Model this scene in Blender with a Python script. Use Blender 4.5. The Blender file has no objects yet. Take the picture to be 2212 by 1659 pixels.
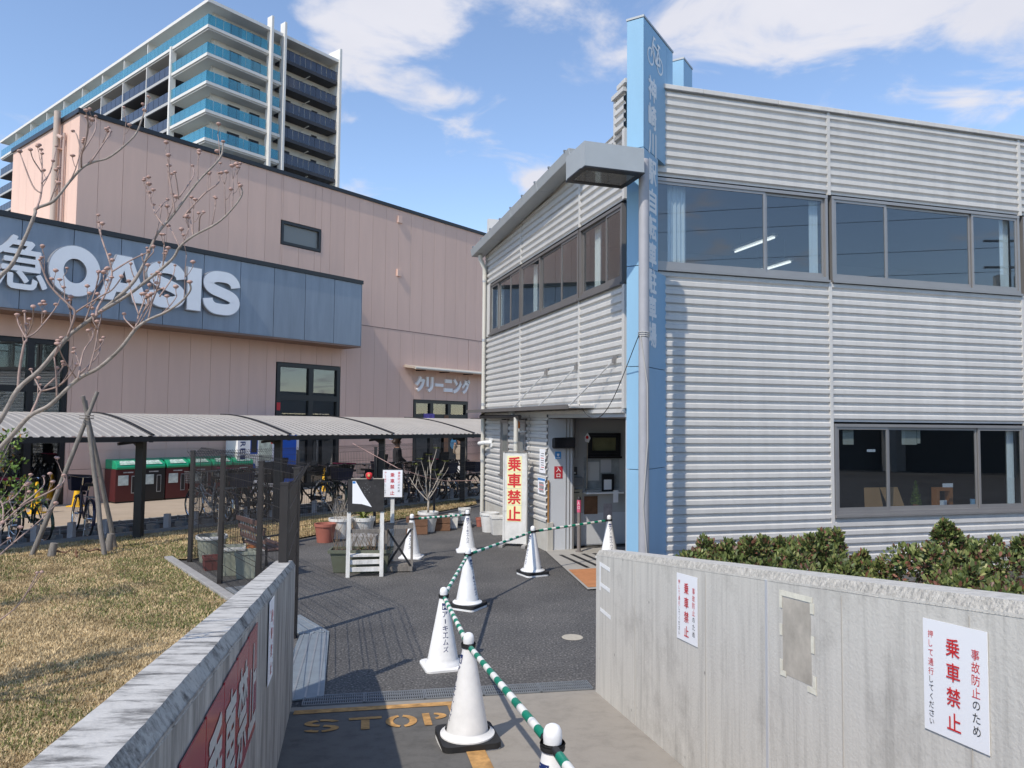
import bpy, bmesh, math, random
import numpy as np
from mathutils import Matrix, Vector
random.seed(7)
rng = np.random.default_rng(7)
SC = bpy.context.scene
COL = SC.collection
R = math.radians

# ---------------------------------------------------------------- camera
EYE = Vector((0, 0, 2.2))
FPX, PITCH, ROLL = 1630.0, math.atan(85 / 1630.0), R(.54)      # focal length in units of a 2212-wide frame
fw = Vector((0, math.cos(PITCH), math.sin(PITCH)))
r0, u0 = Vector((1, 0, 0)), Vector((0, -math.sin(PITCH), math.cos(PITCH)))
rt = r0 * math.cos(ROLL) + u0 * math.sin(ROLL)
up = u0 * math.cos(ROLL) - r0 * math.sin(ROLL)
cam = bpy.data.cameras.new('camera')
cam.sensor_width = 36.0
cam.lens = 36.0 * FPX / 2212.0
cam.clip_start, cam.clip_end = .05, 2000
camo = bpy.data.objects.new('camera', cam)
camo.matrix_world = Matrix(((rt.x, up.x, -fw.x, 0), (rt.y, up.y, -fw.y, 0), (rt.z, up.z, -fw.z, EYE.z), (0, 0, 0, 1)))
COL.objects.link(camo)
SC.camera = camo

# ---------------------------------------------------------------- sky, sun, exposure
SUN_AZ, SUN_EL = 212.5, 49.0            # compass-like: clockwise from +Y
sd = Vector((math.sin(R(SUN_AZ)) * math.cos(R(SUN_EL)), math.cos(R(SUN_AZ)) * math.cos(R(SUN_EL)), math.sin(R(SUN_EL))))
world = bpy.data.worlds.new('World')
SC.world = world
world.use_nodes = True
wn, wl = world.node_tree.nodes, world.node_tree.links
wn.clear()
def wnode(t, **k):
    n = wn.new(t)
    for a, b in k.items():
        if a in n.inputs: n.inputs[a].default_value = b
        else: setattr(n, a, b)
    return n
sky = wnode('ShaderNodeTexSky')
sky.sky_type = 'NISHITA'
sky.sun_disc = False
sky.sun_elevation, sky.sun_rotation = R(SUN_EL), R(SUN_AZ)
sky.altitude, sky.air_density, sky.dust_density, sky.ozone_density = 10, 1.0, .12, 3.0
tc = wnode('ShaderNodeTexCoord')
# clouds: a flat layer seen in perspective (direction divided by its height)
sep = wnode('ShaderNodeSeparateXYZ'); wl.new(tc.outputs['Generated'], sep.inputs[0])
mz = wnode('ShaderNodeMath', operation='MAXIMUM'); mz.inputs[1].default_value = .04; wl.new(sep.outputs['Z'], mz.inputs[0])
ad = wnode('ShaderNodeMath', operation='ADD'); ad.inputs[1].default_value = .12; wl.new(mz.outputs[0], ad.inputs[0])
dx = wnode('ShaderNodeMath', operation='DIVIDE'); wl.new(sep.outputs['X'], dx.inputs[0]); wl.new(ad.outputs[0], dx.inputs[1])
dy = wnode('ShaderNodeMath', operation='DIVIDE'); wl.new(sep.outputs['Y'], dy.inputs[0]); wl.new(ad.outputs[0], dy.inputs[1])
cmb = wnode('ShaderNodeCombineXYZ'); wl.new(dx.outputs[0], cmb.inputs['X']); wl.new(dy.outputs[0], cmb.inputs['Y'])
n1 = wnode('ShaderNodeTexNoise', Scale=3.6, Detail=10.0, Roughness=.56, Distortion=.5)
wl.new(cmb.outputs[0], n1.inputs['Vector'])
# cloud banks: (azimuth, elevation, size, weight) of the larger masses
def dirv(px, py):
    d = fw + rt * ((px - 1106) / FPX) - up * ((py - 829.5) / FPX)
    return d.normalized()
def wplane(px, py):
    d = dirv(px, py)
    return Vector((d.x / (max(d.z, .04) + .12), d.y / (max(d.z, .04) + .12), 0))
BANKS = [(700, 30, .16, .26), (880, -20, .30, .34), (1060, 30, .26, .28), (800, 110, .22, .30), (740, 160, .12, .20), (1190, 30, .20, .20), (1430, 40, .24, .26), (1600, 20, .30, .34), (1800, 0, .32, .36), (1950, 40, .26, .32), (2120, 90, .24, .30), (2190, 20, .2, .22), (2190, 240, .22, .36), (2080, 215, .14, .22),
         (760, 262, .11, .34), (900, 215, .16, .25), (1010, 210, .14, .22), (1160, 395, .16, .30), (1215, 385, .12, .22), (1500, 150, .16, .22), (1640, 150, .15, .20),
         (250, 150, .45, -.26), (1180, 250, .22, -.12), (950, 430, .40, -.12), (1820, 190, .16, -.12), (560, 350, .3, -.20), (40, 30, .4, -.2), (1330, 250, .2, -.12)]
nm = wnode('ShaderNodeMath', operation='MULTIPLY_ADD'); nm.inputs[1].default_value = 2.1; nm.inputs[2].default_value = -.58; wl.new(n1.outputs['Fac'], nm.inputs[0])
acc = nm.outputs[0]
for (px, py, sz, w) in BANKS:
    c0 = wplane(px, py)
    dv = wnode('ShaderNodeVectorMath', operation='DISTANCE'); dv.inputs[1].default_value = c0; wl.new(cmb.outputs[0], dv.inputs[0])
    mr = wnode('ShaderNodeMapRange', interpolation_type='SMOOTHSTEP'); mr.inputs['From Min'].default_value = 0; mr.inputs['From Max'].default_value = sz
    mr.inputs['To Min'].default_value = w; mr.inputs['To Max'].default_value = 0; wl.new(dv.outputs['Value'], mr.inputs['Value'])
    a2 = wnode('ShaderNodeMath', operation='ADD'); wl.new(acc, a2.inputs[0]); wl.new(mr.outputs[0], a2.inputs[1]); acc = a2.outputs[0]
cr = wnode('ShaderNodeMapRange', interpolation_type='SMOOTHSTEP'); cr.inputs['From Min'].default_value = .56; cr.inputs['From Max'].default_value = 1.02
wl.new(acc, cr.inputs['Value'])
n2 = wnode('ShaderNodeTexNoise', Scale=2.6, Detail=6.0, Roughness=.55); wl.new(cmb.outputs[0], n2.inputs['Vector'])
cc = wnode('ShaderNodeMixRGB'); cc.inputs['Color1'].default_value = (3.3, 3.4, 3.9, 1); cc.inputs['Color2'].default_value = (4.1, 4.1, 4.4, 1)
wl.new(n2.outputs['Fac'], cc.inputs['Fac'])
tint = wnode('ShaderNodeMixRGB', blend_type='MULTIPLY'); tint.inputs['Fac'].default_value = 1; tint.inputs['Color2'].default_value = (1.15, 1.08, 1.05, 1)
wl.new(sky.outputs['Color'], tint.inputs['Color1'])
mx = wnode('ShaderNodeMixRGB'); wl.new(cr.outputs[0], mx.inputs['Fac']); wl.new(tint.outputs['Color'], mx.inputs['Color1']); wl.new(cc.outputs['Color'], mx.inputs['Color2'])
bg = wnode('ShaderNodeBackground'); bg.inputs['Strength'].default_value = .15
wl.new(mx.outputs['Color'], bg.inputs['Color'])
wo = wnode('ShaderNodeOutputWorld'); wl.new(bg.outputs[0], wo.inputs['Surface'])
sun = bpy.data.lights.new('sun', 'SUN')
sun.energy, sun.angle, sun.color = 2.9, R(.6), (1, .92, .80)
suno = bpy.data.objects.new('sun', sun)
suno.rotation_euler = sd.to_track_quat('Z', 'Y').to_euler()
suno.location = (-20, -20, 40)
COL.objects.link(suno)
vs = SC.view_settings
SC.display_settings.display_device = 'sRGB'
vs.view_transform, vs.look, vs.exposure, vs.gamma, vs.use_curve_mapping = 'Standard', 'None', 0.50, 1.0, False
SC.cycles.max_bounces, SC.cycles.transparent_max_bounces = 6, 24
SC.cycles.use_denoising = True

# ---------------------------------------------------------------- helpers
def at(px, py, Y):
    """world point on the sight line of a 2212-wide frame position, at forward distance Y"""
    d = fw + rt * ((px - 1106) / FPX) - up * ((py - 829.5) / FPX)
    return EYE + d * (Y / d.y)
def adir(a): return Vector((math.sin(R(a)), math.cos(R(a)), 0))

class MB:
    def __init__(s): s.v, s.f = [], []
    def add(s, vs, fs):
        n = len(s.v); s.v += [tuple(v) for v in vs]; s.f += [tuple(i + n for i in f) for f in fs]; return s
    def hexa(s, p):      # 8 points: bottom 4, top 4
        return s.add(p, [(3, 2, 1, 0), (4, 5, 6, 7), (0, 1, 5, 4), (1, 2, 6, 5), (2, 3, 7, 6), (3, 0, 4, 7)])
    def box(s, c, d, M=None):
        x, y, z = c; a, b, e = d[0] / 2, d[1] / 2, d[2] / 2
        p = [Vector((x + i * a, y + j * b, z + k * e)) for k in (-1, 1) for i, j in ((-1, -1), (1, -1), (1, 1), (-1, 1))]
        if M: p = [M @ q for q in p]
        return s.hexa(p)
    def bar(s, p, q, w, h, upv=(0, 0, 1)):
        p, q = Vector(p), Vector(q); t = (q - p).normalized(); u = Vector(upv)
        if abs(t.dot(u)) > .98: u = Vector((1, 0, 0))
        n = t.cross(u).normalized(); b = n.cross(t).normalized()
        P = [a + n * i * w / 2 + b * j * h / 2 for a in (p, q) for i, j in ((-1, -1), (1, -1), (1, 1), (-1, 1))]
        return s.hexa(P)
    def tube(s, pts, rad, n=8, cap=True):
        pts = [Vector(p) for p in pts]
        if not hasattr(rad, '__len__'): rad = [rad] * len(pts)
        prev = None; rings = []; base = len(s.v)
        for i, p in enumerate(pts):
            t = (pts[min(i + 1, len(pts) - 1)] - pts[max(i - 1, 0)]).normalized()
            if prev is None:
                a = Vector((0, 0, 1)) if abs(t.z) < .9 else Vector((1, 0, 0)); nn = t.cross(a).normalized()
            else:
                nn = (prev - t * prev.dot(t)); nn = nn.normalized() if nn.length > 1e-6 else t.orthogonal().normalized()
            prev = nn; b = t.cross(nn)
            for k in range(n):
                a = 2 * math.pi * k / n
                s.v.append(tuple(p + (nn * math.cos(a) + b * math.sin(a)) * rad[i]))
        for i in range(len(pts) - 1):
            for k in range(n):
                k2 = (k + 1) % n; o = base + i * n
                s.f.append((o + k, o + k2, o + n + k2, o + n + k))
        if cap:
            s.f.append(tuple(base + k for k in range(n))[::-1])
            s.f.append(tuple(base + (len(pts) - 1) * n + k for k in range(n)))
        return s
    def lathe(s, prof, n=20, c=(0, 0, 0), close=False):
        base = len(s.v)
        for r, z in prof:
            for k in range(n):
                a = 2 * math.pi * k / n
                s.v.append((c[0] + r * math.cos(a), c[1] + r * math.sin(a), c[2] + z))
        for i in range(len(prof) - 1):
            for k in range(n):
                k2 = (k + 1) % n; o = base + i * n
                s.f.append((o + k, o + k2, o + n + k2, o + n + k))
        if close:
            s.f.append(tuple(base + k for k in range(n))[::-1]); s.f.append(tuple(base + (len(prof) - 1) * n + k for k in range(n)))
        return s
    def quad(s, *p): return s.add(p, [tuple(range(len(p)))])
    def prism(s, poly, f0, f1):   # poly of 2D points, f0/f1 map (a,b) -> 3D at both ends
        n = len(poly); v = [f0(*q) for q in poly] + [f1(*q) for q in poly]
        return s.add(v, [tuple(range(n))[::-1], tuple(range(n, 2 * n))] + [(i, (i + 1) % n, n + (i + 1) % n, n + i) for i in range(n)])
    def mesh(s, name, off=None):
        v = s.v
        if off is not None: v = [(a - off[0], b - off[1], c - off[2]) for a, b, c in v]
        me = bpy.data.meshes.new(name); me.from_pydata(v, [], s.f)
        bm = bmesh.new(); bm.from_mesh(me); bmesh.ops.recalc_face_normals(bm, faces=bm.faces); bm.to_mesh(me); bm.free()
        return me

def tag(o, label=None, cat=None, group=None, kind=None):
    for k, v in (('label', label), ('category', cat), ('group', group), ('kind', kind)):
        if v: o[k] = v
    return o
def thing(name, label, cat, loc=(0, 0, 0), rz=0.0, group=None):
    o = bpy.data.objects.new(name, None); COL.objects.link(o)
    o.empty_display_size = .2
    o.location = loc; o.rotation_euler = (0, 0, rz)
    return tag(o, label, cat, group)
def rootloc(o):
    while o.parent: o = o.parent
    return o.location
def obj(name, mb, m, parent=None, smooth=False, world=True, bevel=0, label=None, kind=None, M=None):
    """one mesh object; with world=True the vertices are world coordinates"""
    if isinstance(mb, MB): me = mb.mesh(name, rootloc(parent) if (parent and world) else None)
    else: me = mb
    if m is not None and not me.materials: me.materials.append(m)
    o = bpy.data.objects.new(name, me); COL.objects.link(o); o.parent = parent
    if M is not None: o.matrix_local = M
    if smooth:
        me.shade_smooth()
        if smooth == 'auto':
            md = o.modifiers.new('edge', 'EDGE_SPLIT'); md.split_angle = R(40)
    if bevel:
        b = o.modifiers.new('bevel', 'BEVEL'); b.width = bevel; b.segments = 2; b.limit_method = 'ANGLE'
    if label: o['label'] = label
    if kind: o['kind'] = kind
    return o
def copy_tree(o, parent=None, swap=None):
    c = o.copy(); COL.objects.link(c); c.parent = parent
    if swap and o.type == 'MESH' and o.data.materials and o.data.materials[0].name in swap:
        c.material_slots[0].link = 'OBJECT'; c.material_slots[0].material = swap[o.data.materials[0].name]
    for ch in o.children: copy_tree(ch, c, swap)
    return c

class Frame:            # a vertical wall plane: u along it, v out of it, z up
    def __init__(s, P, d, flip=1):
        s.P = Vector((P[0], P[1], 0)); s.d = Vector(d).normalized(); s.n = Vector((s.d.y, -s.d.x, 0)) * flip
    def __call__(s, u, v, z): return s.P + s.d * u + s.n * v + Vector((0, 0, z))
    def box(s, mb, u0, u1, v0, v1, z0, z1):
        return mb.hexa([s(a, b, z) for z in (z0, z1) for a, b in ((u0, v0), (u1, v0), (u1, v1), (u0, v1))])
    def mat(s, u, v, z):   # local x along wall (so that text reads), local y up, local z out
        x = s.d if s.n.cross(s.d).z < 0 else s.d
        o = s(u, v, z); n = s.n; y = Vector((0, 0, 1)); x = y.cross(n)
        return Matrix(((x.x, y.x, n.x, o.x), (x.y, y.y, n.y, o.y), (x.z, y.z, n.z, o.z), (0, 0, 0, 1)))

# ---- lettering: characters turned into meshes with the built-in font
_ch = {}
def glyph(ch, off=0.0, depth=0.0):
    k = (ch, off, depth)
    if k in _ch: return _ch[k]
    c = bpy.data.curves.new('glyph', 'FONT'); c.body = ch; c.size = 1.0; c.offset = off; c.extrude = depth; c.resolution_u = 3
    o = bpy.data.objects.new('glyph', c); COL.objects.link(o)
    bpy.context.view_layer.update()
    me = bpy.data.meshes.new_from_object(o.evaluated_get(bpy.context.evaluated_depsgraph_get()))
    v = [tuple(x.co) for x in me.vertices]; f = [tuple(p.vertices) for p in me.polygons]
    bpy.data.objects.remove(o); bpy.data.curves.remove(c); bpy.data.meshes.remove(me)
    if v:
        xs = [a[0] for a in v]; ys = [a[1] for a in v]; bb = (min(xs), max(xs), min(ys), max(ys))
    else: bb = (0, .3, 0, .7)
    _ch[k] = (v, f, bb); return _ch[k]
def text_mb(M, spec, off=.0, depth=.0):
    """spec: list of (char, x, y, w, h): each character is fitted into that cell (centre x,y; size w,h)"""
    mb = MB()
    for ch, x, y, w, h in spec:
        v, f, bb = glyph(ch, 0.0, depth)
        sx = w / max(bb[1] - bb[0], 1e-3); sy = h / max(bb[3] - bb[2], 1e-3)
        cx, cy = (bb[0] + bb[1]) / 2, (bb[2] + bb[3]) / 2
        # heavier strokes: copies shifted by a hair, each slightly proud of the last
        for i, (p, q) in enumerate(((0, 0), (1, 0), (-1, 0), (0, 1), (0, -1)) if off > .008 else ((0, 0),)):
            mb.add([M @ Vector(((a - cx) * sx + x + p * off * w * .8, (b - cy) * sy + y + q * off * h * .8, c + i * .0003)) for a, b, c in v], f)
    return mb
SMALL = {'ー': (.16, .85), 'し': (.7, .95), 'て': (.9, .85), 'く': (.55, .95), 'い': (.9, .75), 'り': (.6, 1), 'こ': (.9, .8), '止': (1, .95), 'の': (.95, .85)}
def vcol(s, x, ytop, size, pitch, wide=1.0):
    out = []
    for i, ch in enumerate(s):
        kw, kh = SMALL.get(ch, (1, 1))
        out.append((ch, x, ytop - pitch * (i + .5), size * kw * wide, size * kh))
    return out

# ---------------------------------------------------------------- materials
def mat(name, col, rough=.6, metal=0.0, var=0.0, vscale=3.0, bump=0.0, bscale=40.0, spec=.5, col2=None, stretch=None, coat=0, rnd=0):
    m = bpy.data.materials.new(name); m.use_nodes = True
    nt = m.node_tree; N, L = nt.nodes, nt.links
    b = N['Principled BSDF']
    b.inputs['Roughness'].default_value = rough; b.inputs['Metallic'].default_value = metal
    b.inputs['Specular IOR Level'].default_value = spec
    if coat: b.inputs['Coat Weight'].default_value = coat; b.inputs['Coat Roughness'].default_value = .1
    b.inputs['Base Color'].default_value = (*col, 1)
    vec = None
    if var or bump:
        t = N.new('ShaderNodeTexCoord'); vec = t.outputs['Object']
        if stretch:
            mp = N.new('ShaderNodeMapping'); mp.inputs['Scale'].default_value = stretch; L.new(vec, mp.inputs['Vector']); vec = mp.outputs['Vector']
    if var:
        n = N.new('ShaderNodeTexNoise'); n.inputs['Scale'].default_value = vscale; n.inputs['Detail'].default_value = 6; n.inputs['Roughness'].default_value = .65
        L.new(vec, n.inputs['Vector'])
        mr = N.new('ShaderNodeMapRange'); mr.inputs['From Min'].default_value = .3; mr.inputs['From Max'].default_value = .7; L.new(n.outputs['Fac'], mr.inputs['Value'])
        mixn = N.new('ShaderNodeMixRGB'); L.new(mr.outputs[0], mixn.inputs['Fac'])
        c2 = col2 if col2 else tuple(min(1, c * (1 + var)) for c in col)
        mixn.inputs['Color1'].default_value = (*(col if col2 else tuple(c * (1 - var) for c in col)), 1); mixn.inputs['Color2'].default_value = (*c2, 1)
        out = mixn.outputs[0]
        if rnd:      # every piece a slightly different shade
            oi = N.new('ShaderNodeObjectInfo'); rr = N.new('ShaderNodeMapRange'); rr.inputs['To Min'].default_value = 1 - rnd; rr.inputs['To Max'].default_value = 1 + rnd; L.new(oi.outputs['Random'], rr.inputs['Value'])
            hs = N.new('ShaderNodeHueSaturation'); L.new(rr.outputs[0], hs.inputs['Value']); L.new(out, hs.inputs['Color']); out = hs.outputs[0]
        L.new(out, b.inputs['Base Color'])
    if bump:
        n = N.new('ShaderNodeTexNoise'); n.inputs['Scale'].default_value = bscale; n.inputs['Detail'].default_value = 5; L.new(vec, n.inputs['Vector'])
        bp = N.new('ShaderNodeBump'); bp.inputs['Strength'].default_value = bump; bp.inputs['Distance'].default_value = .02
        L.new(n.outputs['Fac'], bp.inputs['Height']); L.new(bp.outputs[0], b.inputs['Normal'])
    return m
def glass(name, tint, refl=1.0, rough=.0, ior=1.5, mixt=.0, milky=None):
    """window glass: fresnel mirror over a tinted clear sheet (optionally part diffuse: frosted film)"""
    m = bpy.data.materials.new(name); m.use_nodes = True
    nt = m.node_tree; N, L = nt.nodes, nt.links; N.clear()
    o = N.new('ShaderNodeOutputMaterial'); tr = N.new('ShaderNodeBsdfTransparent'); tr.inputs['Color'].default_value = (*tint, 1)
    gl = N.new('ShaderNodeBsdfGlossy'); gl.inputs['Roughness'].default_value = rough
    lw = N.new('ShaderNodeLayerWeight'); pw = N.new('ShaderNodeMath'); pw.operation = 'POWER'; pw.inputs[1].default_value = 5; L.new(lw.outputs['Facing'], pw.inputs[0])
    fr = N.new('ShaderNodeMath'); fr.operation = 'MULTIPLY_ADD'; fr.inputs[1].default_value = .96; fr.inputs[2].default_value = .042; fr.use_clamp = True; L.new(pw.outputs[0], fr.inputs[0])   # same from both sides of the sheet
    mu = N.new('ShaderNodeMath'); mu.operation = 'MULTIPLY'; mu.inputs[1].default_value = refl; mu.use_clamp = True; L.new(fr.outputs[0], mu.inputs[0])
    base = tr.outputs[0]
    if milky:
        df = N.new('ShaderNodeBsdfDiffuse'); df.inputs['Color'].default_value = (*milky, 1); ms = N.new('ShaderNodeMixShader'); ms.inputs['Fac'].default_value = mixt
        L.new(tr.outputs[0], ms.inputs[1]); L.new(df.outputs[0], ms.inputs[2]); base = ms.outputs[0]
    mx = N.new('ShaderNodeMixShader'); L.new(mu.outputs[0], mx.inputs['Fac']); L.new(base, mx.inputs[1]); L.new(gl.outputs[0], mx.inputs[2]); L.new(mx.outputs[0], o.inputs['Surface'])
    return m
def emis(name, col, s):
    m = bpy.data.materials.new(name); m.use_nodes = True
    b = m.node_tree.nodes['Principled BSDF']; b.inputs['Emission Color'].default_value = (*col, 1); b.inputs['Emission Strength'].default_value = s; b.inputs['Base Color'].default_value = (*col, 1)
    return m
def N_(m): return m.node_tree.nodes, m.node_tree.links, m.node_tree.nodes['Principled BSDF']
def ramp_node(N, stops):
    r = N.new('ShaderNodeValToRGB'); e = r.color_ramp.elements
    while len(e) < len(stops): e.new(.5)
    for el, (p, c) in zip(e, stops): el.position = p; el.color = (*c, 1)
    return r

def asphalt_mat():
    m = mat('asphalt', (.055, .055, .057), .85); N, L, b = N_(m)
    t = N.new('ShaderNodeTexCoord')
    a = N.new('ShaderNodeTexNoise'); a.inputs['Scale'].default_value = 48; a.inputs['Detail'].default_value = 4; L.new(t.outputs['Object'], a.inputs['Vector'])
    r1 = ramp_node(N, [(.30, (.035, .034, .035)), (.48, (.078, .075, .074)), (.58, (.11, .106, .103)), (.68, (.22, .21, .20))]); L.new(a.outputs['Fac'], r1.inputs[0])
    c = N.new('ShaderNodeTexNoise'); c.inputs['Scale'].default_value = .9; c.inputs['Detail'].default_value = 7; c.inputs['Roughness'].default_value = .7; L.new(t.outputs['Object'], c.inputs['Vector'])
    r2 = ramp_node(N, [(.28, (.66, .66, .67)), (.5, (1, 1, .99)), (.72, (1.38, 1.35, 1.3))]); L.new(c.outputs['Fac'], r2.inputs[0])
    mx = N.new('ShaderNodeMixRGB'); mx.blend_type = 'MULTIPLY'; mx.inputs['Fac'].default_value = 1; L.new(r1.outputs[0], mx.inputs['Color1']); L.new(r2.outputs[0], mx.inputs['Color2']); L.new(mx.outputs[0], b.inputs['Base Color'])
    bp = N.new('ShaderNodeBump'); bp.inputs['Strength'].default_value = .6; bp.inputs['Distance'].default_value = .01; L.new(a.outputs['Fac'], bp.inputs['Height']); L.new(bp.outputs[0], b.inputs['Normal'])
    return m
def concrete_mat(name, col, streak=.35, dirt=.5, dark=(.10, .09, .08), holes=True, vscale=(6, 6, .35), dirtscale=2.0, dthr=(.52, .8), dstretch=(1, 1, 1)):
    m = mat(name, col, .85); N, L, b = N_(m)
    t = N.new('ShaderNodeTexCoord'); mp = N.new('ShaderNodeMapping'); mp.inputs['Scale'].default_value = vscale; L.new(t.outputs['Object'], mp.inputs['Vector'])
    s1 = N.new('ShaderNodeTexNoise'); s1.inputs['Scale'].default_value = 3; s1.inputs['Detail'].default_value = 6; s1.inputs['Roughness'].default_value = .7; L.new(mp.outputs[0], s1.inputs['Vector'])
    r1 = ramp_node(N, [(.28, tuple(c * (1 - streak) for c in col)), (.5, col), (.72, tuple(min(1, c * (1 + streak * .35)) for c in col))]); L.new(s1.outputs['Fac'], r1.inputs[0])
    s2 = N.new('ShaderNodeTexNoise'); s2.inputs['Scale'].default_value = dirtscale; s2.inputs['Detail'].default_value = 9; s2.inputs['Roughness'].default_value = .72; mp2 = N.new('ShaderNodeMapping'); mp2.inputs['Scale'].default_value = dstretch; L.new(t.outputs['Object'], mp2.inputs['Vector']); L.new(mp2.outputs[0], s2.inputs['Vector'])
    mr = N.new('ShaderNodeMapRange'); mr.inputs['From Min'].default_value = dthr[0]; mr.inputs['From Max'].default_value = dthr[1]; mr.inputs['To Max'].default_value = dirt; L.new(s2.outputs['Fac'], mr.inputs['Value'])
    mx = N.new('ShaderNodeMixRGB'); L.new(mr.outputs[0], mx.inputs['Fac']); L.new(r1.outputs[0], mx.inputs['Color1']); mx.inputs['Color2'].default_value = (*dark, 1)
    last = mx.outputs[0]
    if holes:
        vo = N.new('ShaderNodeTexVoronoi'); vo.inputs['Scale'].default_value = 5; L.new(t.outputs['Object'], vo.inputs['Vector'])
        hr = N.new('ShaderNodeMapRange'); hr.inputs['From Min'].default_value = .03; hr.inputs['From Max'].default_value = .075; hr.inputs['To Min'].default_value = .75; hr.inputs['To Max'].default_value = 0; L.new(vo.outputs['Distance'], hr.inputs['Value'])
        m2 = N.new('ShaderNodeMixRGB'); L.new(hr.outputs[0], m2.inputs['Fac']); L.new(last, m2.inputs['Color1']); m2.inputs['Color2'].default_value = (*tuple(c * .35 for c in col), 1); last = m2.outputs[0]
    L.new(last, b.inputs['Base Color'])
    f = N.new('ShaderNodeTexNoise'); f.inputs['Scale'].default_value = 70; f.inputs['Detail'].default_value = 4; L.new(t.outputs['Object'], f.inputs['Vector'])
    bp = N.new('ShaderNodeBump'); bp.inputs['Strength'].default_value = .35; bp.inputs['Distance'].default_value = .006; L.new(f.outputs['Fac'], bp.inputs['Height']); L.new(bp.outputs[0], b.inputs['Normal'])
    return m

MT = {}
MT['asphalt'] = asphalt_mat()
MT['ramp'] = concrete_mat('ramp_concrete', (.30, .272, .235), .18, .5, (.15, .135, .115), False, (2, 2, 2), 1.4)
MT['ramp_dark'] = concrete_mat('ramp_dark', (.125, .12, .112), .3, .5, (.05, .048, .045), False, (3, 3, 3), 2.5)
MT['wallc'] = concrete_mat('wall_concrete', (.57, .545, .495), .26, .6, (.19, .175, .155), True)
MT['wallc_old'] = concrete_mat('old_wall_concrete', (.43, .41, .38), .55, .75, (.10, .095, .09), True, (4, 4, .25), 2.4, (.44, .66), (3, 3, .6))
MT['coping'] = concrete_mat('coping_concrete', (.52, .50, .465), .25, .9, (.085, .08, .075), False, (5, 5, 5), 4.5, (.48, .62), (1.3, 4.5, 3))
MT['chip'] = concrete_mat('chipped_concrete', (.40, .385, .35), .4, .9, (.06, .055, .05), False, (14, 14, 14), 12, (.48, .62))
MT['plinth'] = concrete_mat('plinth_concrete', (.50, .48, .43), .2, .4, (.25, .2, .14), False)
MT['tan'] = mat('tan_paving', (.40, .325, .25), .85, var=.10, vscale=1.5, bump=.2, bscale=60)
MT['white_metal'] = mat('white_metal', (.565, .55, .525), .45, 0, var=.075, vscale=2.2, spec=.4, stretch=(2.5, 2.5, .22), rnd=.04)
MT['alu'] = mat('grey_aluminium', (.33, .315, .305), .4, .55, var=.05)
MT['bronze'] = mat('bronze_frame', (.20, .185, .175), .4, .4, var=.05)
MT['darkframe'] = mat('black_frame', (.013, .014, .017), .35)
MT['black'] = mat('black_paint', (.012, .012, .014), .5, var=.2)
MT['brownsteel'] = mat('dark_brown_steel', (.021, .018, .018), .5, var=.15, vscale=8)
MT['pink'] = mat('pink_siding', (.69, .475, .385), .7, var=.04, vscale=1.4, bump=.08, bscale=120, stretch=(2, 2, .25), rnd=.025)
MT['pinkdark'] = mat('pink_joint', (.22, .15, .13), .8)
MT['bluegrey'] = mat('blue_grey_panel', (.225, .262, .315), .36, .2, var=.13, vscale=1.6, stretch=(2, 2, .25), rnd=.06)
MT['letter'] = mat('sign_letter', (.86, .86, .87), .4, var=.03)
MT['letter_rim'] = mat('sign_letter_rim', (.40, .40, .42), .35, .4)
MT['blue'] = mat('pillar_blue', (.24, .43, .60), .4, var=.07, vscale=1.4, stretch=(1, 1, .3))
MT['bluejoint'] = mat('pillar_joint', (.06, .12, .2), .6)
MT['white'] = mat('white_paint', (.84, .84, .83), .5, var=.03)
MT['oldwhite'] = mat('weathered_white', (.62, .61, .58), .7, var=.25, vscale=14, bump=.3, bscale=60, stretch=(1, 1, .2))
MT['cone'] = mat('cone_white', (.79, .79, .785), .48, var=.09, vscale=7, bump=.06, bscale=40, rnd=.05)
MT['navy'] = mat('navy_print', (.012, .028, .13), .5)
MT['green'] = mat('bar_green', (.0, .22, .135), .4)
MT['barwhite'] = mat('bar_white', (.80, .79, .74), .45, var=.05)
MT['rubber'] = mat('black_rubber', (.016, .016, .017), .7, var=.3, vscale=20)
MT['red'] = mat('red_print', (.60, .025, .03), .5)
MT['redsign'] = mat('red_sign', (.46, .04, .055), .22, var=.1, vscale=3, coat=.4)
MT['greytext'] = mat('grey_sign_text', (.52, .54, .53), .3)
MT['ink'] = mat('black_ink', (.02, .02, .022), .6)
MT['paper'] = mat('paper', (.82, .82, .84), .7)
MT['yellowpaper'] = mat('yellow_paper', (.82, .77, .42), .7)
MT['tape'] = mat('tape_residue', (.70, .67, .56), .7, var=.15, vscale=20)
MT['patch'] = mat('bare_patch', (.44, .40, .34), .85, var=.25, vscale=7)
MT['wood'] = mat('grey_wood', (.20, .18, .16), .85, var=.35, vscale=5, bump=.4, bscale=25, stretch=(6, 6, .6))
MT['brownwood'] = mat('brown_wood', (.17, .085, .045), .7, var=.3, vscale=5, bump=.2)
MT['plank'] = mat('red_brown_plank', (.12, .065, .055), .7, var=.3, vscale=7)
MT['steel'] = mat('galvanised_steel', (.43, .445, .455), .45, .6, var=.14, vscale=6)
MT['darksteel'] = mat('grate_steel', (.27, .29, .31), .5, .5, var=.12, vscale=9)
MT['pit_shade'] = mat('drain_pit_shade', (.01, .01, .01), .9)
MT['platesteel'] = mat('cover_plate_steel', (.26, .30, .33), .5, .3, var=.15, vscale=6)
MT['rod'] = mat('rod_steel', (.62, .62, .61), .35, .2)
MT['chrome'] = mat('chrome', (.75, .76, .78), .15, 1.0)
MT['lampgrey'] = mat('lamp_grey', (.40, .42, .425), .45, .2, var=.05)
MT['polegrey'] = mat('pole_grey', (.37, .365, .385), .5, .1, var=.06, vscale=6)
MT['pvc'] = mat('pvc_pipe', (.58, .56, .50), .5, var=.06)
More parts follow.
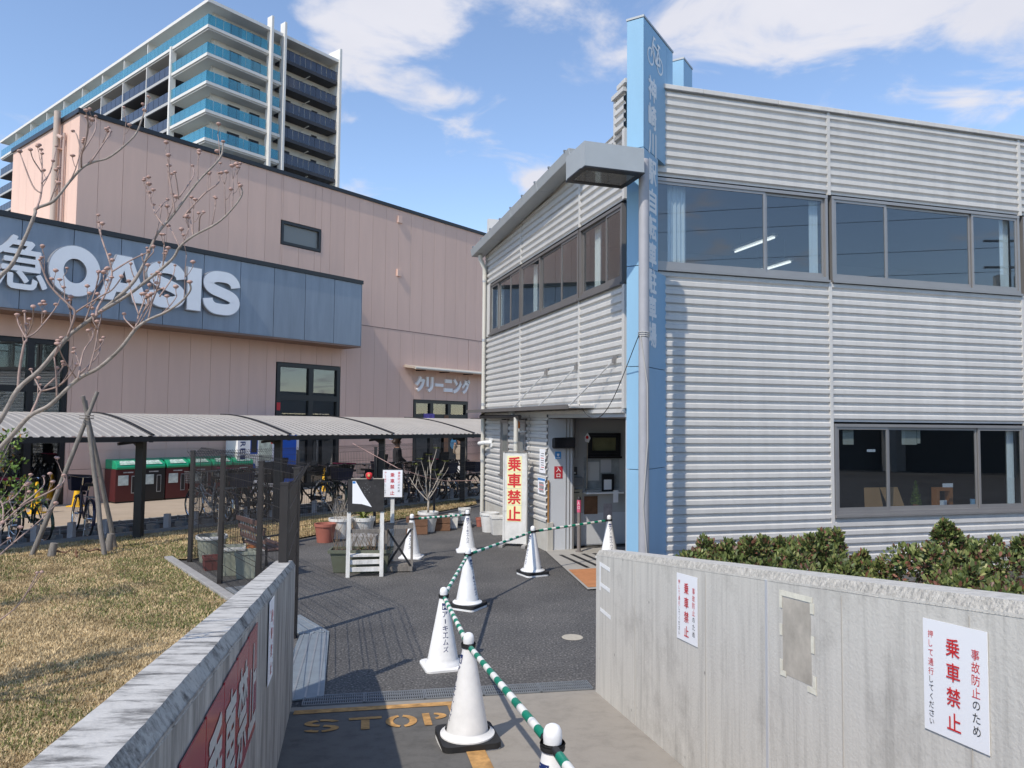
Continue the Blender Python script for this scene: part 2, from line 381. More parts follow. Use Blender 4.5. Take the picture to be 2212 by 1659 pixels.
MT['pvcwhite'] = mat('pvc_white', (.78, .78, .77), .45)
MT['cable'] = mat('cable', (.04, .04, .042), .6)
MT['cablegrey'] = mat('cable_grey', (.42, .40, .37), .6)
MT['roofmetal'] = mat('shelter_roof', (.37, .345, .315), .5, .2, var=.08, vscale=2)
MT['tan_line'] = mat('orange_marking', (.47, .26, .09), .8, var=.45, vscale=11)
MT['terracotta'] = mat('terracotta', (.36, .12, .085), .75, var=.1)
MT['potwhite'] = mat('pot_white', (.66, .65, .62), .6, var=.14, vscale=6)
MT['potgreen'] = mat('pot_grey_green', (.34, .36, .29), .6, var=.12, vscale=6)
MT['trough'] = mat('trough_green', (.11, .12, .085), .6, var=.12)
MT['soil'] = mat('soil', (.05, .035, .025), .95, var=.4, vscale=30, bump=.6)
MT['bark'] = mat('branch_bark', (.30, .26, .225), .75, var=.35, vscale=30, bump=.3, bscale=90)
MT['twig'] = mat('twig_bark', (.32, .225, .19), .65, var=.35, vscale=35)
MT['bud'] = mat('flower_bud', (.42, .27, .225), .7, var=.3, vscale=60)
MT['palewood'] = mat('pale_stem', (.42, .37, .31), .8, var=.15, vscale=12)
MT['dry'] = mat('dry_stem', (.27, .19, .125), .85, var=.2, vscale=9)
MT['binred'] = mat('bin_maroon', (.075, .013, .014), .4, var=.1)
MT['binblack'] = mat('bin_black', (.014, .014, .016), .4)
MT['bingreen'] = mat('bin_green', (.01, .30, .15), .35, var=.1)
MT['vendblue'] = mat('vend_blue', (.015, .085, .42), .3)
MT['yellow'] = mat('yellow_plastic', (.75, .43, .01), .45)
MT['orange'] = mat('beacon_orange', (.80, .22, .01), .2, coat=.6)
MT['skin'] = mat('skin', (.45, .25, .17), .55)
MT['hair'] = mat('hair', (.03, .017, .012), .55)
MT['coat'] = mat('beige_coat', (.36, .30, .24), .8, var=.08, vscale=12)
MT['darkcloth'] = mat('dark_cloth', (.018, .018, .024), .85)
MT['navycloth'] = mat('navy_cover', (.012, .014, .045), .75, var=.2, vscale=9)
MT['pinktrim'] = mat('pink_trim', (.45, .015, .10), .6)
MT['orangepatch'] = mat('terracotta_tile', (.44, .19, .08), .8, var=.15, vscale=6)
MT['flagstone'] = mat('entrance_concrete', (.34, .325, .30), .8, var=.1, vscale=3)
MT['panelgrey'] = mat('door_panel_grey', (.56, .58, .61), .45, var=.03)
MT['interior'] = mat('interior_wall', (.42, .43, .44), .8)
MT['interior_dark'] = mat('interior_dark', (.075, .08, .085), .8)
MT['curtain'] = mat('curtain', (.80, .84, .84), .8, var=.1, vscale=5, stretch=(8, 8, .3))
MT['concblock'] = mat('concrete_block', (.30, .29, .28), .9, var=.15, vscale=8, bump=.3)
MT['aptwhite'] = mat('apartment_white', (.66, .65, .62), .7, var=.03)
MT['aptgrey'] = mat('apartment_soffit', (.50, .49, .46), .8)
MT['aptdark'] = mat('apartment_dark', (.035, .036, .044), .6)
MT['aptpanel'] = mat('apartment_dark_panel', (.045, .055, .085), .25)
MT['leaf_y'] = mat('leaf_yellow_green', (.15, .17, .035), .55, var=.4, vscale=9)
MT['tube'] = emis('fluorescent_tube', (1, 1, .93), 1.1)
MT['glass'] = glass('window_glass', (.90, .93, .93), 2.2)
MT['glass_dark'] = glass('tinted_window_glass', (.82, .86, .88), 2.8)
MT['glass_blue'] = glass('blue_balcony_glass', (.26, .66, .80), 2.0, milky=(.14, .52, .66), mixt=.28)
MT['glass_grey'] = glass('grey_balcony_glass', (.20, .22, .30), 2.0, milky=(.08, .09, .13), mixt=.5)
MT['frost'] = glass('frosted_glass', (.5, .52, .5), 1.0, .05, milky=(.40, .40, .37), mixt=.55)
MT['lampglass'] = glass('lamp_cover', (.75, .75, .72), 1.0, milky=(.5, .5, .48), mixt=.35)
def attr_mat(name, attr, rough=.7, trans=.0, spec=.3):
    m = mat(name, (.2, .2, .1), rough, spec=spec); N, L, b = N_(m)
    a = N.new('ShaderNodeVertexColor'); a.layer_name = attr; L.new(a.outputs['Color'], b.inputs['Base Color'])
    return m
MT['blades'] = attr_mat('grass_blades', 'tone', .8)
MT['leaves'] = attr_mat('leaf_faces', 'tone', .5, spec=.35)
# ================================================================ SETTING: ground, ramp, lawn, paving
g_ = MB(); S = 400
g_.quad((-S, -S, 0), (S, -S, 0), (S, S, 0), (-S, S, 0))
tag(obj('ground', g_, MT['asphalt']), kind='structure')

RA, RU, RN, RS = Vector((-1.618, 5.93, 0)), Vector((.9825, .1861, 0)), Vector((.1861, -.9825, 0)), .11
def RP(u, s, dz=0.0): return RA + RU * u + RN * s + Vector((0, 0, max(RS * s, 0) + .004 + dz))
mb = MB()
for i in range(8):
    for j in range(24):
        a, b = -.35 + i * .36, -.35 + (i + 1) * .36
        mb.quad(RP(a, j * .4), RP(a, (j + 1) * .4), RP(b, (j + 1) * .4), RP(b, j * .4))
tag(obj('ramp', mb, MT['ramp']), kind='structure')
mb = MB()
for j in range(20):
    mb.quad(RP(-.1, .14 + j * .4, .004), RP(-.1, .14 + (j + 1) * .4, .004), RP(1.18 - j * .0, .14 + (j + 1) * .4, .004), RP(1.18, .14 + j * .4, .004))
tag(obj('path', mb, MT['ramp_dark']), kind='structure')
pm = thing('stop_marking', 'orange stencilled STOP and border line on the dark ramp strip', 'road marking', RP(0, .3))
mb = MB(); mb.quad(RP(-.02, .13, .008), RP(-.02, .24, .008), RP(1.24, .24, .008), RP(1.24, .13, .008)); obj('line', mb, MT['tan_line'], pm)
mb = MB(); mb.quad(RP(1.12, .245, .0085), RP(1.12, 6, .0085), RP(1.24, 6, .0085), RP(1.24, .245, .0085)); obj('line', mb, MT['tan_line'], pm)
def stencil(polys):
    mb = MB()
    for p in polys: mb.quad(*[RP((u - .06) * .97, s, .009) for u, s in p])
    return mb
def ring(cu, cs, ru, rs, a0, a1, th=.055, n=10):
    out = []
    for i in range(n):
        t0, t1 = R(a0 + (a1 - a0) * i / n), R(a0 + (a1 - a0) * (i + 1) / n)
        out.append([(cu + ru * math.cos(t0), cs - rs * math.sin(t0)), (cu + ru * math.cos(t1), cs - rs * math.sin(t1)),
                    (cu + (ru - th) * math.cos(t1), cs - (rs - th * .8) * math.sin(t1)), (cu + (ru - th) * math.cos(t0), cs - (rs - th * .8) * math.sin(t0))])
    return out
S0 = .60
def SL(x): return x
letS = ring(.27, S0 - .085, .125, .085, 15, 100) + ring(.27, S0 - .085, .125, .085, 110, 180) + ring(.27, S0 - .085, .125, .085, 180, 262) + \
       ring(.27, S0 + .055, .125, .085, -85, -10) + ring(.27, S0 + .055, .125, .085, -10, 82) + ring(.27, S0 + .055, .125, .085, 200, 262)
obj('letter', stencil(letS), MT['tan_line'], pm)
obj('letter', stencil([[(.46, S0 - .17), (.70, S0 - .17), (.70, S0 - .11), (.46, S0 - .11)], [(.55, S0 - .10), (.61, S0 - .10), (.61, S0 + .14), (.55, S0 + .14)]]), MT['tan_line'], pm)
obj('letter', stencil(ring(.84, S0 - .01, .115, .155, 100, 260) + ring(.84, S0 - .01, .115, .155, -80, 80)), MT['tan_line'], pm)
obj('letter', stencil([[(1.0, S0 - .17), (1.055, S0 - .17), (1.055, S0 + .14), (1.0, S0 + .14)]] + ring(1.08, S0 - .085, .10, .085, -82, 82)), MT['tan_line'], pm)

# ---- lawn
LAWN = [(-16, 2.4), (-8.43, 12.58), (-6.55, 14.9), (-4.63, 17.3), (-1.1, 22.8), (-.93, 20.4), (-3.84, 14.45), (-4.98, 11.98), (-5.36, 11.93), (-2.95, 8.70), (-2.08, 7.2), (-1.92, 6.05), (-.35, -1.5), (-16, -4)]
mb = MB(); mb.quad(*[(x, y, .03) for x, y in LAWN])
lm = mat('lawn_soil', (.30, .225, .125), .95, var=.35, vscale=2.5, bump=.6, bscale=30)
tag(obj('lawn', mb, lm), kind='structure')
def inside(px, py, poly):
    c = np.zeros(px.shape, bool); j = len(poly) - 1
    for i in range(len(poly)):
        xi, yi = poly[i]; xj, yj = poly[j]
        k = ((yi > py) != (yj > py)) & (px < (xj - xi) * (py - yi) / (yj - yi + 1e-12) + xi)
        c ^= k; j = i
    return c
def vnoise(x, y, sc, seed):
    r_ = np.random.default_rng(seed); g0 = r_.random((64, 64))
    x, y = x * sc + 300, y * sc + 300; xi, yi = np.floor(x).astype(int), np.floor(y).astype(int); fx, fy = x - xi, y - yi
    fx, fy = fx * fx * (3 - 2 * fx), fy * fy * (3 - 2 * fy)
    a, b, c, d = g0[xi % 64, yi % 64], g0[(xi + 1) % 64, yi % 64], g0[xi % 64, (yi + 1) % 64], g0[(xi + 1) % 64, (yi + 1) % 64]
    return (a * (1 - fx) + b * fx) * (1 - fy) + (c * (1 - fx) + d * fx) * fy
NB = 520000
yy = 2.2 + (rng.random(NB) ** 1.25) * 20.5; xx = -yy * .72 + rng.random(NB) * (yy * .72 + .6) - .4
k = inside(xx, yy, LAWN) & (xx > -yy * .74 - .3)
xx, yy = xx[k], yy[k]; n = len(xx)
hh = (.011 + .017 * rng.random(n)) * (1 + .05 * yy); ww = (.0028 + .003 * rng.random(n)) * (1 + .10 * yy)
an = rng.random(n) * 6.283; le = rng.random(n) * .8 + .25; la = rng.random(n) * 6.283
V = np.empty((n, 3, 3)); V[:, 0, 0] = xx - np.cos(an) * ww; V[:, 0, 1] = yy - np.sin(an) * ww; V[:, 1, 0] = xx + np.cos(an) * ww; V[:, 1, 1] = yy + np.sin(an) * ww
V[:, 0:2, 2] = .026; V[:, 2, 0] = xx + np.cos(la) * hh * le; V[:, 2, 1] = yy + np.sin(la) * hh * le; V[:, 2, 2] = .03 + hh * np.sqrt(np.clip(1.3 - le * le, .15, 1))
gn = vnoise(xx, yy, 1.1, 3) * .6 + vnoise(xx, yy, 3.7, 4) * .4
greenp = np.clip((gn - .40) * 2.6, 0, .85)
isg = rng.random(n) < greenp * .75
bn = (vnoise(xx, yy, 2.3, 9) * .5 + vnoise(xx, yy, 6.1, 11) * .5)[:, None]
straw = np.array([.52, .415, .255]) * (.74 + .45 * rng.random((n, 1))) * (.50 + 1.0 * bn) + np.array([.02, .0, -.02])
green = np.array([.17, .185, .065]) * (.6 + .8 * rng.random((n, 1)))
ctone = np.where(isg[:, None], green, straw)
me = bpy.data.meshes.new('grass')
me.vertices.add(n * 3); me.vertices.foreach_set('co', V.reshape(-1)); me.loops.add(n * 3); me.loops.foreach_set('vertex_index', np.arange(n * 3))
me.polygons.add(n); me.polygons.foreach_set('loop_start', np.arange(n) * 3)
ca = me.color_attributes.new('tone', 'FLOAT_COLOR', 'POINT'); ca.data.foreach_set('color', np.concatenate([np.repeat(ctone, 3, 0), np.ones((n * 3, 1))], 1).reshape(-1))
me.update(); me.materials.append(MT['blades'])
go = bpy.data.objects.new('grass', me); COL.objects.link(go)
tag(go, 'dry straw coloured winter grass with green patches', 'grass', kind='stuff')

# ---- lawn kerb blocks along the fence
KA_, KB_ = Vector((-5.36, 11.95, 0)), Vector((-2.55, 8.14, 0))
kd = (KB_ - KA_).normalized(); kn = Vector((-kd.y, kd.x, 0))
kr = thing('lawn_kerb', 'low concrete kerb between dry lawn and mesh fence', 'kerb', KA_)
nk = 7
for i in range(nk):
    a = KA_ + (KB_ - KA_) * (i / nk); b = KA_ + (KB_ - KA_) * ((i + 1) / nk) - kd * .008
    mb = MB(); mb.hexa([a - kn * .06, b - kn * .06, b + kn * .06, a + kn * .06] + [q + Vector((0, 0, .075)) for q in (a - kn * .06, b - kn * .06, b + kn * .06, a + kn * .06)])
    obj('kerb_block', mb, MT['concblock'], kr, bevel=.008)

# ---- tan paving in front of the store
SD = adir(38.9); SNn = Vector((SD.y, -SD.x, 0))
SW = Vector((-11.448, 19.492, 0))
def SP(t, o, z=0): return SW + SD * t + SNn * o + Vector((0, 0, z))
mb = MB(); mb.quad(SP(-14, 0, .02), SP(-14, 4.3, .02), SP(22, 4.3, .02), SP(22, 0, .02))
tag(obj('pavement', mb, MT['tan']), kind='structure')
mb = MB()
for j in range(60):
    t0 = -8 + j * .6
    mb.hexa([SP(t0, 4.30), SP(t0 + .59, 4.30), SP(t0 + .59, 4.42), SP(t0, 4.42), SP(t0, 4.30, .035), SP(t0 + .59, 4.30, .035), SP(t0 + .59, 4.42, .035), SP(t0, 4.42, .035)])
tag(obj('kerb', mb, MT['concblock']), kind='structure')

# ---- drain across the foot of the ramp
dd = Vector((.9825, .1861, 0)); dn_ = Vector((-.1861, .9825, 0)); dA = RA + dn_ * .005
for i in range(5):
    L0 = .02 + i * .475; L1 = L0 + .47
    if L0 > 2.35: break
    L1 = min(L1, 2.36)
    o_ = dA + dd * L0
    rt_ = thing('drain_grating', ['steel drain grating panel beside the left concrete wall', 'second steel drain grating panel from the left wall', 'middle steel drain grating panel across the ramp foot', 'fourth steel drain grating panel from the left wall', 'steel drain grating panel beside the right concrete wall'][i], 'drain', o_, 0, 'drain gratings across the path')
    P = lambda u, v, z: dA + dd * u + dn_ * v + Vector((0, 0, z))
    mb = MB(); mb.quad(P(L0, .0, .0045), P(L1, .0, .0045), P(L1, .2, .0045), P(L0, .2, .0045)); obj('pit_shade', mb, MT['pit_shade'], rt_)  # flat black sheet: the hollow's shade put into its colour
    mb = MB()
    for v in (.0, .068, .134, .19):
        mb.hexa([P(L0, v, .004), P(L1, v, .004), P(L1, v + .010, .004), P(L0, v + .010, .004), P(L0, v, .016), P(L1, v, .016), P(L1, v + .010, .016), P(L0, v + .010, .016)])
    for u in (L0, L1 - .008):
        mb.hexa([P(u, .0, .004), P(u + .008, .0, .004), P(u + .008, .2, .004), P(u, .2, .004), P(u, .0, .0165), P(u + .008, .0, .0165), P(u + .008, .2, .0165), P(u, .2, .0165)])
    obj('frame', mb, MT['darksteel'], rt_)
    mb = MB(); nsl = 26
    for j in range(nsl):
        u = L0 + .014 + j * (L1 - L0 - .02) / nsl
        mb.hexa([P(u, .004, .006), P(u + .0065, .004, .006), P(u + .0065, .196, .006), P(u, .196, .006), P(u, .004, .0145), P(u + .0065, .004, .0145), P(u + .0065, .196, .0145), P(u, .196, .0145)])
    obj('slats', mb, MT['darksteel'], rt_, kind='stuff')
# ---- folded steel cover plates on the left
def plate(label, a, b, c, d, nr=4):
    rt_ = thing('drain_cover', label, 'drain cover', (a + c) / 2)
    mb = MB(); h = Vector((0, 0, .02)); e = Vector((0, 0, .004))
    mb.hexa([a + e, b + e, c + e, d + e, a + h, b + h, c + h, d + h]); obj('plate', mb, MT['platesteel'], rt_, bevel=.004)
    for i in range(nr):
        t = (i + .5) / nr
        p, q = a.lerp(b, t), d.lerp(c, t); mb = MB(); mb.bar(p + Vector((0, 0, .022)), q + Vector((0, 0, .022)), .014, .006); obj('rib', mb, MT['steel'], rt_)
V2 = lambda x, y: Vector((x, y, 0))
plate('long galvanised drain cover plate beside the left wall', V2(-1.84, 5.98), V2(-1.475, 6.14), V2(-1.872, 7.95), V2(-2.15, 7.86))
plate('short angled galvanised drain cover plate at the fence corner', V2(-2.16, 7.89), V2(-1.875, 7.98), V2(-2.37, 8.66), V2(-2.62, 8.50), 3)
mb = MB(); mb.lathe([(0, .006), (.105, .006), (.11, .003)], 28, (.648, 7.909, 0))
tag(obj('manhole_cover', mb, mat('pale_cover', (.42, .38, .31), .8, var=.12, vscale=20)), 'small round pale cover set in the asphalt near right wall', 'manhole cover')

# ================================================================ the two concrete ramp walls
def ramp_wall(name, label, fr, L, z0, sl, th, mbody, mcop, chip, end_bevel=.03):
    root = thing(name, label, 'wall', fr(0, -th / 2, 0))
    zt = lambda u: z0 + sl * u
    n = 14
    mb = MB()
    for i in range(n):
        a, b = L * i / n, L * (i + 1) / n
        mb.add([fr(a, 0, -.2), fr(b, 0, -.2), fr(b, 0, zt(b) - .035), fr(a, 0, zt(a) - .035)], [(0, 1, 2, 3)])
        mb.add([fr(a, -th, -.2), fr(b, -th, -.2), fr(b, -th, zt(b) - .035), fr(a, -th, zt(a) - .035)], [(0, 1, 2, 3)])
    for u in (0, L): mb.add([fr(u, 0, -.2), fr(u, -th, -.2), fr(u, -th, zt(u) - .035), fr(u, 0, zt(u) - .035)], [(0, 1, 2, 3)])
    obj('wall_face', mb, mbody, root)
    # top with worn chamfer, slightly uneven
    m1, m2 = MB(), MB(); r_ = random.Random(3); nn = int(L / .035); prev = None
    for i in range(nn + 1):
        u = L * i / nn; w = .026 + .0022 * r_.random() + .0012 * math.sin(u * 9); e = .018 + .002 * r_.random()
        cur = (fr(u, .0015, zt(u) - .036 - w * .3), fr(u, -w, zt(u) - .0012 * r_.random()), fr(u, -th + e, zt(u)), fr(u, -th, zt(u) - e))
        if prev:
            m2.quad(prev[0], cur[0], cur[1], prev[1]); m1.quad(prev[1], cur[1], cur[2], prev[2]); m1.quad(prev[2], cur[2], cur[3], prev[3])
        else: m1.quad(cur[0], cur[1], cur[2], cur[3])
        prev = cur
    m1.quad(*prev)
    obj('top_face', m1, mcop, root); obj('worn_edge', m2, chip, root)
    return root
LWF = Frame((-1.705, 6.059), (.2221, -.9750, 0), -1)
RWF = Frame((.71, 6.306), (.1701, -.9854, 0), 1)
LW = ramp_wall('concrete_wall', 'stained concrete wall with red boards along left of ramp', LWF, 8.2, 1.098, .1135, .17, MT['wallc_old'], MT['coping'], MT['chip'])
RW = ramp_wall('concrete_wall', 'pale concrete wall with white notices along right of ramp', RWF, 8.0, 1.16, .131, .19, MT['wallc'], mat('rough_top', (.50, .475, .43), .9, var=.2, vscale=25, bump=.6, bscale=60), mat('rough_edge', (.44, .415, .37), .9, var=.3, vscale=30, bump=.8, bscale=50))
# form seams in the right wall, and the sealed joint
for y in (5.35, 4.20, 2.97, 2.33, 1.95):
    u = (6.306 - y) / .9854; mb = MB(); RWF.box(mb, u, u + .004, .0, .0025, .02 + RS * u, 1.10 + .131 * u); obj('form_seam', mb, mat('seam', (.40, .38, .345), .9), RW)
u = (6.306 - 3.548) / .9854; mb = MB(); RWF.box(mb, u, u + .02, .0, .004, .02 + RS * u, 1.12 + .131 * u); obj('sealant_joint', mb, mat('sealant', (.46, .47, .49), .6), RW)

def sheet(name, label, cat, fr, u0, u1, ztop, h, sl, m, v=.003, group=None, th=.002):
    """flat notice on a wall, following the slope of the ramp; returns (root, matrix for its face)"""
    root = thing(name, label, cat, fr(u0, v, ztop - h), 0, group)
    P = lambda u, vv, z: fr(u, vv, z + sl * (u - u0))
    mb = MB(); mb.hexa([P(u0, v, ztop - h), P(u1, v, ztop - h), P(u1, v + th, ztop - h), P(u0, v + th, ztop - h), P(u0, v, ztop), P(u1, v, ztop), P(u1, v + th, ztop), P(u0, v + th, ztop)])
    obj('sheet', mb, m, root)
    M = fr.mat(u0, v + th + .0012, ztop - h)
    sgn = 1 if (M.col[0].xyz.dot(fr.d) > 0) else -1
    if sgn < 0: M = fr.mat(u1, v + th + .0012, ztop - h + sl * (u1 - u0))
    M[2][0] += sl * sgn
    return root, M
def notice(root, M, w, h):
    obj('red_heading', text_mb(M, vcol('乗車禁止', w * .49, h * .90, w * .21, h * .212), .012), MT['red'], root)
    obj('red_text', text_mb(M, vcol('事故防止', w * .83, h * .84, w * .12, h * .105) + vcol('押して通行', w * .13, h * .91, w * .085, h * .083), .006), MT['red'], root)
    obj('black_text', text_mb(M, vcol('のため', w * .83, h * .42, w * .11, h * .105) + vcol('してください', w * .13, h * .50, w * .08, h * .075), .006), MT['ink'], root)
for lab, y0, zt_ in (('white notice in red characters on right wall near its far end', 4.591, 1.315), ('white notice in red characters nearest the camera on right wall', 2.520, 1.575)):
    u0_ = (6.306 - y0) / .9854; w_ = .30 if y0 > 3 else .268; h_ = .385 if y0 > 3 else .355
    rt_, M = sheet('notice', lab, 'notice', RWF, u0_, u0_ + w_, zt_, h_, .09, MT['paper'], group='no riding notices')
    notice(rt_, M, w_, h_)
# leftover tape where notices were
def strips(name, label, rects, fr, m, sl=.09, uref=0):
    root = thing(name, label, 'tape', fr(rects[0][0], 0, rects[0][2]))
    for (a, b, z0, z1) in rects:
        mb = MB(); P = lambda u, vv, z: fr(u, vv, z + sl * (u - uref))
        mb.hexa([P(a, .0015, z0), P(b, .0015, z0), P(b, .003, z0), P(a, .003, z0), P(a, .0015, z1), P(b, .0015, z1), P(b, .003, z1), P(a, .003, z1)]); obj('tape_strip', mb, m, root)
    return root
ub = (6.306 - 3.422) / .9854
bt = strips('tape_residue', 'cream tape strips framing a bare stained patch on right wall', [(ub, ub + .26, 1.445, 1.468), (ub, ub + .022, 1.39, 1.444), (ub + .245, ub + .272, 1.40, 1.444), (ub + .25, ub + .272, 1.24, 1.31), (ub + .262, ub + .283, 1.10, 1.15), (ub + .22, ub + .285, 1.076, 1.099), (ub + .0, ub + .022, 1.12, 1.165), (ub + .0, ub + .05, 1.095, 1.119), (ub, ub + .02, 1.27, 1.32)], RWF, MT['tape'], .09, ub)
mb = MB(); P = lambda u, z: RWF(u, .0012, z + .09 * (u - ub)); mb.quad(P(ub + .024, 1.105), P(ub + .25, 1.105), P(ub + .245, 1.44), P(ub + .024, 1.44)); obj('bare_patch', mb, MT['patch'], bt)
ub2 = (6.306 - 6.2) / .9854
strips('tape_residue', 'white tape strips at the far end of right wall', [(ub2, ub2 + .28, 1.055, 1.085), (ub2, ub2 + .03, .86, 1.054), (ub2 + .03, ub2 + .28, .895, .925), (ub2 + .02, ub2 + .30, .695, .725)], RWF, MT['white'], .0, ub2)
# red boards on the left wall
for i, (y0, y1, ch) in enumerate(((3.133, 2.838, '止'), (2.831, 2.527, '禁'), (2.52, 2.235, '車'), (2.228, 1.932, '乗'), (1.925, 1.62, ''))):
    ua, ub = (6.059 - y0) / .975, (6.059 - y1) / .975
    lab = ['red laminated board farthest along the left wall', 'second red board from far end of left wall', 'middle red board of five on left wall', 'fourth red board from far end of left wall', 'plain red board nearest the camera on left wall'][i]
    rt_, M = sheet('sign_board', lab, 'sign', LWF, ua, ub, 1.378 + .062 * (ua - 3.0) , .42, .075, MT['redsign'], .004, 'red boards on the left wall', .004)
    w_ = ub - ua
    if ch: obj('character', text_mb(M, [(ch, w_ * .5, .20, w_ * .86, .31)], .035), MT['greytext'], rt_)
rt_, M = sheet('notice', 'curled white paper notice on left wall beyond the red boards', 'notice', LWF, (6.059 - 3.95) / .975, (6.059 - 3.68) / .975, 1.30, .40, .1, MT['paper'], .006)
notice(rt_, M, .277, .40)
# ================================================================ BICYCLE PARK BUILDING
CN = Vector((1.549, 10.264, 0))
LD, RD = adir(-17.57), adir(74.15)
LF, RF = Frame(CN, LD, -1), Frame(CN, RD, 1)
BB = thing('bicycle_park_building', 'two storey bicycle park clad in white horizontally corrugated metal', 'building', CN)
PITCHC = .122
def corr(fr, u0, u1, z0, z1, ztop=None, cols=1, v=.0):
    """horizontal ribs: flat crown, slope, valley, slope"""
    mb = MB(); prof = []
    z = math.floor(z0 / PITCHC) * PITCHC
    while z < z1:
        for dz, dv in ((0, .031), (.054, .031), (.070, 0), (.103, 0)): prof.append((z + dz, dv))
        z += PITCHC
    prof.append((z, .031))
    pts = []
    for i, (z, d) in enumerate(prof):
        if z < z0:
            if i + 1 < len(prof) and prof[i + 1][0] > z0:
                a, b = prof[i], prof[i + 1]; t = (z0 - a[0]) / (b[0] - a[0]); pts.append((z0, a[1] + (b[1] - a[1]) * t))
            continue
        if z > z1:
            a, b = prof[i - 1], prof[i]; t = (z1 - a[0]) / (b[0] - a[0]); pts.append((z1, a[1] + (b[1] - a[1]) * t)); break
        pts.append((z, d))
    us = [u0 + (u1 - u0) * i / cols for i in range(cols + 1)]
    n = len(pts); V = []
    for u in us:
        for z, d in pts:
            zz = min(z, ztop(u)) if ztop else z
            V.append(fr(u, v + d, zz))
    mb.add(V, [(c * n + i, (c + 1) * n + i, (c + 1) * n + i + 1, c * n + i + 1) for c in range(cols) for i in range(n - 1)])
    return mb
def bpart(name, mb, m, **k): return obj(name, mb, m, BB, **k)
WM = MT['white_metal']
roofz = lambda u: 6.34 - (u) * .046
# --- left face cladding
for a, b in ((.05, 1.59), (1.61, 4.55), (4.57, 7.06)): bpart('corrugated_panel', corr(LF, a, b, 2.42, 4.13), WM)
for a, b in ((.05, 1.59), (1.61, 4.55), (4.57, 7.06)): bpart('corrugated_panel', corr(LF, a, b, 5.30, 6.5, roofz, 8), WM)
for a, b in ((3.02, 3.95), (3.97, 4.16), (4.67, 5.27), (5.83, 7.06)): bpart('corrugated_panel', corr(LF, a, b, .50, 2.40), WM)
for a, b in ((4.17, 4.66), (5.28, 5.82)): bpart('corrugated_panel', corr(LF, a, b, .50, 1.13), WM)
for a, b in ((4.17, 4.66), (5.28, 5.82)): bpart('corrugated_panel', corr(LF, a, b, 2.29, 2.40), WM)
for u in (1.6, 4.56):
    for z0, z1 in ((2.42, 4.13), (5.30, roofz(u) - .02)): mb = MB(); LF.box(mb, u - .022, u + .022, .0, .036, z0, z1); bpart('joint_strip', mb, WM)
mb = MB(); LF.box(mb, 7.04, 7.10, -.05, .04, .5, roofz(7.4)); bpart('corner_trim', mb, WM)
mb = MB(); LF.box(mb, -.02, .055, -.05, .036, 2.42, 4.12); LF.box(mb, -.02, .055, -.05, .036, 5.31, 6.3); bpart('corner_trim', mb, WM)
mb = MB(); LF.box(mb, 3.0, 7.09, -.1, .012, -.1, .495); bpart('plinth', mb, MT['plinth'], bevel=.006)
mb = MB(); LF.box(mb, .0, 7.09, .0, .045, 2.36, 2.415); bpart('trim_strip', mb, WM)
# --- right face cladding
for a, b in ((.10, 3.27), (3.31, 6.95), (6.99, 11.0)): bpart('corrugated_panel', corr(RF, a, b, 5.68, 6.92), WM)
bpart('corrugated_panel', corr(RF, .10, 3.27, -.05, 4.34), WM)
for a, b in ((3.31, 6.95), (6.99, 11.0)): bpart('corrugated_panel', corr(RF, a, b, 2.27, 4.34), WM)
bpart('corrugated_panel', corr(RF, 3.31, 6.95, -.05, .87), WM); bpart('corrugated_panel', corr(RF, 6.99, 11.0, -.05, 2.25), WM)
for u in (3.29, 6.97):
    for z0, z1 in ((-.05, 4.34), (5.66, 6.92)): mb = MB(); RF.box(mb, u - .025, u + .025, -.01, .036, z0, z1); bpart('joint_strip', mb, WM)
mb = MB()
for i in range(9):
    a, b = -.05 + i * 1.23, -.05 + (i + 1) * 1.23 - .006
    mb = MB(); RF.box(mb, a, b, -.22, .065, 6.92, 6.985); bpart('coping', mb, WM, bevel=.006)
# short return of the parapet beside the sign pillar
bpart('corrugated_panel', corr(LF, .02, .33, 6.1, 6.82), WM); mb = MB(); LF.box(mb, -.02, .36, -.2, .06, 6.82, 6.88); bpart('coping', mb, WM)
mb = MB(); LF.box(mb, .31, .35, -.6, .03, 6.1, 6.82); bpart('parapet_end', mb, WM)
# --- eaves gutter of the left face with brackets
for i in range(4):
    a, b = 1.25 + i * 1.50, 1.25 + (i + 1) * 1.50 - .012
    mb = MB(); mb.hexa([LF(a, .05, roofz(a) - .02), LF(b, .05, roofz(b) - .02), LF(b, .33, roofz(b) - .02), LF(a, .33, roofz(a) - .02), LF(a, .05, roofz(a) + .14), LF(b, .05, roofz(b) + .14), LF(b, .36, roofz(b) + .14), LF(a, .36, roofz(a) + .14)])
    bpart('gutter', mb, MT['lampgrey'], bevel=.008)
for i in range(9):
    u = 1.4 + i * .70; mb = MB(); LF.box(mb, u, u + .03, .30, .375, roofz(u) + .135, roofz(u) + .165); bpart('gutter_clip', mb, MT['darksteel'])
mb = MB(); mb.hexa([LF(1.25, -.6, 6.15), LF(7.2, -.6, 5.9), LF(7.2, .06, roofz(7.5) + .02), LF(1.25, .06, roofz(1.25) + .02), LF(1.25, -.6, 6.40), LF(7.2, -.6, 6.15), LF(7.2, .06, roofz(7.5) + .1), LF(1.25, .06, roofz(1.25) + .1)]); bpart('eaves', mb, MT['lampgrey'])
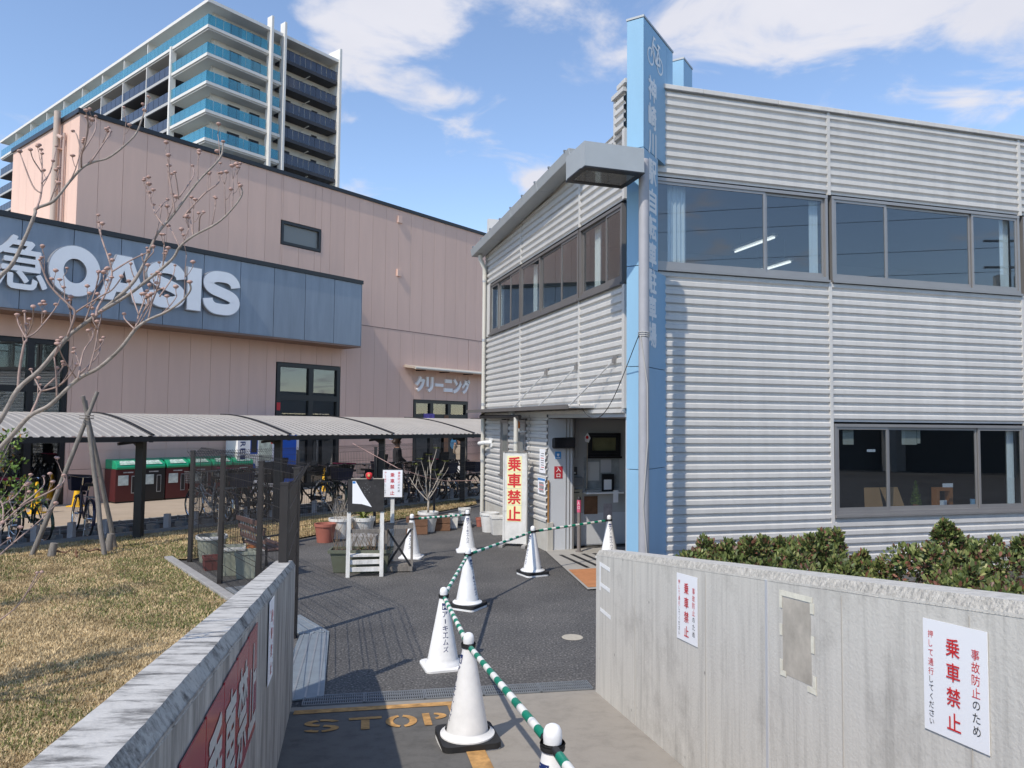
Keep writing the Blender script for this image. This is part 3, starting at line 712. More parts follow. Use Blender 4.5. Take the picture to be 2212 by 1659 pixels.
# --- downpipe at the far corner
mb = MB(); mb.tube([LF(6.96, .2, roofz(7.3) - .02), LF(6.96, .19, roofz(7.3) - .12), LF(6.98, .09, roofz(7.3) - .32), LF(6.98, .09, 5.4)], .05, 10); bpart('downpipe_bend', mb, MT['pvc'], smooth='auto')
for z0, z1 in ((.02, 1.35), (1.36, 2.62), (2.63, 4.05), (4.06, 5.40)): mb = MB(); mb.tube([LF(6.98, .09, z0), LF(6.98, .09, z1)], .042, 10); bpart('downpipe', mb, MT['pvc'], smooth='auto')
for z in (1.36, 2.62, 4.06, 5.4): mb = MB(); mb.tube([LF(6.98, .09, z - .025), LF(6.98, .09, z + .025)], .05, 10); bpart('pipe_band', mb, MT['steel'], smooth='auto')
# --- structure behind: floors, roof, rear walls
P0, P1, P2, P3 = CN, LF(7.08, 0, 0), LF(7.08, 0, 0) + RD * 11, RF(11, 0, 0)
INW = (LF.d + RD).normalized()
def slab(name, z0, z1, m, ins=.12):
    mb = MB(); c = (P0 + P1 + P2 + P3) / 4; q = [p + (c - p).normalized() * ins * 1.5 for p in (P0, P3, P2, P1)]
    mb.hexa([Vector((p.x, p.y, z0)) for p in q] + [Vector((p.x, p.y, z1)) for p in q]); bpart(name, mb, m)
slab('roof', 6.05, 6.12, MT['lampgrey'])
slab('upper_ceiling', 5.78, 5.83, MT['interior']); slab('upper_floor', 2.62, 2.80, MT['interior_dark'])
mb = MB(); mb.bar(P3 + Vector((0, 0, 3.4)), P2 + Vector((0, 0, 3.4)), .1, 6.9); bpart('rear_wall', mb, WM)
mb = MB(); mb.bar(P2 + Vector((0, 0, 3.4)), P1 + Vector((0, 0, 3.4)), .1, 6.9); bpart('rear_wall', mb, WM)
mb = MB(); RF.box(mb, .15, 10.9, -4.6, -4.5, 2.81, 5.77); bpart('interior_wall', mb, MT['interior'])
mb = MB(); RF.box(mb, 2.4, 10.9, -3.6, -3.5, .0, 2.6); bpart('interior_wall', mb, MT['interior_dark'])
mb = MB(); LF.box(mb, .1, 7.3, -3.1, -3.0, 2.81, 5.77); 
# inner linings behind the cladding (so that no light leaks through)
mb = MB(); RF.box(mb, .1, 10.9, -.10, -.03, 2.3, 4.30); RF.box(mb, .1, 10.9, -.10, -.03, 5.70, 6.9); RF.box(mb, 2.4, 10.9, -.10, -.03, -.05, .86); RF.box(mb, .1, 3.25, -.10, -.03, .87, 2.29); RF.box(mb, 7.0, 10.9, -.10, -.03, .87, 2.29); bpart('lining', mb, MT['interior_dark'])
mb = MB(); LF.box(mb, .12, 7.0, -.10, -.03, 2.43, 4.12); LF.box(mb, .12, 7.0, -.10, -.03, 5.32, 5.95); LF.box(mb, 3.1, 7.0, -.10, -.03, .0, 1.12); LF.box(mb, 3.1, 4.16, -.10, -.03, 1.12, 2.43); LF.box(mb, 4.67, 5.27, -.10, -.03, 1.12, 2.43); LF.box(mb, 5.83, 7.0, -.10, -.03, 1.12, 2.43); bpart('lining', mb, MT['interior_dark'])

def window(fr, u0, u1, z0, z1, cuts, m=MT['bronze'], mg=MT['glass'], depth=.07, v0=-.035, fw_=.045, sw=.038, back=()):
    """framed sliding window: outer frame, one sash frame and pane per light"""
    mb = MB(); a = v0; b = v0 + depth
    fr.box(mb, u0, u1, a, b, z0, z0 + fw_); fr.box(mb, u0, u1, a, b + .002, z1 - fw_, z1)
    fr.box(mb, u0, u0 + fw_, a, b - .002, z0 + fw_, z1 - fw_); fr.box(mb, u1 - fw_, u1, a, b - .002, z0 + fw_, z1 - fw_)
    w = bpart('window', mb, m)
    mb = MB(); fr.box(mb, u0 - .01, u1 + .01, b - .03, b + .035, z0 - .035, z0 - .002); obj('sill', mb, m, w)
    ed = [u0 + fw_] + list(cuts) + [u1 - fw_]
    for i in range(len(ed) - 1):
        c, d = ed[i], ed[i + 1]; vv = v0 + (.034 if i % 2 == 0 else .008); e0, e1 = z0 + fw_ + .001, z1 - fw_ - .001
        mb = MB()
        fr.box(mb, c + .001, d - .001, vv, vv + .022, e0, e0 + sw * 1.5); fr.box(mb, c + .001, d - .001, vv, vv + .022, e1 - sw, e1)
        fr.box(mb, c + .001, c + sw, vv, vv + .0225, e0 + sw * 1.5, e1 - sw); fr.box(mb, d - sw, d - .001, vv, vv + .0225, e0 + sw * 1.5, e1 - sw)
        obj('sash', mb, m, w)
        mb = MB(); fr.box(mb, c + sw, d - sw, vv + .009, vv + .013, e0 + sw * 1.5, e1 - sw); obj('pane', mb, mg, w)
    return w
window(RF, .30, 3.26, 4.37, 5.65, (2.20,), MT['alu'], MT['glass_dark'])
window(RF, 3.33, 6.94, 4.37, 5.65, (4.33, 5.97), MT['alu'], MT['glass_dark'])
window(RF, 7.02, 10.6, 4.37, 5.65, (8.2, 9.5), MT['alu'], MT['glass_dark'])
window(RF, 3.33, 6.94, .90, 2.24, (4.30, 6.01), MT['alu'], MT['glass_dark'])
window(LF, .06, 1.58, 4.16, 5.27, (.62,), MT['bronze'])
window(LF, 1.62, 4.54, 4.16, 5.27, (2.40, 3.45), MT['bronze'])
window(LF, 4.58, 6.72, 4.16, 5.27, (5.25, 6.1), MT['bronze'])
window(LF, 4.18, 4.65, 1.15, 2.27, (), MT['alu'], MT['frost']); window(LF, 5.29, 5.81, 1.15, 2.27, (), MT['alu'], MT['frost'])
mb = MB(); LF.box(mb, 6.72, 7.06, -.01, .03, 4.13, 5.31); bpart('filler_panel', mb, WM)
# window curtains and inner posts, visible through the glass
for fr, u0_, u1_, z0, z1 in ((RF, .68, .98, 4.42, 5.6), (RF, 3.02, 3.19, 4.42, 5.6), (RF, 6.66, 6.86, 4.42, 5.6), (RF, 6.70, 6.86, .95, 2.2), (LF, 1.05, 1.28, 4.2, 5.22), (LF, 3.9, 4.15, 4.2, 5.22), (LF, 6.05, 6.65, 4.2, 5.22)):
    mb = MB(); n = 9
    for i in range(n):
        a, b = u0_ + (u1_ - u0_) * i / n, u0_ + (u1_ - u0_) * (i + 1) / n; va, vb = -.09 - .03 * (i % 2), -.09 - .03 * ((i + 1) % 2)
        mb.hexa([fr(a, va, z0), fr(b, vb, z0), fr(b, vb - .004, z0), fr(a, va - .004, z0), fr(a, va, z1), fr(b, vb, z1), fr(b, vb - .004, z1), fr(a, va - .004, z1)])
    bpart('curtain', mb, MT['curtain'])
for u, v, z in ((3.55, -2.3, 5.45), (4.6, -3.3, 5.3)):
    t = thing('ceiling_lamp', {3.55: 'lit fluorescent lamp seen through the first upper window', 4.6: 'lit fluorescent lamp deep in the upper room'}[u], 'lamp', RF(u, v, z), 0, 'lit ceiling lamps upstairs')
    mb = MB(); mb.bar(RF(u, v, z + .05) - LD * .6, RF(u, v, z + .05) + LD * .6, .12, .04); obj('housing', mb, MT['white'], t)
    mb = MB(); mb.tube([RF(u, v, z) - LD * .58, RF(u, v, z) + LD * .58], .018, 8); obj('tube', mb, MT['tube'], t)
    mb = MB()
    for s_ in (-.4, .4): mb.tube([RF(u, v, z + .06) + LD * s_, RF(u, v, 5.78) + LD * s_], .008, 6)
    obj('hanger', mb, MT['steel'], t)
# things on the sill inside the lower window
def sillthing(name, label, cat, build):
    t = thing(name, label, cat, RF(*build[0])); 
    for nm, mb, m in build[1]: obj(nm, mb, m, t)
mb = MB(); RF.box(mb, 3.4, 6.9, -.42, -.12, .90, .93); bpart('window_board', mb, MT['interior'])
def bx(fr, *a): m_ = MB(); fr.box(m_, *a); return m_
cardb = mat('cardboard', (.34, .20, .095), .8, var=.1)
for lab, u, w, tl in (('leaning brown cardboard sheet behind the lower window', 4.05, .34, .10), ('second brown cardboard sheet beside the first', 4.50, .30, -.06)):
    mb = MB(); mb.hexa([RF(u, -.2, .932), RF(u + w, -.2, .932), RF(u + w, -.205, .932), RF(u, -.205, .932), RF(u + tl, -.33, 1.26), RF(u + w + tl * .4, -.33, 1.26), RF(u + w + tl * .4, -.335, 1.26), RF(u + tl, -.335, 1.26)])
    t = thing('cardboard_sheet', lab, 'cardboard', RF(u, -.25, .93)); obj('sheet', mb, cardb, t)
t = thing('potted_conifer', 'small bright green conifer on sill behind lower window', 'plant', RF(5.02, -.22, .93))
mb = MB(); r_ = random.Random(5)
for i in range(420):
    z = r_.random() ** 1.3; a = r_.random() * 6.28; rr = .085 * (1 - z) * (.6 + .5 * r_.random()); c = RF(5.02, -.22, .99 + z * .36) + Vector((math.cos(a) * rr, math.sin(a) * rr, 0)); d = Vector((math.cos(a), math.sin(a), 1.2)).normalized() * .035; e = Vector((-math.sin(a), math.cos(a), 0)) * .008
    mb.quad(c - e, c + e, c + d)
obj('foliage', mb, mat('lime_leaf', (.16, .26, .03), .6), t); mb = MB(); mb.lathe([(0, .93), (.035, .93), (.045, 1.0), (0, 1.0)], 12, RF(5.02, -.22, 0)); obj('pot', mb, MT['terracotta'], t)
t = thing('wooden_stand', 'orange brown wooden stand with paper behind lower window', 'stand', RF(5.55, -.22, .93))
mb = MB(); RF.box(mb, 5.40, 5.46, -.3, -.2, .93, 1.2); RF.box(mb, 5.66, 5.72, -.3, -.2, .93, 1.2); RF.box(mb, 5.40, 5.72, -.3, -.2, 1.2, 1.25); obj('frame', mb, mat('orange_wood', (.38, .15, .05), .6), t); obj('paper', bx(RF, 5.49, 5.63, -.24, -.23, .935, 1.05), MT['paper'], t)
t = thing('cup', 'pale blue cup on sill behind lower window', 'cup', RF(6.12, -.2, .93)); mb = MB(); mb.lathe([(0, .931), (.04, .931), (.045, 1.06), (.04, 1.06), (.037, .94), (0, .94)], 14, RF(6.12, -.2, 0)); obj('body', mb, mat('blue_cup', (.25, .45, .68), .4), t)
for lab, a, b, z0, z1 in (('cream paper taped high in left lower pane', 3.55, 3.74, 1.93, 2.16), ('cream paper taped high in middle lower pane', 4.62, 4.90, 1.93, 2.16), ('narrow paper strip beside middle pane paper', 4.91, 4.97, 1.95, 2.16), ('small white label on left lower pane', 3.98, 4.13, 1.82, 1.86), ('small white label on middle lower pane', 5.38, 5.58, 1.27, 1.33)):
    t = thing('paper_note', lab, 'paper', RF(a, -.06, z0)); obj('sheet', bx(RF, a, b, -.062, -.060, z0, z1), MT['paper'] if 'label' in lab else mat('cream_paper', (.55, .53, .44), .8), t)

# --- entrance: recess under the canopy
EA = Vector((.634, 13.154, 0)); EF = Frame(EA, adir(90 - 17.57), 1)
mb = MB(); mb.quad(*[Vector((p.x, p.y, .02)) for p in (LF(0, .55, 0), LF(3.05, .04, 0), EF(2.6, 0, 0), LF(0, -1.9, 0))]); bpart('entrance_floor', mb, MT['flagstone'])
mb = MB(); mb.quad(*[Vector((p.x, p.y, .024)) for p in (LF(.1, .5, 0), LF(1.3, .30, 0), LF(1.3, -.4, 0), LF(.1, -.4, 0))]); bpart('floor_tile', mb, MT['orangepatch'])
for i in range(6):
    v = -.02 - i * .20; mb = MB(); LF.box(mb, 1.38, 2.52, v - .06, v, .0235, .027); bpart('anti_slip_strip', mb, MT['black'])
mb = MB(); LF.box(mb, .0, 3.02, -1.95, .0, 2.30, 2.36); bpart('entrance_ceiling', mb, MT['interior'])
mb = MB(); LF.box(mb, -.02, .06, -1.95, -.03, 0, 2.3); bpart('entrance_side_wall', mb, MT['panelgrey'])
mb = MB(); EF.box(mb, .0, .455, -.06, .0, .02, 2.29); bpart('door_panel', mb, MT['panelgrey'])
for u in (.335, .40): mb = MB(); EF.box(mb, u, u + .012, .0, .008, .02, 2.29); bpart('door_rail', mb, MT['alu'])
mb = MB(); EF.box(mb, .455, .485, -.08, .02, .02, 2.29); bpart('door_jamb', mb, MT['alu'])
mb = MB(); EF.box(mb, .485, 2.2, -.34, -.30, .02, 2.29); bpart('back_wall', mb, MT['interior'])
mb = MB(); EF.box(mb, .55, 2.2, -.298, -.293, .04, .60); bpart('skirting', mb, MT['panelgrey'])
t = thing('entrance_sign', 'red entrance sign with white characters on grey door panel', 'sign', EF(.2, .003, 1.25)); obj('plate', bx(EF, .12, .275, .003, .006, 1.25, 1.46), MT['redsign'], t)
obj('character', text_mb(EF.mat(.1975, .0075, 1.355), [('入', 0, .05, .085, .075), ('口', 0, -.055, .065, .06)], .03), MT['white'], t)
t = thing('blue_sticker', 'small blue square sticker above red entrance sign', 'sticker', EF(.19, .003, 1.59)); obj('plate', bx(EF, .134, .244, .003, .006, 1.59, 1.715), mat('sticker_blue', (.05, .27, .60), .4), t)
mb = MB(); M = EF.mat(.189, .0072, 1.66); mb.quad(*[M @ Vector(q) for q in ((-.022, .02, 0), (.022, .02, 0), (.018, -.015, 0), (0, -.03, 0), (-.018, -.015, 0))]); obj('emblem', mb, MT['paper'], t)
obj('text_line', bx(EF, .15, .228, .0062, .0075, 1.605, 1.615), MT['paper'], t)
t = thing('traffic_mirror', 'dark rounded rectangular convex mirror above entrance door panel', 'mirror', EF(.23, .1, 1.76))
mb = MB(); mb.hexa([EF(.03, .10, 1.77), EF(.44, .10, 1.78), EF(.44, .2, 1.78), EF(.03, .2, 1.77), EF(.03, .10, 1.96), EF(.44, .10, 1.97), EF(.44, .2, 1.97), EF(.03, .2, 1.96)]); obj('housing', mb, MT['black'], t, bevel=.03)
mb = MB(); EF.box(mb, .055, .415, .199, .206, 1.79, 1.95); obj('mirror_face', mb, mat('dull_mirror', (.10, .10, .11), .12, .8), t); mb = MB(); EF.box(mb, .2, .24, .0, .1, 1.84, 1.88); obj('bracket', mb, MT['black'], t)
mb = MB(); EF.box(mb, -.005, .02, .004, .03, .29, 1.22); t = thing('wooden_batten', 'narrow orange wooden batten standing at entrance corner', 'batten', EF(.01, .01, .29)); obj('batten', mb, mat('batten', (.36, .19, .07), .7), t)
t = thing('bollard', 'grey entrance bollard wrapped with pink lettered sleeve', 'bollard', (1.169, 13.025, .02)); c_ = (1.169, 13.025, 0)
mb = MB(); mb.lathe([(.0, .02), (.06, .02), (.06, .035), (.032, .036), (.032, .9), (.0, .91)], 14, c_); obj('pole', mb, mat('bollard_brown', (.19, .165, .155), .6), t, smooth='auto')
mb = MB(); mb.lathe([(.035, .69), (.036, .69), (.036, .90), (.035, .90)], 14, c_); obj('sleeve', mb, mat('pink_sleeve', (.62, .10, .19), .5), t, smooth='auto')
mb = MB(); mb.lathe([(.034, .905), (.034, .93), (.02, .955), (0, .96)], 14, c_); obj('cap', mb, MT['black'], t, smooth='auto')
BM = Matrix.Translation((c_[0] - .01, c_[1] - .0375, .80)) @ Matrix.Rotation(R(90), 4, 'X'); obj('lettering', text_mb(BM, [('入', 0, .05, .04, .06), ('口', 0, -.03, .035, .045)], .02), MT['white'], t)
def wallbox(name, label, cat, u0, u1, z0, z1, m, v0=-.295, d=.05, extra=()):
    t = thing(name, label, cat, EF(u0, v0, z0)); obj('body', bx(EF, u0, u1, v0, v0 + d, z0, z1), m, t, bevel=.004)
    for nm, a, m2 in extra: obj(nm, bx(EF, *a), m2, t)
cream = mat('cream_enamel', (.45, .42, .33), .5)
wallbox('meter_box', 'cream metal box on inner entrance wall behind bollard', 'box', .53, .755, .73, 1.03, cream, extra=(('slot', (.58, .70, -.246, -.243, .97, .985), MT['black']),))
wallbox('card_reader', 'small grey intercom on inner entrance wall', 'intercom', .56, .665, 1.29, 1.43, MT['interior_dark'], d=.03, extra=(('button', (.595, .63, -.266, -.262, 1.31, 1.34), MT['white']),))
wallbox('key_box', 'dark grey box between intercom and cream box', 'box', .53, .745, 1.10, 1.25, MT['darksteel'], d=.09)
mb = MB(); mb.tube([EF(.63, -.25, 1.6), EF(.63, -.25, 2.28)], .04, 10); bpart('wall_duct', mb, MT['interior'], smooth='auto')
window(EF, .86, 1.50, 1.62, 2.04, (), MT['black'], MT['glass'], v0=-.295)
mb = MB(); EF.box(mb, .92, 1.46, -.302, -.299, 1.68, 1.98); bpart('pane_backing', mb, mat('yellow_board', (.40, .34, .18), .7, var=.2, vscale=5))  # yellow of the window's glass, carried by a board at the pane
mb = MB(); EF.box(mb, .80, 1.5, -.297, -.290, 1.04, 1.60); bpart('counter_glass', mb, mat('hatch_grey', (.30, .32, .33), .3, var=.25, vscale=9))
mb = MB(); EF.box(mb, .775, 1.5, -.30, -.08, .955, .985); bpart('counter', mb, MT['white'], bevel=.008)
for nm, lab, cat, a, m in (('paper_tray', 'grey document tray on the entrance counter', 'tray', (.80, 1.07, -.24, -.12, .987, 1.03), MT['steel']), ('monitor', 'black monitor on the entrance counter', 'monitor', (1.13, 1.36, -.24, -.21, .987, 1.30), MT['black']), ('price_paper', 'white paper taped to the monitor', 'paper', (1.16, 1.31, -.208, -.206, 1.02, 1.20), MT['paper']),
        ('paper_note', 'pale paper pinned in entrance hatch', 'paper', (.88, 1.10, -.288, -.286, 1.18, 1.52), mat('pale_paper', (.55, .55, .54), .8)), ('paper_note', 'second pale paper in entrance hatch', 'paper', (1.13, 1.34, -.288, -.286, 1.32, 1.56), mat('pale_paper2', (.50, .50, .52), .8)),
        ('cork_board', 'brown board below the entrance counter', 'board', (.81, 1.07, -.292, -.282, .58, .90), MT['brownwood']), ('poster', 'faded pink and blue poster under counter end', 'poster', (1.19, 1.36, -.292, -.288, .44, .76), mat('poster_pale', (.40, .36, .38), .8, var=.3, vscale=6)), ('paper_note', 'small white paper hanging at counter end', 'paper', (1.28, 1.38, -.075, -.072, .80, 1.02), MT['paper'])):
    t = thing(nm, lab, cat, EF(a[0], a[2], a[4])); obj('body', bx(EF, *a), m, t)
t = thing('hand_flag', 'small white flag with red disc on a stick at entrance', 'flag', EF(.84, -.22, 1.0)); mb = MB(); mb.tube([EF(.84, -.25, .99), EF(.84, -.22, 1.9)], .012, 6); obj('stick', mb, MT['palewood'], t)
mb = MB(); M = EF.mat(.83, -.19, 1.95); n = 6
q = [(0, .10), (.055, 0), (.02, -.085), (-.05, -.06), (-.058, .02)]; mb.quad(*[M @ Vector((x, y, .006 * math.sin(9 * x))) for x, y in q]); obj('cloth', mb, MT['paper'], t)
mb = MB(); mb.quad(*[M @ Vector((-.012 + .028 * math.cos(k * .52), .012 + .03 * math.sin(k * .52), .009)) for k in range(12)]); obj('disc', mb, MT['red'], t)
# notices on the left face beside the entrance
def lsheet(lab, ua, ub, z0, z1, head, lines):
    t = thing('notice', lab, 'notice', LF(ub, .032, z0)); obj('sheet', bx(LF, ua, ub, .032, .035, z0, z1), MT['paper'], t)
    if head: obj('heading', bx(LF, ua, ub, .0352, .0362, z1 - .045, z1 - .005), mat('head_blue', (.06, .23, .52), .6), t)
    for i in range(lines):
        z = z1 - .075 - i * (z1 - z0 - .1) / lines; rr = random.Random(i + lines); a = ua + .04 + .04 * rr.random(); b = ub - .04 - .06 * rr.random()
        obj('text_line', bx(LF, a, b, .0352, .0362, z - .012, z), MT['ink'] if i % 4 != 2 else MT['red'], t)
lsheet('white two part notice beside the entrance', 3.08, 3.36, 1.335, 1.755, False, 8); lsheet('white notice with blue heading beside the entrance', 3.07, 3.44, .965, 1.245, True, 9)
# canopy and its rods
mb = MB(); mb.hexa([LF(1.0, .03, 2.44), LF(7.28, .03, 2.44), LF(7.28, .36, 2.44), LF(1.25, .40, 2.44), LF(1.0, .03, 2.475), LF(7.28, .03, 2.475), LF(7.28, .36, 2.475), LF(1.25, .40, 2.475)])
CP = thing('entrance_canopy', 'thin grey canopy plate hung on steel rods over entrance', 'canopy', LF(4, .2, 2.44)); obj('plate', mb, MT['alu'], CP)
mb = MB(); LF.box(mb, 1.2, 7.28, .36, .40, 2.425, 2.49); obj('edge', mb, MT['bronze'], CP)
for uw, ul in ((3.02, 3.98), (1.65, 2.58), (.27, 1.16)):
    mb = MB(); mb.tube([LF(uw, .06, 3.085), LF(ul, .34, 2.49)], .011, 8); rod = obj('rod', mb, MT['rod'], CP, smooth='auto')
    mb = MB(); LF.box(mb, uw - .045, uw + .045, .028, .042, 3.06, 3.15); LF.box(mb, uw - .01, uw + .01, .042, .08, 3.05, 3.12); obj('bracket', mb, MT['alu'], rod)
# black rain pipe under the canopy running to a beige standpipe, beacon, camera
RPp = thing('rain_pipe', 'black horizontal rain pipe joining a beige standpipe by the entrance', 'pipe', LF(3.92, .3, 0))
mb = MB(); mb.tube([LF(6.86, .12, 2.38), LF(6.68, .22, 2.34), LF(3.7, .30, 2.32)], .038, 10); obj('horizontal_pipe', mb, mat('brown_pipe', (.05, .043, .038), .5), RPp, smooth='auto')
mb = MB(); mb.tube([LF(3.92, .30, .0), LF(3.92, .30, 2.31)], .042, 12); obj('standpipe', mb, MT['pvc'], RPp, smooth='auto')
for z in (.9, 1.85): mb = MB(); mb.tube([LF(3.92, .30, z - .015), LF(3.92, .30, z + .015)], .048, 12); obj('pipe_band', mb, MT['steel'], RPp, smooth='auto')
t = thing('beacon_lamp', 'orange dome beacon lamp on white base beside standpipe', 'lamp', LF(4.16, .16, 2.0)); c_ = LF(4.14, .2, 0)
mb = MB(); mb.lathe([(0, 2.06), (.055, 2.06), (.055, 2.11), (0, 2.11)], 14, c_); obj('base', mb, MT['pvcwhite'], t); mb = MB(); mb.lathe([(.048, 2.11), (.05, 2.18), (.042, 2.225), (.02, 2.25), (0, 2.255)], 14, c_); obj('dome', mb, MT['orange'], t, smooth=True)
mb = MB(); LF.box(mb, 4.11, 4.17, .03, .22, 2.035, 2.06); obj('arm', mb, MT['pvcwhite'], t)
t = thing('vent_hood', 'white pipe vent on far corner of bicycle park', 'vent', LF(6.85, .1, 1.75)); mb = MB(); mb.tube([LF(6.5, .03, 1.78), LF(6.53, .14, 1.78), LF(6.85, .2, 1.75)], .045, 10); obj('pipe', mb, MT['pvcwhite'], t, smooth='auto'); mb = MB(); LF.box(mb, 6.41, 6.59, .03, .05, 1.68, 1.88); obj('flange', mb, MT['pvcwhite'], t)
t = thing('security_camera', 'small dome camera under the canopy', 'camera', LF(4.6, .15, 2.37)); mb = MB(); mb.lathe([(0, 2.435), (.07, 2.435), (.07, 2.40), (.04, 2.40), (.04, 2.36), (0, 2.335)], 14, LF(4.6, .15, 0)); obj('body', mb, MT['lampgrey'], t, smooth='auto')

# ================================================================ BLUE SIGN PILLAR
pn = at(1390, 600, 9.7); PF = Frame(pn, adir(31.4), 1)
PT = thing('sign_pillar', 'tall light blue panel pillar with white bicycle symbol and vertical lettering', 'sign', PF(.3, -.1, 0))
ZS = [0, 1.62, 2.95, 4.27, 5.83, 7.58]
for i in range(5):
    w_ = .53 if i == 3 else .84
    mb = MB(); PF.box(mb, .0, w_, -.235, .0, ZS[i] + .004, ZS[i + 1] - .004); obj('panel', mb, MT['blue'], PT, bevel=.004)
    if i != 3:
        mb = MB(); PF.box(mb, w_ + .006, w_ + .055, -.235, -.004, ZS[i] + .004, ZS[i + 1] - .004); obj('edge_strip', mb, MT['blue'], PT)
mb = MB(); PF.box(mb, .03, .5, -.2, -.03, 0, 7.5); PF.box(mb, .5, .86, -.2, -.03, 5.85, 7.5); PF.box(mb, .5, .86, -.2, -.03, 0, 4.25); obj('core', mb, MT['bluejoint'], PT)
mb = MB(); PF.box(mb, .901, 1.14, -.235, -.002, 6.78, 7.58); obj('panel', mb, MT['blue'], PT, bevel=.004)
mb = MB(); PF.box(mb, -.008, 1.148, -.243, .008, 7.582, 7.61); obj('cap', mb, MT['lampgrey'], PT)
mb = MB(); PF.box(mb, 1.62, 2.03, -.6, .0, 6.6, 7.70); obj('rear_fin', mb, MT['blue'], PT, bevel=.004); mb = MB(); PF.box(mb, 1.612, 2.038, -.61, .008, 7.702, 7.73); obj('cap', mb, MT['lampgrey'], PT)
M = PF.mat(0, .003, 0)
ct = [(6.72, '神'), (6.345, '崎'), (5.97, '川'), (5.58, '駅'), (5.19, '自'), (4.83, '転'), (4.47, '車'), (4.11, '駐'), (3.75, '車'), (3.39, '場')]
for z, c in ct: obj('character', text_mb(M, [(c, .315, z, .28, .315)], .05), MT['white'], PT)
mb = MB()
LZ = [.0008]
def thick(p, q, w):
    LZ[0] += .0005
    p, q = Vector((*p, LZ[0])), Vector((*q, LZ[0])); d = (q - p).normalized(); n_ = Vector((-d.y, d.x, 0)) * w / 2; mb.quad(*[M @ v for v in (p - n_, q - n_, q + n_, p + n_)])
for cx in (.255, .60):
    for k_ in range(24):
        a0, a1 = k_ * math.pi / 12, (k_ + 1) * math.pi / 12
        mb.quad(*[M @ Vector((cx + r_ * math.cos(a), 7.155 + r_ * math.sin(a), 0)) for r_, a in ((.095, a0), (.122, a0), (.122, a1), (.095, a1))])
for p, q in (((.255, 7.155), (.36, 7.46)), ((.345, 7.455), (.42, 7.455)), ((.325, 7.36), (.53, 7.33)), ((.325, 7.34), (.435, 7.13)), ((.435, 7.13), (.55, 7.40)), ((.43, 7.13), (.60, 7.155)), ((.535, 7.33), (.60, 7.155)), ((.49, 7.41), (.60, 7.41))): thick(p, q, .034)
obj('bicycle_symbol', mb, MT['white'], PT)

# ================================================================ GREY LAMP POST in front of the pillar
PO = Vector((1.645, 9.4, 0)); d2_ = adir(90 - 17.57)
LP = thing('street_lamp', 'grey lamp post with boxy head in front of the blue pillar', 'street lamp', PO)
mb = MB(); mb.tube([PO, PO + Vector((0, 0, 5.5))], .066, 18); obj('pole', mb, MT['polegrey'], LP, smooth='auto')
mb = MB(); mb.lathe([(.066, 5.5), (.066, 5.54), (.055, 5.555), (0, 5.56)], 18, PO); obj('cap', mb, MT['polegrey'], LP, smooth='auto')
HF = Frame(PO, d2_, 1)   # v toward camera (minus LD)
def hbox(a, b, c, d, z0, z1): m_ = MB(); HF.box(m_, a, b, c, d, z0, z1); return m_
mb = MB(); HF.box(mb, -.90, -.10, .18, .20, 5.31, 5.60); HF.box(mb, -.90, -.10, -.40, -.38, 5.31, 5.60); HF.box(mb, -.90, -.88, -.38, .18, 5.31, 5.60); HF.box(mb, -.12, -.10, -.38, .18, 5.31, 5.60); HF.box(mb, -.90, -.10, -.40, .20, 5.60, 5.615)
hd = obj('lamp_head', mb, MT['lampgrey'], LP)
mb = MB(); HF.box(mb, -.90, -.10, .10, .215, 5.29, 5.308); HF.box(mb, -.90, -.10, -.415, -.33, 5.29, 5.308); HF.box(mb, -.915, -.84, -.33, .10, 5.29, 5.308); HF.box(mb, -.16, -.09, -.33, .10, 5.29, 5.308); obj('rim', mb, MT['black'], hd)
obj('lens', hbox(-.84, -.16, -.33, .10, 5.296, 5.302), MT['lampglass'], hd); obj('reflector', hbox(-.86, -.14, -.36, .16, 5.52, 5.53), mat('reflector', (.62, .62, .60), .35, .3), hd)
mb = MB(); mb.tube([HF(-.8, .05, 5.33), HF(-.72, .02, 5.32), HF(-.6, -.08, 5.32), HF(-.52, -.2, 5.34)], .008, 6); obj('wire', mb, MT['pvcwhite'], hd)
mb = MB(); HF.box(mb, -.10, .0, -.05, .05, 5.36, 5.48); obj('arm', mb, MT['lampgrey'], LP)
for z in (3.30, 3.325, 3.35): 
    mb = MB(); mb.tube([PO + Vector((math.cos(k_ * .524) * .071, math.sin(k_ * .524) * .071, z + .004 * math.sin(k_))) for k_ in range(13)], .006, 5, False); obj('binding', mb, MT['cablegrey'], LP)
cb = thing('cable', 'slack cable strung from lamp post to the canopy corner', 'cable', PO + Vector((0, 0, 3.3)))
pts = []
A0, A1 = PO + Vector((-.07, -.03, 3.31)), LF(1.35, .12, 2.5)
for i in range(25):
    t_ = i / 24; p_ = A0.lerp(A1, t_); sag = -.52 * math.sin(math.pi * min(1, t_ * 1.0)) * (1 - .0 * t_); pts.append(p_ + Vector((0, 0, sag * (.75 + .5 * t_))))
pts[-1] = A1
mb = MB(); mb.tube(pts, .006, 6); obj('cable_run', mb, MT['cable'], cb)
mb = MB(); mb.tube([PO + Vector((-.05, -.055, 3.3)), PO + Vector((.03, -.075, 2.7)), PO + Vector((.035, -.074, 2.0)), PO + Vector((-.02, -.073, 1.2)), PO + Vector((.04, -.072, .4)), PO + Vector((.05, -.07, 0.02))], .008, 6); obj('cable_drop', mb, MT['cablegrey'], cb)
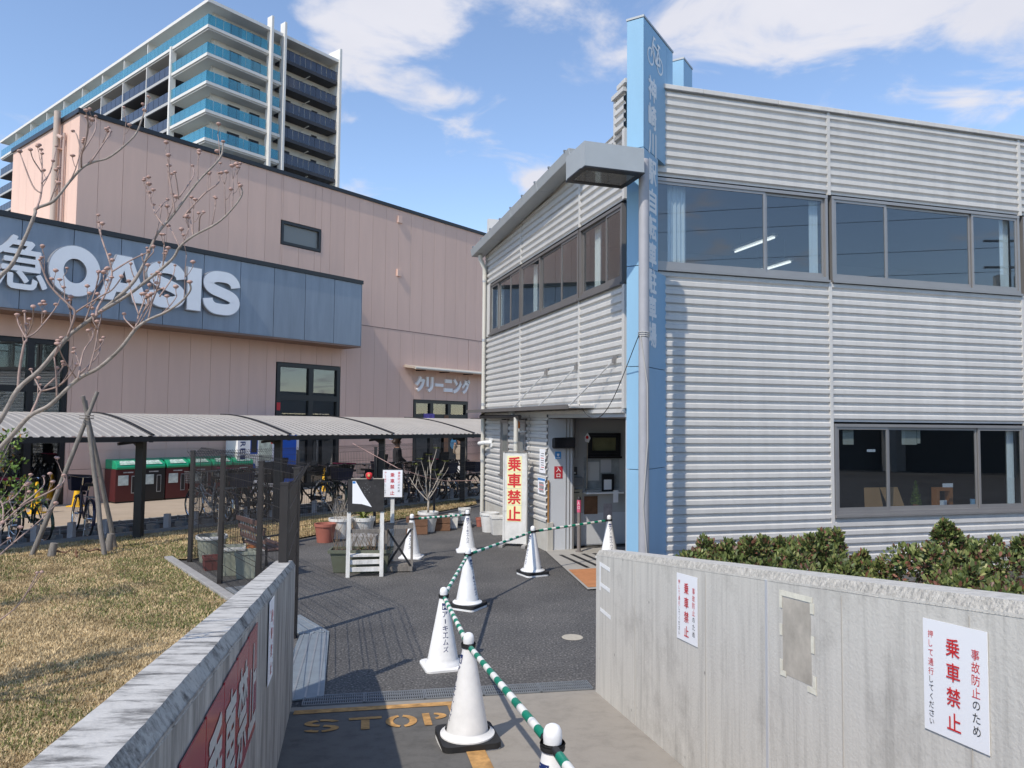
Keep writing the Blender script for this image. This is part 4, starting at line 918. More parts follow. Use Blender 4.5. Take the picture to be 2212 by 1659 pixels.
# ================================================================ SUPERMARKET BUILDING
SF = Frame((SW.x, SW.y), SD, 1)             # front: u to the right, v toward the plaza
SE = Frame((SW.x, SW.y), adir(38.9 - 90), -1)   # sunlit end of the upper volume: u going back
if SE.n.dot(Vector((-.6, -.8, 0))) < 0: SE = Frame((SW.x, SW.y), adir(38.9 - 90), 1)
ST = thing('supermarket_building', 'large supermarket with pink vertical siding and blue grey sign band', 'building', SF(4, -2, 0))
def spart(name, mb, m, **k): return obj(name, mb, m, ST, **k)
PW = .635
OPEN = [(6.16, 7.76, 7.96, 8.77), (6.12, 8.70, 0, 4.12), (12.2, 15.32, 0, 3.09), (-1.75, -.04, 0, 4.22)]   # u0,u1,z0,z1
def wall_strips(z0, z1, u0, u1, first):
    us = [u0]; u = first
    while u < u1 - .05:
        if u > u0 + .05: us.append(u)
        u += PW
    us.append(u1)
    for a, b in zip(us[:-1], us[1:]):
        segs = [(a, b, z0, z1)]
        for (c, d, e, f) in OPEN:
            out = []
            for (p, q, r, s) in segs:
                if d <= p or c >= q or f <= r or e >= s: out.append((p, q, r, s)); continue
                if c > p: out.append((p, c, r, s))
                if d < q: out.append((d, q, r, s))
                pp, qq = max(p, c), min(q, d)
                if e > r: out.append((pp, qq, r, e))
                if f < s: out.append((pp, qq, f, s))
            segs = out
        for (p, q, r, s) in segs:
            if q - p < .03: continue
            mb = MB(); SF.box(mb, p + .004, q - .004, -.05, .0, r, s - .004); spart('wall_panel', mb, MT['pink'])
wall_strips(5.68, 10.26, 0.0, 21.0, .51); wall_strips(.9, 5.68, -6.0, 21.0, .06); wall_strips(.02, .895, -6.0, 21.0, .06)
mb = MB(); SF.box(mb, -6, 21, -.30, -.06, 0, 5.7); SF.box(mb, .02, 21, -.30, -.06, 5.7, 10.15)
mb2 = MB()   # backing with openings left free
for (a, b, z0, z1) in ((.02, 6.1, .0, 10.15), (6.1, 7.8, 4.2, 7.9), (6.1, 7.8, 8.8, 10.15), (7.8, 21, 4.2, 10.15), (8.75, 12.15, 0, 4.2), (12.15, 15.4, 3.15, 4.2), (15.4, 21, 0, 4.2), (-6, -1.8, 0, 5.7), (-1.8, .02, 4.3, 5.7)): SF.box(mb2, a, b, -.14, -.06, z0, z1)
spart('wall_backing', mb2, MT['pinkdark'])
n_e = 8
for i in range(n_e):
    a, b = i * .604, (i + 1) * .604; mb = MB(); SE.box(mb, a + .003, b - .003, -.05, .0, 6.9, 10.26); spart('end_panel', mb, MT['pink'])
mb = MB(); SE.box(mb, .02, 4.83, -.12, -.055, 6.9, 10.15); spart('wall_backing', mb, MT['pinkdark'])
mb = MB(); SF.box(mb, -.06, 21, -.14, .05, 10.26, 10.38); spart('parapet_cap', mb, MT['darkframe']); mb = MB(); SE.box(mb, .0, 4.86, -.14, .055, 10.26, 10.381); spart('parapet_cap', mb, MT['darkframe'])
mb = MB(); mb.hexa([SF(0.1, -.15, 6.9), SF(20.9, -.15, 6.9), SF(20.9, -4.8, 6.9), SF(.1, -4.8, 6.9), SF(0.1, -.15, 10.1), SF(20.9, -.15, 10.1), SF(20.9, -4.8, 10.1), SF(.1, -4.8, 10.1)]); spart('upper_block', mb, MT['pink'])
mb = MB(); mb.hexa([SF(-6, -.3, 5.72), SF(21, -.3, 5.72), SF(21, -12, 5.72), SF(-6, -12, 5.72), SF(-6, -.3, 6.88), SF(21, -.3, 6.88), SF(21, -12, 6.88), SF(-6, -12, 6.88)]); spart('podium_roof', mb, MT['aptgrey'])
mb = MB(); SF.box(mb, -6, 21, -.06, .05, 6.86, 6.90); 
# drain pipe and conduit on the sunlit end
mb = MB(); SE_ = lambda u, v, z: SE(u, v, z)
mb.tube([SE(1.15, .13, 6.9), SE(1.15, .13, 10.55)], .085, 12); spart('downpipe', mb, mat('beige_pipe', (.46, .37, .31), .6), smooth='auto')
mb = MB(); mb.tube([SE(.82, .06, 6.9), SE(.82, .06, 9.9)], .035, 8); spart('conduit', mb, mat('pink_pipe', (.47, .34, .29), .6), smooth='auto')
mb = MB(); mb.tube([SE(.82, .10, 9.75), SE(1.15, .12, 9.9)], .05, 8); spart('pipe_branch', mb, mat('pink_pipe2', (.47, .34, .29), .6), smooth='auto')
for z in (7.4, 8.6, 9.5): mb = MB(); SE.box(mb, 1.02, 1.28, .0, .15, z, z + .03); spart('pipe_clamp', mb, MT['pink'])
# horizontal joint band
mb = MB(); SF.box(mb, 8.8, 21, -.002, .006, 5.665, 5.69); spart('joint_band', mb, MT['pinkdark'])
# upper window, vents
def swin(u0, u1, z0, z1, cu=(), cz=(), fw_=.09, mg=None, recess=.06, name='window'):
    mb = MB(); SF.box(mb, u0, u1, -.12, .015, z0, z0 + fw_); SF.box(mb, u0, u1, -.12, .016, z1 - fw_, z1); SF.box(mb, u0, u0 + fw_, -.12, .014, z0 + fw_, z1 - fw_); SF.box(mb, u1 - fw_, u1, -.12, .014, z0 + fw_, z1 - fw_)
    for c in cu: SF.box(mb, c - fw_ * .7, c + fw_ * .7, -.11, .012, z0 + fw_, z1 - fw_)
    for c in cz: SF.box(mb, u0 + fw_, u1 - fw_, -.105, .010, c - fw_ * .7, c + fw_ * .7)
    w = spart(name, mb, MT['darkframe'])
    ue = [u0 + fw_] + [x for c in cu for x in (c - fw_ * .7, c + fw_ * .7)] + [u1 - fw_]; ze = [z0 + fw_] + [x for c in cz for x in (c - fw_ * .7, c + fw_ * .7)] + [z1 - fw_]
    for i in range(0, len(ue), 2):
        for j in range(0, len(ze), 2):
            mb = MB(); SF.box(mb, ue[i], ue[i + 1], -.07, -.064, ze[j], ze[j + 1]); obj('pane', mb, mg or MT['frost'], w)
    return w
swin(6.18, 7.74, 7.98, 8.75)
dw = swin(6.15, 8.68, .03, 4.10, (7.48,), (2.98,), .13, MT['glass_dark'], name='entrance_door')
mb = MB(); SF.box(mb, 7.72, 7.75, .02, .06, .9, 1.9); obj('handle', mb, MT['chrome'], dw); mb = MB(); SF.box(mb, 6.17, 6.30, .016, .019, 2.55, 2.80); obj('sticker', mb, MT['red'], dw)
swin(-1.72, -.06, .03, 4.20, (-.9,), (2.95, 1.75), .11, MT['glass_dark']); 
mb = MB()
for i in range(26): SF.box(mb, -1.66, -.12, -.30, -.27, 1.95 + i * .05, 1.975 + i * .05)
spart('window_blind', mb, mat('blind', (.30, .30, .28), .8))
cw = swin(12.22, 15.3, .03, 3.07, (13.2, 14.2), (2.45,), .12, MT['glass_dark'], name='shop_door')
mb = MB(); SF.box(mb, -5.9, 2.5, -2.0, -1.95, .021, 5.7); SF.box(mb, 4.5, 17.5, -1.6, -1.55, .021, 5.7); SF.box(mb, 4.5, 17.5, -1.54, -.15, 4.6, 4.65); SF.box(mb, 4.5, 4.55, -1.54, -.15, .03, 4.59); SF.box(mb, 17.45, 17.5, -1.54, -.15, .03, 4.59); SF.box(mb, -5.9, 2.5, -1.94, -.15, 4.6, 4.65); SF.box(mb, 2.4, 2.45, -1.94, -.15, .03, 4.59); SF.box(mb, -5.9, -5.85, -1.94, -.15, .03, 4.59); SF.box(mb, -1.8, 15.4, -1.62, -.15, .005, .02); SF.box(mb, 5.9, 8.0, -.6, -.55, 7.6, 9.4)
spart('interior_wall', mb, MT['interior_dark'])
for z in (9.88, 7.84): mb = MB(); SF.box(mb, 11.22, 11.44, .0, .06, z - .13, z + .13); spart('vent', mb, MT['pink'], bevel=.01)
# sign band
SO = .9
for i in range(13):
    a = -6.1 + i * 1.148 + .0; b = a + 1.148
    mb = MB(); SF.box(mb, a + .008, b - .008, SO - .05, SO, 4.80, 6.93); spart('sign_panel', mb, MT['bluegrey'])
mb = MB(); SF.box(mb, -6.05, 8.80, .01, SO - .055, 4.82, 6.9); spart('sign_box', mb, MT['bluejoint']); mb = MB(); SF.box(mb, -6.1, 8.86, .004, SO + .05, 6.935, 7.06); spart('sign_cap', mb, MT['darkframe'])
mb = MB(); SF.box(mb, -6.1, 8.83, .02, SO - .002, 4.74, 4.795); spart('sign_soffit', mb, mat('soffit_brown', (.20, .13, .10), .7))
mb = MB(); SF.box(mb, 8.832, 8.845, .0, SO, 4.80, 6.93); spart('sign_end', mb, MT['bluegrey'])
# raised letters
def strip(pts, th):
    P = []
    for i in range(len(pts) - 1):
        p0, p1, p2, p3 = [Vector(pts[max(0, min(len(pts) - 1, j))]) for j in (i - 1, i, i + 1, i + 2)]
        for k in range(4):
            u = k / 4; P.append(.5 * ((2 * p1) + (p2 - p0) * u + (2 * p0 - 5 * p1 + 4 * p2 - p3) * u * u + (3 * p1 - p0 - 3 * p2 + p3) * u ** 3))
    P.append(Vector(pts[-1])); L = []
    for i, p in enumerate(P):
        t = (P[min(i + 1, len(P) - 1)] - P[max(i - 1, 0)]).normalized(); n = Vector((-t.y, t.x)) * th / 2; L.append((p - n, p + n))
    return [[L[i][0], L[i + 1][0], L[i + 1][1], L[i][1]] for i in range(len(L) - 1)]
SP_ = [(.865, .66), (.83, .76), (.70, .855), (.5, .875), (.29, .85), (.155, .76), (.16, .645), (.28, .565), (.5, .505), (.73, .44), (.85, .35), (.84, .235), (.71, .145), (.5, .125), (.29, .145), (.165, .24), (.135, .345)]
LET = {'O': [[(.5 + a_ * math.cos(t_), .5 + b_ * math.sin(t_)) for a_, b_, t_ in ((.5, .5, q), (.5, .5, q + math.pi / 18), (.225, .245, q + math.pi / 18), (.225, .245, q))] for q in [k * math.pi / 18 for k in range(36)]],
       'A': [[(0, 0), (.30, 0), (.36, .19), (.43, .40), (.35, 1)], [(.43, .40), (.5, .68), (.5, 1), (.35, 1)], [(1, 0), (.65, 1), (.57, .40), (.64, .19), (.70, 0)], [(.57, .40), (.65, 1), (.5, 1), (.5, .68)], [(.36, .19), (.64, .19), (.57, .40), (.43, .40)]],
       'I': [[(0, 0), (1, 0), (1, 1), (0, 1)]], 'S': strip(SP_, .25)}
for ch, u0_, u1_, z0_, z1_ in (('急', -2.06, -.98, 5.27, 6.5), ('O', -.95, .24, 5.25, 6.5), ('A', .19, 1.45, 5.28, 6.46), ('S', 1.40, 2.50, 5.25, 6.5), ('I', 2.54, 2.94, 5.28, 6.47), ('S', 2.99, 4.16, 5.25, 6.5)):
    w_, h_ = u1_ - u0_, z1_ - z0_
    if ch == '急':
        M = SF.mat((u0_ + u1_) / 2, SO + .13, (z0_ + z1_) / 2); off = .02
        L_ = obj('letter', text_mb(M, [(ch, 0, 0, w_, h_)], off, .0), MT['letter'], ST)
        v, f, bb = glyph(ch, .012, .5); M2 = SF.mat((u0_ + u1_) / 2, SO + .06, (z0_ + z1_) / 2); sx, sy = (w_ + .03) / (bb[1] - bb[0]), (h_ + .03) / (bb[3] - bb[2]); mb = MB()
        mb.add([M2 @ Vector(((a - (bb[0] + bb[1]) / 2) * sx, (b - (bb[2] + bb[3]) / 2) * sy, c * .128)) for a, b, c in v], f); obj('letter_case', mb, MT['letter_rim'], L_)
        continue
    mb, mc = MB(), MB()
    for poly in LET[ch]:
        mb.quad(*[SF(u0_ + x * w_, SO + .135, z0_ + y * h_) for x, y in poly])
        ex = lambda x, y, v: SF((u0_ + u1_) / 2 + (x - .5) * (w_ + .035), v, (z0_ + z1_) / 2 + (y - .5) * (h_ + .035))
        mc.prism(poly, lambda x, y: ex(x, y, SO + .002), lambda x, y: ex(x, y, SO + .128))
    L_ = obj('letter', mb, MT['letter'], ST); obj('letter_case', mc, MT['letter_rim'], L_)
# dry-cleaner sign and awning
x = 12.23; cwid = (15.37 - 12.23) / 6
for i, ch in enumerate('クリーニング'):
    kw, kh = {'リ': (.72, 1), 'ー': (.86, .22), 'ニ': (.9, .86)}.get(ch, (.95, 1))
    v, f, bb = glyph(ch, .055, .2); M = SF.mat(x + cwid * (i + .5), .045, 3.69); mb = MB(); sx, sy = cwid * kw / (bb[1] - bb[0]), .60 * kh / (bb[3] - bb[2])
    mb.add([M @ Vector(((a - (bb[0] + bb[1]) / 2) * sx, (b - (bb[2] + bb[3]) / 2) * sy, c * .2)) for a, b, c in v], f); obj('shop_letter', mb, MT['letter'], ST)
AW = thing('awning', 'folded beige awning above the cleaner shop lettering', 'awning', SF(14, 0, 4.3)); mb = MB(); mb.hexa([SF(11.7, .005, 4.30), SF(16.6, .005, 4.30), SF(16.6, .6, 4.22), SF(11.7, .6, 4.22), SF(11.7, .005, 4.40), SF(16.6, .005, 4.40), SF(16.6, .6, 4.29), SF(11.7, .6, 4.29)]); obj('canopy', mb, mat('awning_beige', (.40, .34, .29), .7), AW)
mb = MB(); mb.tube([SF(11.7, .6, 4.25), SF(16.6, .6, 4.25)], .05, 10); obj('roller', mb, MT['pvc'], AW)
for u in (12.3, 13.6, 15.0, 16.2): mb = MB(); mb.bar(SF(u, .02, 4.2), SF(u, .55, 4.2), .03, .04); obj('arm', mb, MT['black'], AW)
# posters and boards in the cleaner's windows
for lab, a, b, z0, z1, m in (('purple poster in the cleaner shop window', 12.75, 13.35, 2.1, 2.55, mat('poster_purple', (.10, .07, .33), .6, var=.5, vscale=6)), ('small white notice on the cleaner shop door', 12.32, 12.62, 1.75, 2.05, MT['paper']), ('brown panel beside the cleaner shop entrance', 13.9, 14.15, .6, 2.5, MT['brownwood']), ('round pale blue sticker on cleaner shop glass', 14.28, 14.62, 1.15, 1.55, mat('sticker_sky', (.10, .34, .52), .5)), ('pale blue lettered sheet in cleaner shop window', 14.35, 15.0, 1.98, 2.2, mat('sheet_blue', (.16, .38, .50), .5, var=.6, vscale=12)), ('pink lettered sheet in cleaner shop window', 14.4, 14.95, 1.66, 1.86, mat('sheet_pink', (.42, .16, .18), .5, var=.6, vscale=12)), ('white lettered strip on the cleaner shop glass', 12.8, 13.3, 1.65, 1.95, mat('strip_white', (.42, .42, .43), .6, var=.5, vscale=14))):
    t = thing('poster', lab, 'poster', SF(a, .02, z0)); mb = MB()
    if 'round' in lab: M = SF.mat((a + b) / 2, .022, (z0 + z1) / 2); mb.quad(*[M @ Vector((.19 * math.cos(k_ * .3142), .21 * math.sin(k_ * .3142), 0)) for k_ in range(20)])
    else: SF.box(mb, a, b, .018, .022, z0, z1)
    obj('sheet', mb, m, t)
t = thing('banner', 'tall blue banner beside the bicycle park corner', 'banner', SF(15.9, .4, 0)); mb = MB(); SF.box(mb, 15.75, 16.35, .38, .40, .75, 2.6); obj('cloth', mb, MT['vendblue'], t); mb = MB(); mb.tube([SF(15.73, .39, 0), SF(15.73, .39, 2.65)], .02, 8); obj('pole', mb, MT['white'], t)
obj('lettering', text_mb(SF.mat(15.95, .404, 2.0) @ Matrix.Rotation(R(-90), 4, 'Z'), [(c, -.5 + i * .17, .0, .12, .2) for i, c in enumerate('nsor no')if c != ' '], .01), MT['paper'], t)
t = thing('price_sign', 'small white switch box on pink wall between shop doors', 'sign', SF(11.0, .01, 1.6)); mb = MB(); SF.box(mb, 11.0, 11.22, .004, .03, 1.55, 1.88); obj('box', mb, MT['paper'], t); mb = MB(); SF.box(mb, 11.05, 11.17, .031, .034, 1.6, 1.7); obj('panel', mb, MT['ink'], t)
mb = MB(); SF.box(mb, .0, 5.6, .002, .01, 1.38, 1.41); spart('wall_ledge', mb, MT['pink'])

# ---- recycling bins
bins_lab = ['maroon recycling bin with green lid, leftmost of the row', 'black recycling bin with green lid in the row', 'maroon recycling bin with green lid right of the black one', 'maroon recycling bin with green lid, fourth of the row', 'maroon recycling bin with green lid behind the fence, second from right', 'maroon recycling bin with green lid, rightmost of the row']
for i in range(6):
    u = .90 + i * .67; v0_ = .12; t = thing('recycling_bin', bins_lab[i], 'recycling bin', SF(u + .32, .4, .02), 0, 'green lidded recycling bins')
    bm_ = MT['binblack'] if i == 1 else MT['binred']
    mb = MB(); SF.box(mb, u, u + .64, v0_, v0_ + .66, .06, .90); obj('body', mb, bm_, t, bevel=.012)
    mb = MB(); SF.box(mb, u + .03, u + .61, v0_ + .03, v0_ + .63, .02, .06); obj('base', mb, MT['black'], t)
    prof = [(.0, .90), (.68, .90), (.70, .95), (.66, 1.04), (.52, 1.11), (.30, 1.15), (.0, 1.15)]
    mb = MB(); mb.prism(prof, lambda a, z: SF(u + .012, v0_ + a, z), lambda a, z: SF(u + .628, v0_ + a, z)); lid = obj('lid', mb, MT['bingreen'], t, bevel=.015)
    mb = MB(); mb.quad(SF(u + .09, v0_ + .685, 1.02), SF(u + .55, v0_ + .685, 1.02), SF(u + .50, v0_ + .545, 1.115), SF(u + .14, v0_ + .545, 1.115)); obj('label_panel', mb, mat('lid_label', (.45, .55, .50), .5, var=.5, vscale=14), lid)
    mb = MB(); SF.box(mb, u + .07, u + .33, v0_ + .662, v0_ + .666, .48, .74); obj('poster', mb, mat('bin_poster', (.46, .52, .50), .5, var=.25, vscale=12), t)
    mb = MB(); SF.box(mb, u + .41, u + .53, v0_ + .662, v0_ + .667, .26, .72); obj('slot_window', mb, MT['steel'] if i != 2 else MT['darksteel'], t); mb = MB(); SF.box(mb, u + .425, u + .515, v0_ + .668, v0_ + .671, .28, .70); obj('slot_pane', mb, MT['black'], t)
    mb = MB(); SF.box(mb, u + .2, u + .45, v0_ + .662, v0_ + .665, .80, .83); obj('name_strip', mb, mat('strip_text', (.4, .4, .4), .5, var=.6, vscale=30), t)
# ---- vending machine and photo booth panel (white) with blue neighbour
t = thing('photo_machine', 'white self service machine with posters and round blue mark', 'machine', SF(5.2, .4, .02)); mb = MB(); SF.box(mb, 4.38, 5.62, .1, .75, .02, 2.05); obj('body', mb, MT['white'], t, bevel=.01)
for nm, a, m in (('portrait_poster', (4.83, 5.02, .752, .756, 1.25, 1.95), MT['ink']), ('portrait_ground', (4.80, 5.05, .7505, .7515, 1.2, 2.0), MT['vendblue']), ('face', (4.88, 4.97, .757, .759, 1.62, 1.80), MT['skin']), ('price_panel', (5.10, 5.55, .752, .756, 1.0, 1.95), mat('panel_mix', (.45, .50, .42), .5, var=.5, vscale=7)), ('tray', (5.12, 5.58, .752, .80, .60, .95), MT['black']), ('red_strip', (5.50, 5.56, .757, .76, 1.5, 1.98), MT['red'])):
    obj(nm, bx(SF, *a), m, t)
mb = MB(); M = SF.mat(4.9, .758, .80); mb.quad(*[M @ Vector((.10 * math.cos(k_ * .3142), .13 * math.sin(k_ * .3142), 0)) for k_ in range(20)]); obj('round_mark', mb, MT['vendblue'], t)
obj('lettering', text_mb(SF.mat(4.55, .757, 1.3) @ Matrix.Rotation(R(-90), 4, 'Z'), [(c, -.6 + i * .2, 0, .15, .16) for i, c in enumerate('KIREI!')], .03), MT['navy'], t)
t = thing('vending_machine', 'plain dark blue vending machine beside the white one', 'vending machine', SF(5.9, .4, .02)); mb = MB(); SF.box(mb, 5.66, 6.40, .08, .80, .02, 2.05); obj('body', mb, MT['vendblue'], t, bevel=.01); mb = MB(); SF.box(mb, 6.41, 6.62, .08, .62, .02, 1.95); obj('side_panel', mb, MT['white'], t, bevel=.006); obj('kick_plate', bx(SF, 5.7, 6.36, .802, .81, .06, .30), MT['black'], t)

# ================================================================ BICYCLE SHELTER (curved metal roof on black posts)
HO = 7.05                                  # distance of the front post line from the store wall
SH = thing('bicycle_shelter', 'long bicycle shelter with grey curved metal roof on black posts', 'shelter', SP(6, HO, 0))
def roofpt(t, k):                          # k 0 front eave .. 1 back edge
    o = HO + .35 - k * 2.75; return SP(t, o, 1.90 + .42 * math.sin(k * math.pi * .5) ** 1.0)
bay = 2.93; T0 = -1.34 - 3 * 2.93
for b_ in range(10):
    t0, t1 = T0 + b_ * bay, T0 + (b_ + 1) * bay - .03
    mb = MB(); nr = 9; nst = int(bay / .16); V = []; ribs = nst * 4
    us = []
    for i in range(nst):
        w_ = (t1 - t0) / nst; a = t0 + i * w_; us += [(a, 0), (a + w_ * .55, 0), (a + w_ * .62, .016), (a + w_ * .93, .016)]
    us.append((t1, 0))
    for (u, h) in us:
        for j in range(nr + 1): p = roofpt(u, j / nr); V.append(p + Vector((0, 0, h)))
    mb.add(V, [(c * (nr + 1) + j, (c + 1) * (nr + 1) + j, (c + 1) * (nr + 1) + j + 1, c * (nr + 1) + j + 1) for c in range(len(us) - 1) for j in range(nr)]); obj('roof_panel', mb, MT['roofmetal'], SH)
    mb = MB()
    for j in range(nr): mb.bar(roofpt(t1 + .015, j / nr) + Vector((0, 0, .03)), roofpt(t1 + .015, (j + 1) / nr) + Vector((0, 0, .03)), .07, .02)
    obj('roof_joint', mb, MT['black'], SH)
    mb = MB(); mb.bar(roofpt(t0, 0) + Vector((0, 0, -.05)), roofpt(t1 + .03, 0) + Vector((0, 0, -.05)), .06, .09); mb.bar(roofpt(t0, 1) + Vector((0, 0, -.05)), roofpt(t1 + .03, 1) + Vector((0, 0, -.05)), .06, .09); obj('eave_beam', mb, MT['black'], SH)
for b_ in range(11):
    t0 = T0 + b_ * bay - .03
    mb = MB(); mb.bar(SP(t0, HO - .05, 0), SP(t0, HO - .05, 1.98), .14, .14); ps = obj('post', mb, MT['black'], SH)
    mb = MB()
    for j in range(6): mb.bar(roofpt(t0, j / 6) + Vector((0, 0, -.06)), roofpt(t0, (j + 1) / 6) + Vector((0, 0, -.06)), .07, .10)
    mb.bar(SP(t0, HO - .1, 1.72), SP(t0, HO - .95, 2.05), .08, .08); obj('arm', mb, MT['black'], ps)
    mb = MB(); mb.box((0, 0, 0), (.0, 0, 0)) if False else mb.bar(SP(t0 - .45, HO + .02, 1.76), SP(t0 - .1, HO + .02, 1.80), .06, .05); obj('bracket', mb, MT['black'], ps)

# ================================================================ APARTMENT BLOCK far behind
AC = Vector((-32.958, 78.8, 0)); AR, AL = Frame((AC.x, AC.y), adir(38.7), 1), Frame((AC.x, AC.y), adir(-50.3), -1)
if AL.n.dot(Vector((-.5, -.8, 0))) < 0: AL = Frame((AC.x, AC.y), adir(-50.3), 1)
AP = thing('apartment_building', 'tall white apartment block with blue and dark glass balconies', 'building', AC)
def apart(name, mb, m, parent=None, **k): return obj(name, mb, m, parent or AP, **k)
FH = 3.09; ZT = 44.68; NF = 7; BD = 1.75
zf = [ZT - FH * i for i in range(NF)]          # top edge of each balcony slab
LEN, RLEN = 65.9, 17.6
# body
mb = MB(); q = [AR(BD, -BD, 0), AR(RLEN - .1, -BD, 0), AR(RLEN - .1, -14, 0), AR(-3, -16, 0)]
def I(a, b): return AC + AR.d * a + AL.d * b
body = [I(BD, BD), I(RLEN, BD), I(RLEN, 14), I(14, 14), I(14, LEN), I(BD, LEN)]
mb.prism([(p.x, p.y) for p in body], lambda x, y: Vector((x, y, 0)), lambda x, y: Vector((x, y, ZT + 2.6))); apart('wall', mb, MT['aptwhite'])
def aslab(name, fr, u0, u1, v0, v1, z0, z1, m, parent=None): mb = MB(); fr.box(mb, u0, u1, v0, v1, z0, z1); return apart(name, mb, m, parent)
# roof slab
mb = MB(); rs = [I(-.1, -.1), I(RLEN + .1, -.1), I(RLEN + .1, 14), I(14, 14), I(14, LEN + .3), I(-.1, LEN + .3)]
mb.prism([(p.x, p.y) for p in rs], lambda x, y: Vector((x, y, ZT + 2.42)), lambda x, y: Vector((x, y, ZT + 2.78))); apart('roof', mb, MT['aptwhite'])
mb = MB(); rs = [I(1.5, 1.5), I(RLEN - 1, 1.5), I(RLEN - 1, 13), I(13, 13), I(13, LEN - 1), I(1.5, LEN - 1)]
mb.prism([(p.x, p.y) for p in rs], lambda x, y: Vector((x, y, ZT + 2.781)), lambda x, y: Vector((x, y, ZT + 3.0))); apart('roof_deck', mb, MT['aptgrey'])
for i, z in enumerate(zf):
    # white corner balcony wrapping both faces
    LL = LEN if i == 0 else 8.0
    mb = MB(); c4 = [I(0, 0), I(9.2, 0), I(9.2, BD), I(BD, BD), I(BD, LL), I(0, LL)]
    mb.prism([(p.x, p.y) for p in c4], lambda x, y: Vector((x, y, z - .32)), lambda x, y: Vector((x, y, z)))
    sl = apart('balcony_slab', mb, MT['aptwhite'])
    mb = MB(); c5 = [I(.12, .12), I(9.0, .12), I(9.0, BD), I(BD, BD), I(BD, LL - .1), I(.12, LL - .1)]
    mb.prism([(p.x, p.y) for p in c5], lambda x, y: Vector((x, y, z - .50)), lambda x, y: Vector((x, y, z - .321))); obj('slab_edge', mb, MT['aptgrey'], sl)
    # blue glass panels
    n_ = 8
    for k_ in range(n_):
        a, b = .02 + k_ * 7.35 / n_, .02 + (k_ + 1) * 7.35 / n_ - .05
        aslab('glass_panel', AR, a, b, -.06, -.03, z + .04, z + 1.15, MT['glass_blue'], sl)
    aslab('glass_panel', AR, 7.75, 9.05, -.06, -.03, z + .04, z + 1.15, MT['glass_blue'], sl)
    n_ = int(LL / 1.02)
    for k_ in range(n_):
        a, b = .02 + k_ * LL / n_, .02 + (k_ + 1) * LL / n_ - .05
        aslab('glass_panel', AL, a, b, -.06, -.03, z + .04, z + 1.15, MT['glass_blue'], sl)
    # corner column, pipes
    mb = MB(); mb.hexa([I(BD - .1, BD - .1), I(BD + 1.3, BD - .1), I(BD + 1.3, BD + .6), I(BD - .1, BD + .6)] + [p + Vector((0, 0, 0)) for p in ()] if False else [p + Vector((0, 0, z)) for p in (I(BD - .1, BD - .1), I(BD + 1.3, BD - .1), I(BD + 1.3, BD + .6), I(BD - .1, BD + .6))] + [p + Vector((0, 0, z + FH - .5)) for p in (I(BD - .1, BD - .1), I(BD + 1.3, BD - .1), I(BD + 1.3, BD + .6), I(BD - .1, BD + .6))]); apart('column', mb, MT['aptwhite'])
    mb = MB(); mb.tube([AR(1.45, -BD + .12, z), AR(1.45, -BD + .12, z + FH - .4)], .07, 8); apart('drain_pipe', mb, MT['aptgrey'])
    # windows behind the blue balconies and the dark ones
    for (a, b) in ((3.55, 5.05), (6.25, 7.55), (10.3, 11.7), (14.75, 15.6)):
        mb = MB(); AR.box(mb, a, b, -BD + .012, -BD + .04, z + .05, z + 2.15); w = apart('window', mb, MT['aptdark'])
        aslab('pane', AR, a + .08, (a + b) / 2 - .03, -BD + .042, -BD + .05, z + .13, z + 2.05, mat('dark_pane', (.03, .035, .05), .08) if 'dark_pane' not in bpy.data.materials else bpy.data.materials['dark_pane'], w)
        aslab('pane', AR, (a + b) / 2 + .03, b - .08, -BD + .042, -BD + .05, z + .13, z + 2.05, bpy.data.materials['dark_pane'], w)
    aslab('wall_vent', AR, 5.9, 6.1, -BD + .01, -BD + .10, z + 2.05, z + 2.25, MT['aptgrey'])
    # dark balconies to the right
    aslab('dark_balcony', AR, 9.45, 17.2, -BD, -.02, z - .45, z - .05, MT['aptdark'])
    n_ = 10
    for k_ in range(n_):
        a, b = 9.47 + k_ * 7.7 / n_, 9.47 + (k_ + 1) * 7.7 / n_ - .07
        aslab('dark_panel', AR, a, b, -.08, -.04, z - .04, z + 1.10, MT['glass_grey'])
    aslab('rail', AR, 9.45, 17.2, -.10, -.02, z + 1.10, z + 1.15, MT['aptdark'])
    mb = MB(); mb.tube([AR(13.2, -BD + .1, z - .05), AR(13.2, -BD + .1, z + 2.2), AR(13.5, -.5, z + 2.5)], .06, 6); apart('drain_pipe', mb, MT['aptwhite'])
    if i >= 1:   # dark recessed balconies of the long side
        aslab('long_balcony', AL, 8.3, LEN, -BD, -.02, z - .34, z - .02, mat('long_grey', (.42, .42, .42), .7) if 'long_grey' not in bpy.data.materials else bpy.data.materials['long_grey'])
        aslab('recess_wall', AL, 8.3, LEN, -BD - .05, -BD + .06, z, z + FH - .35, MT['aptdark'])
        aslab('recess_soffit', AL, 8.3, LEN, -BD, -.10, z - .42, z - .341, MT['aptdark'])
        n_ = 44
        for k_ in range(n_):
            a, b = 8.35 + k_ * (LEN - 8.4) / n_, 8.35 + (k_ + 1) * (LEN - 8.4) / n_ - .08
            aslab('dark_panel', AL, a, b, -.08, -.04, z + .02, z + 1.12, MT['glass_grey'] if False else MT['aptpanel'])
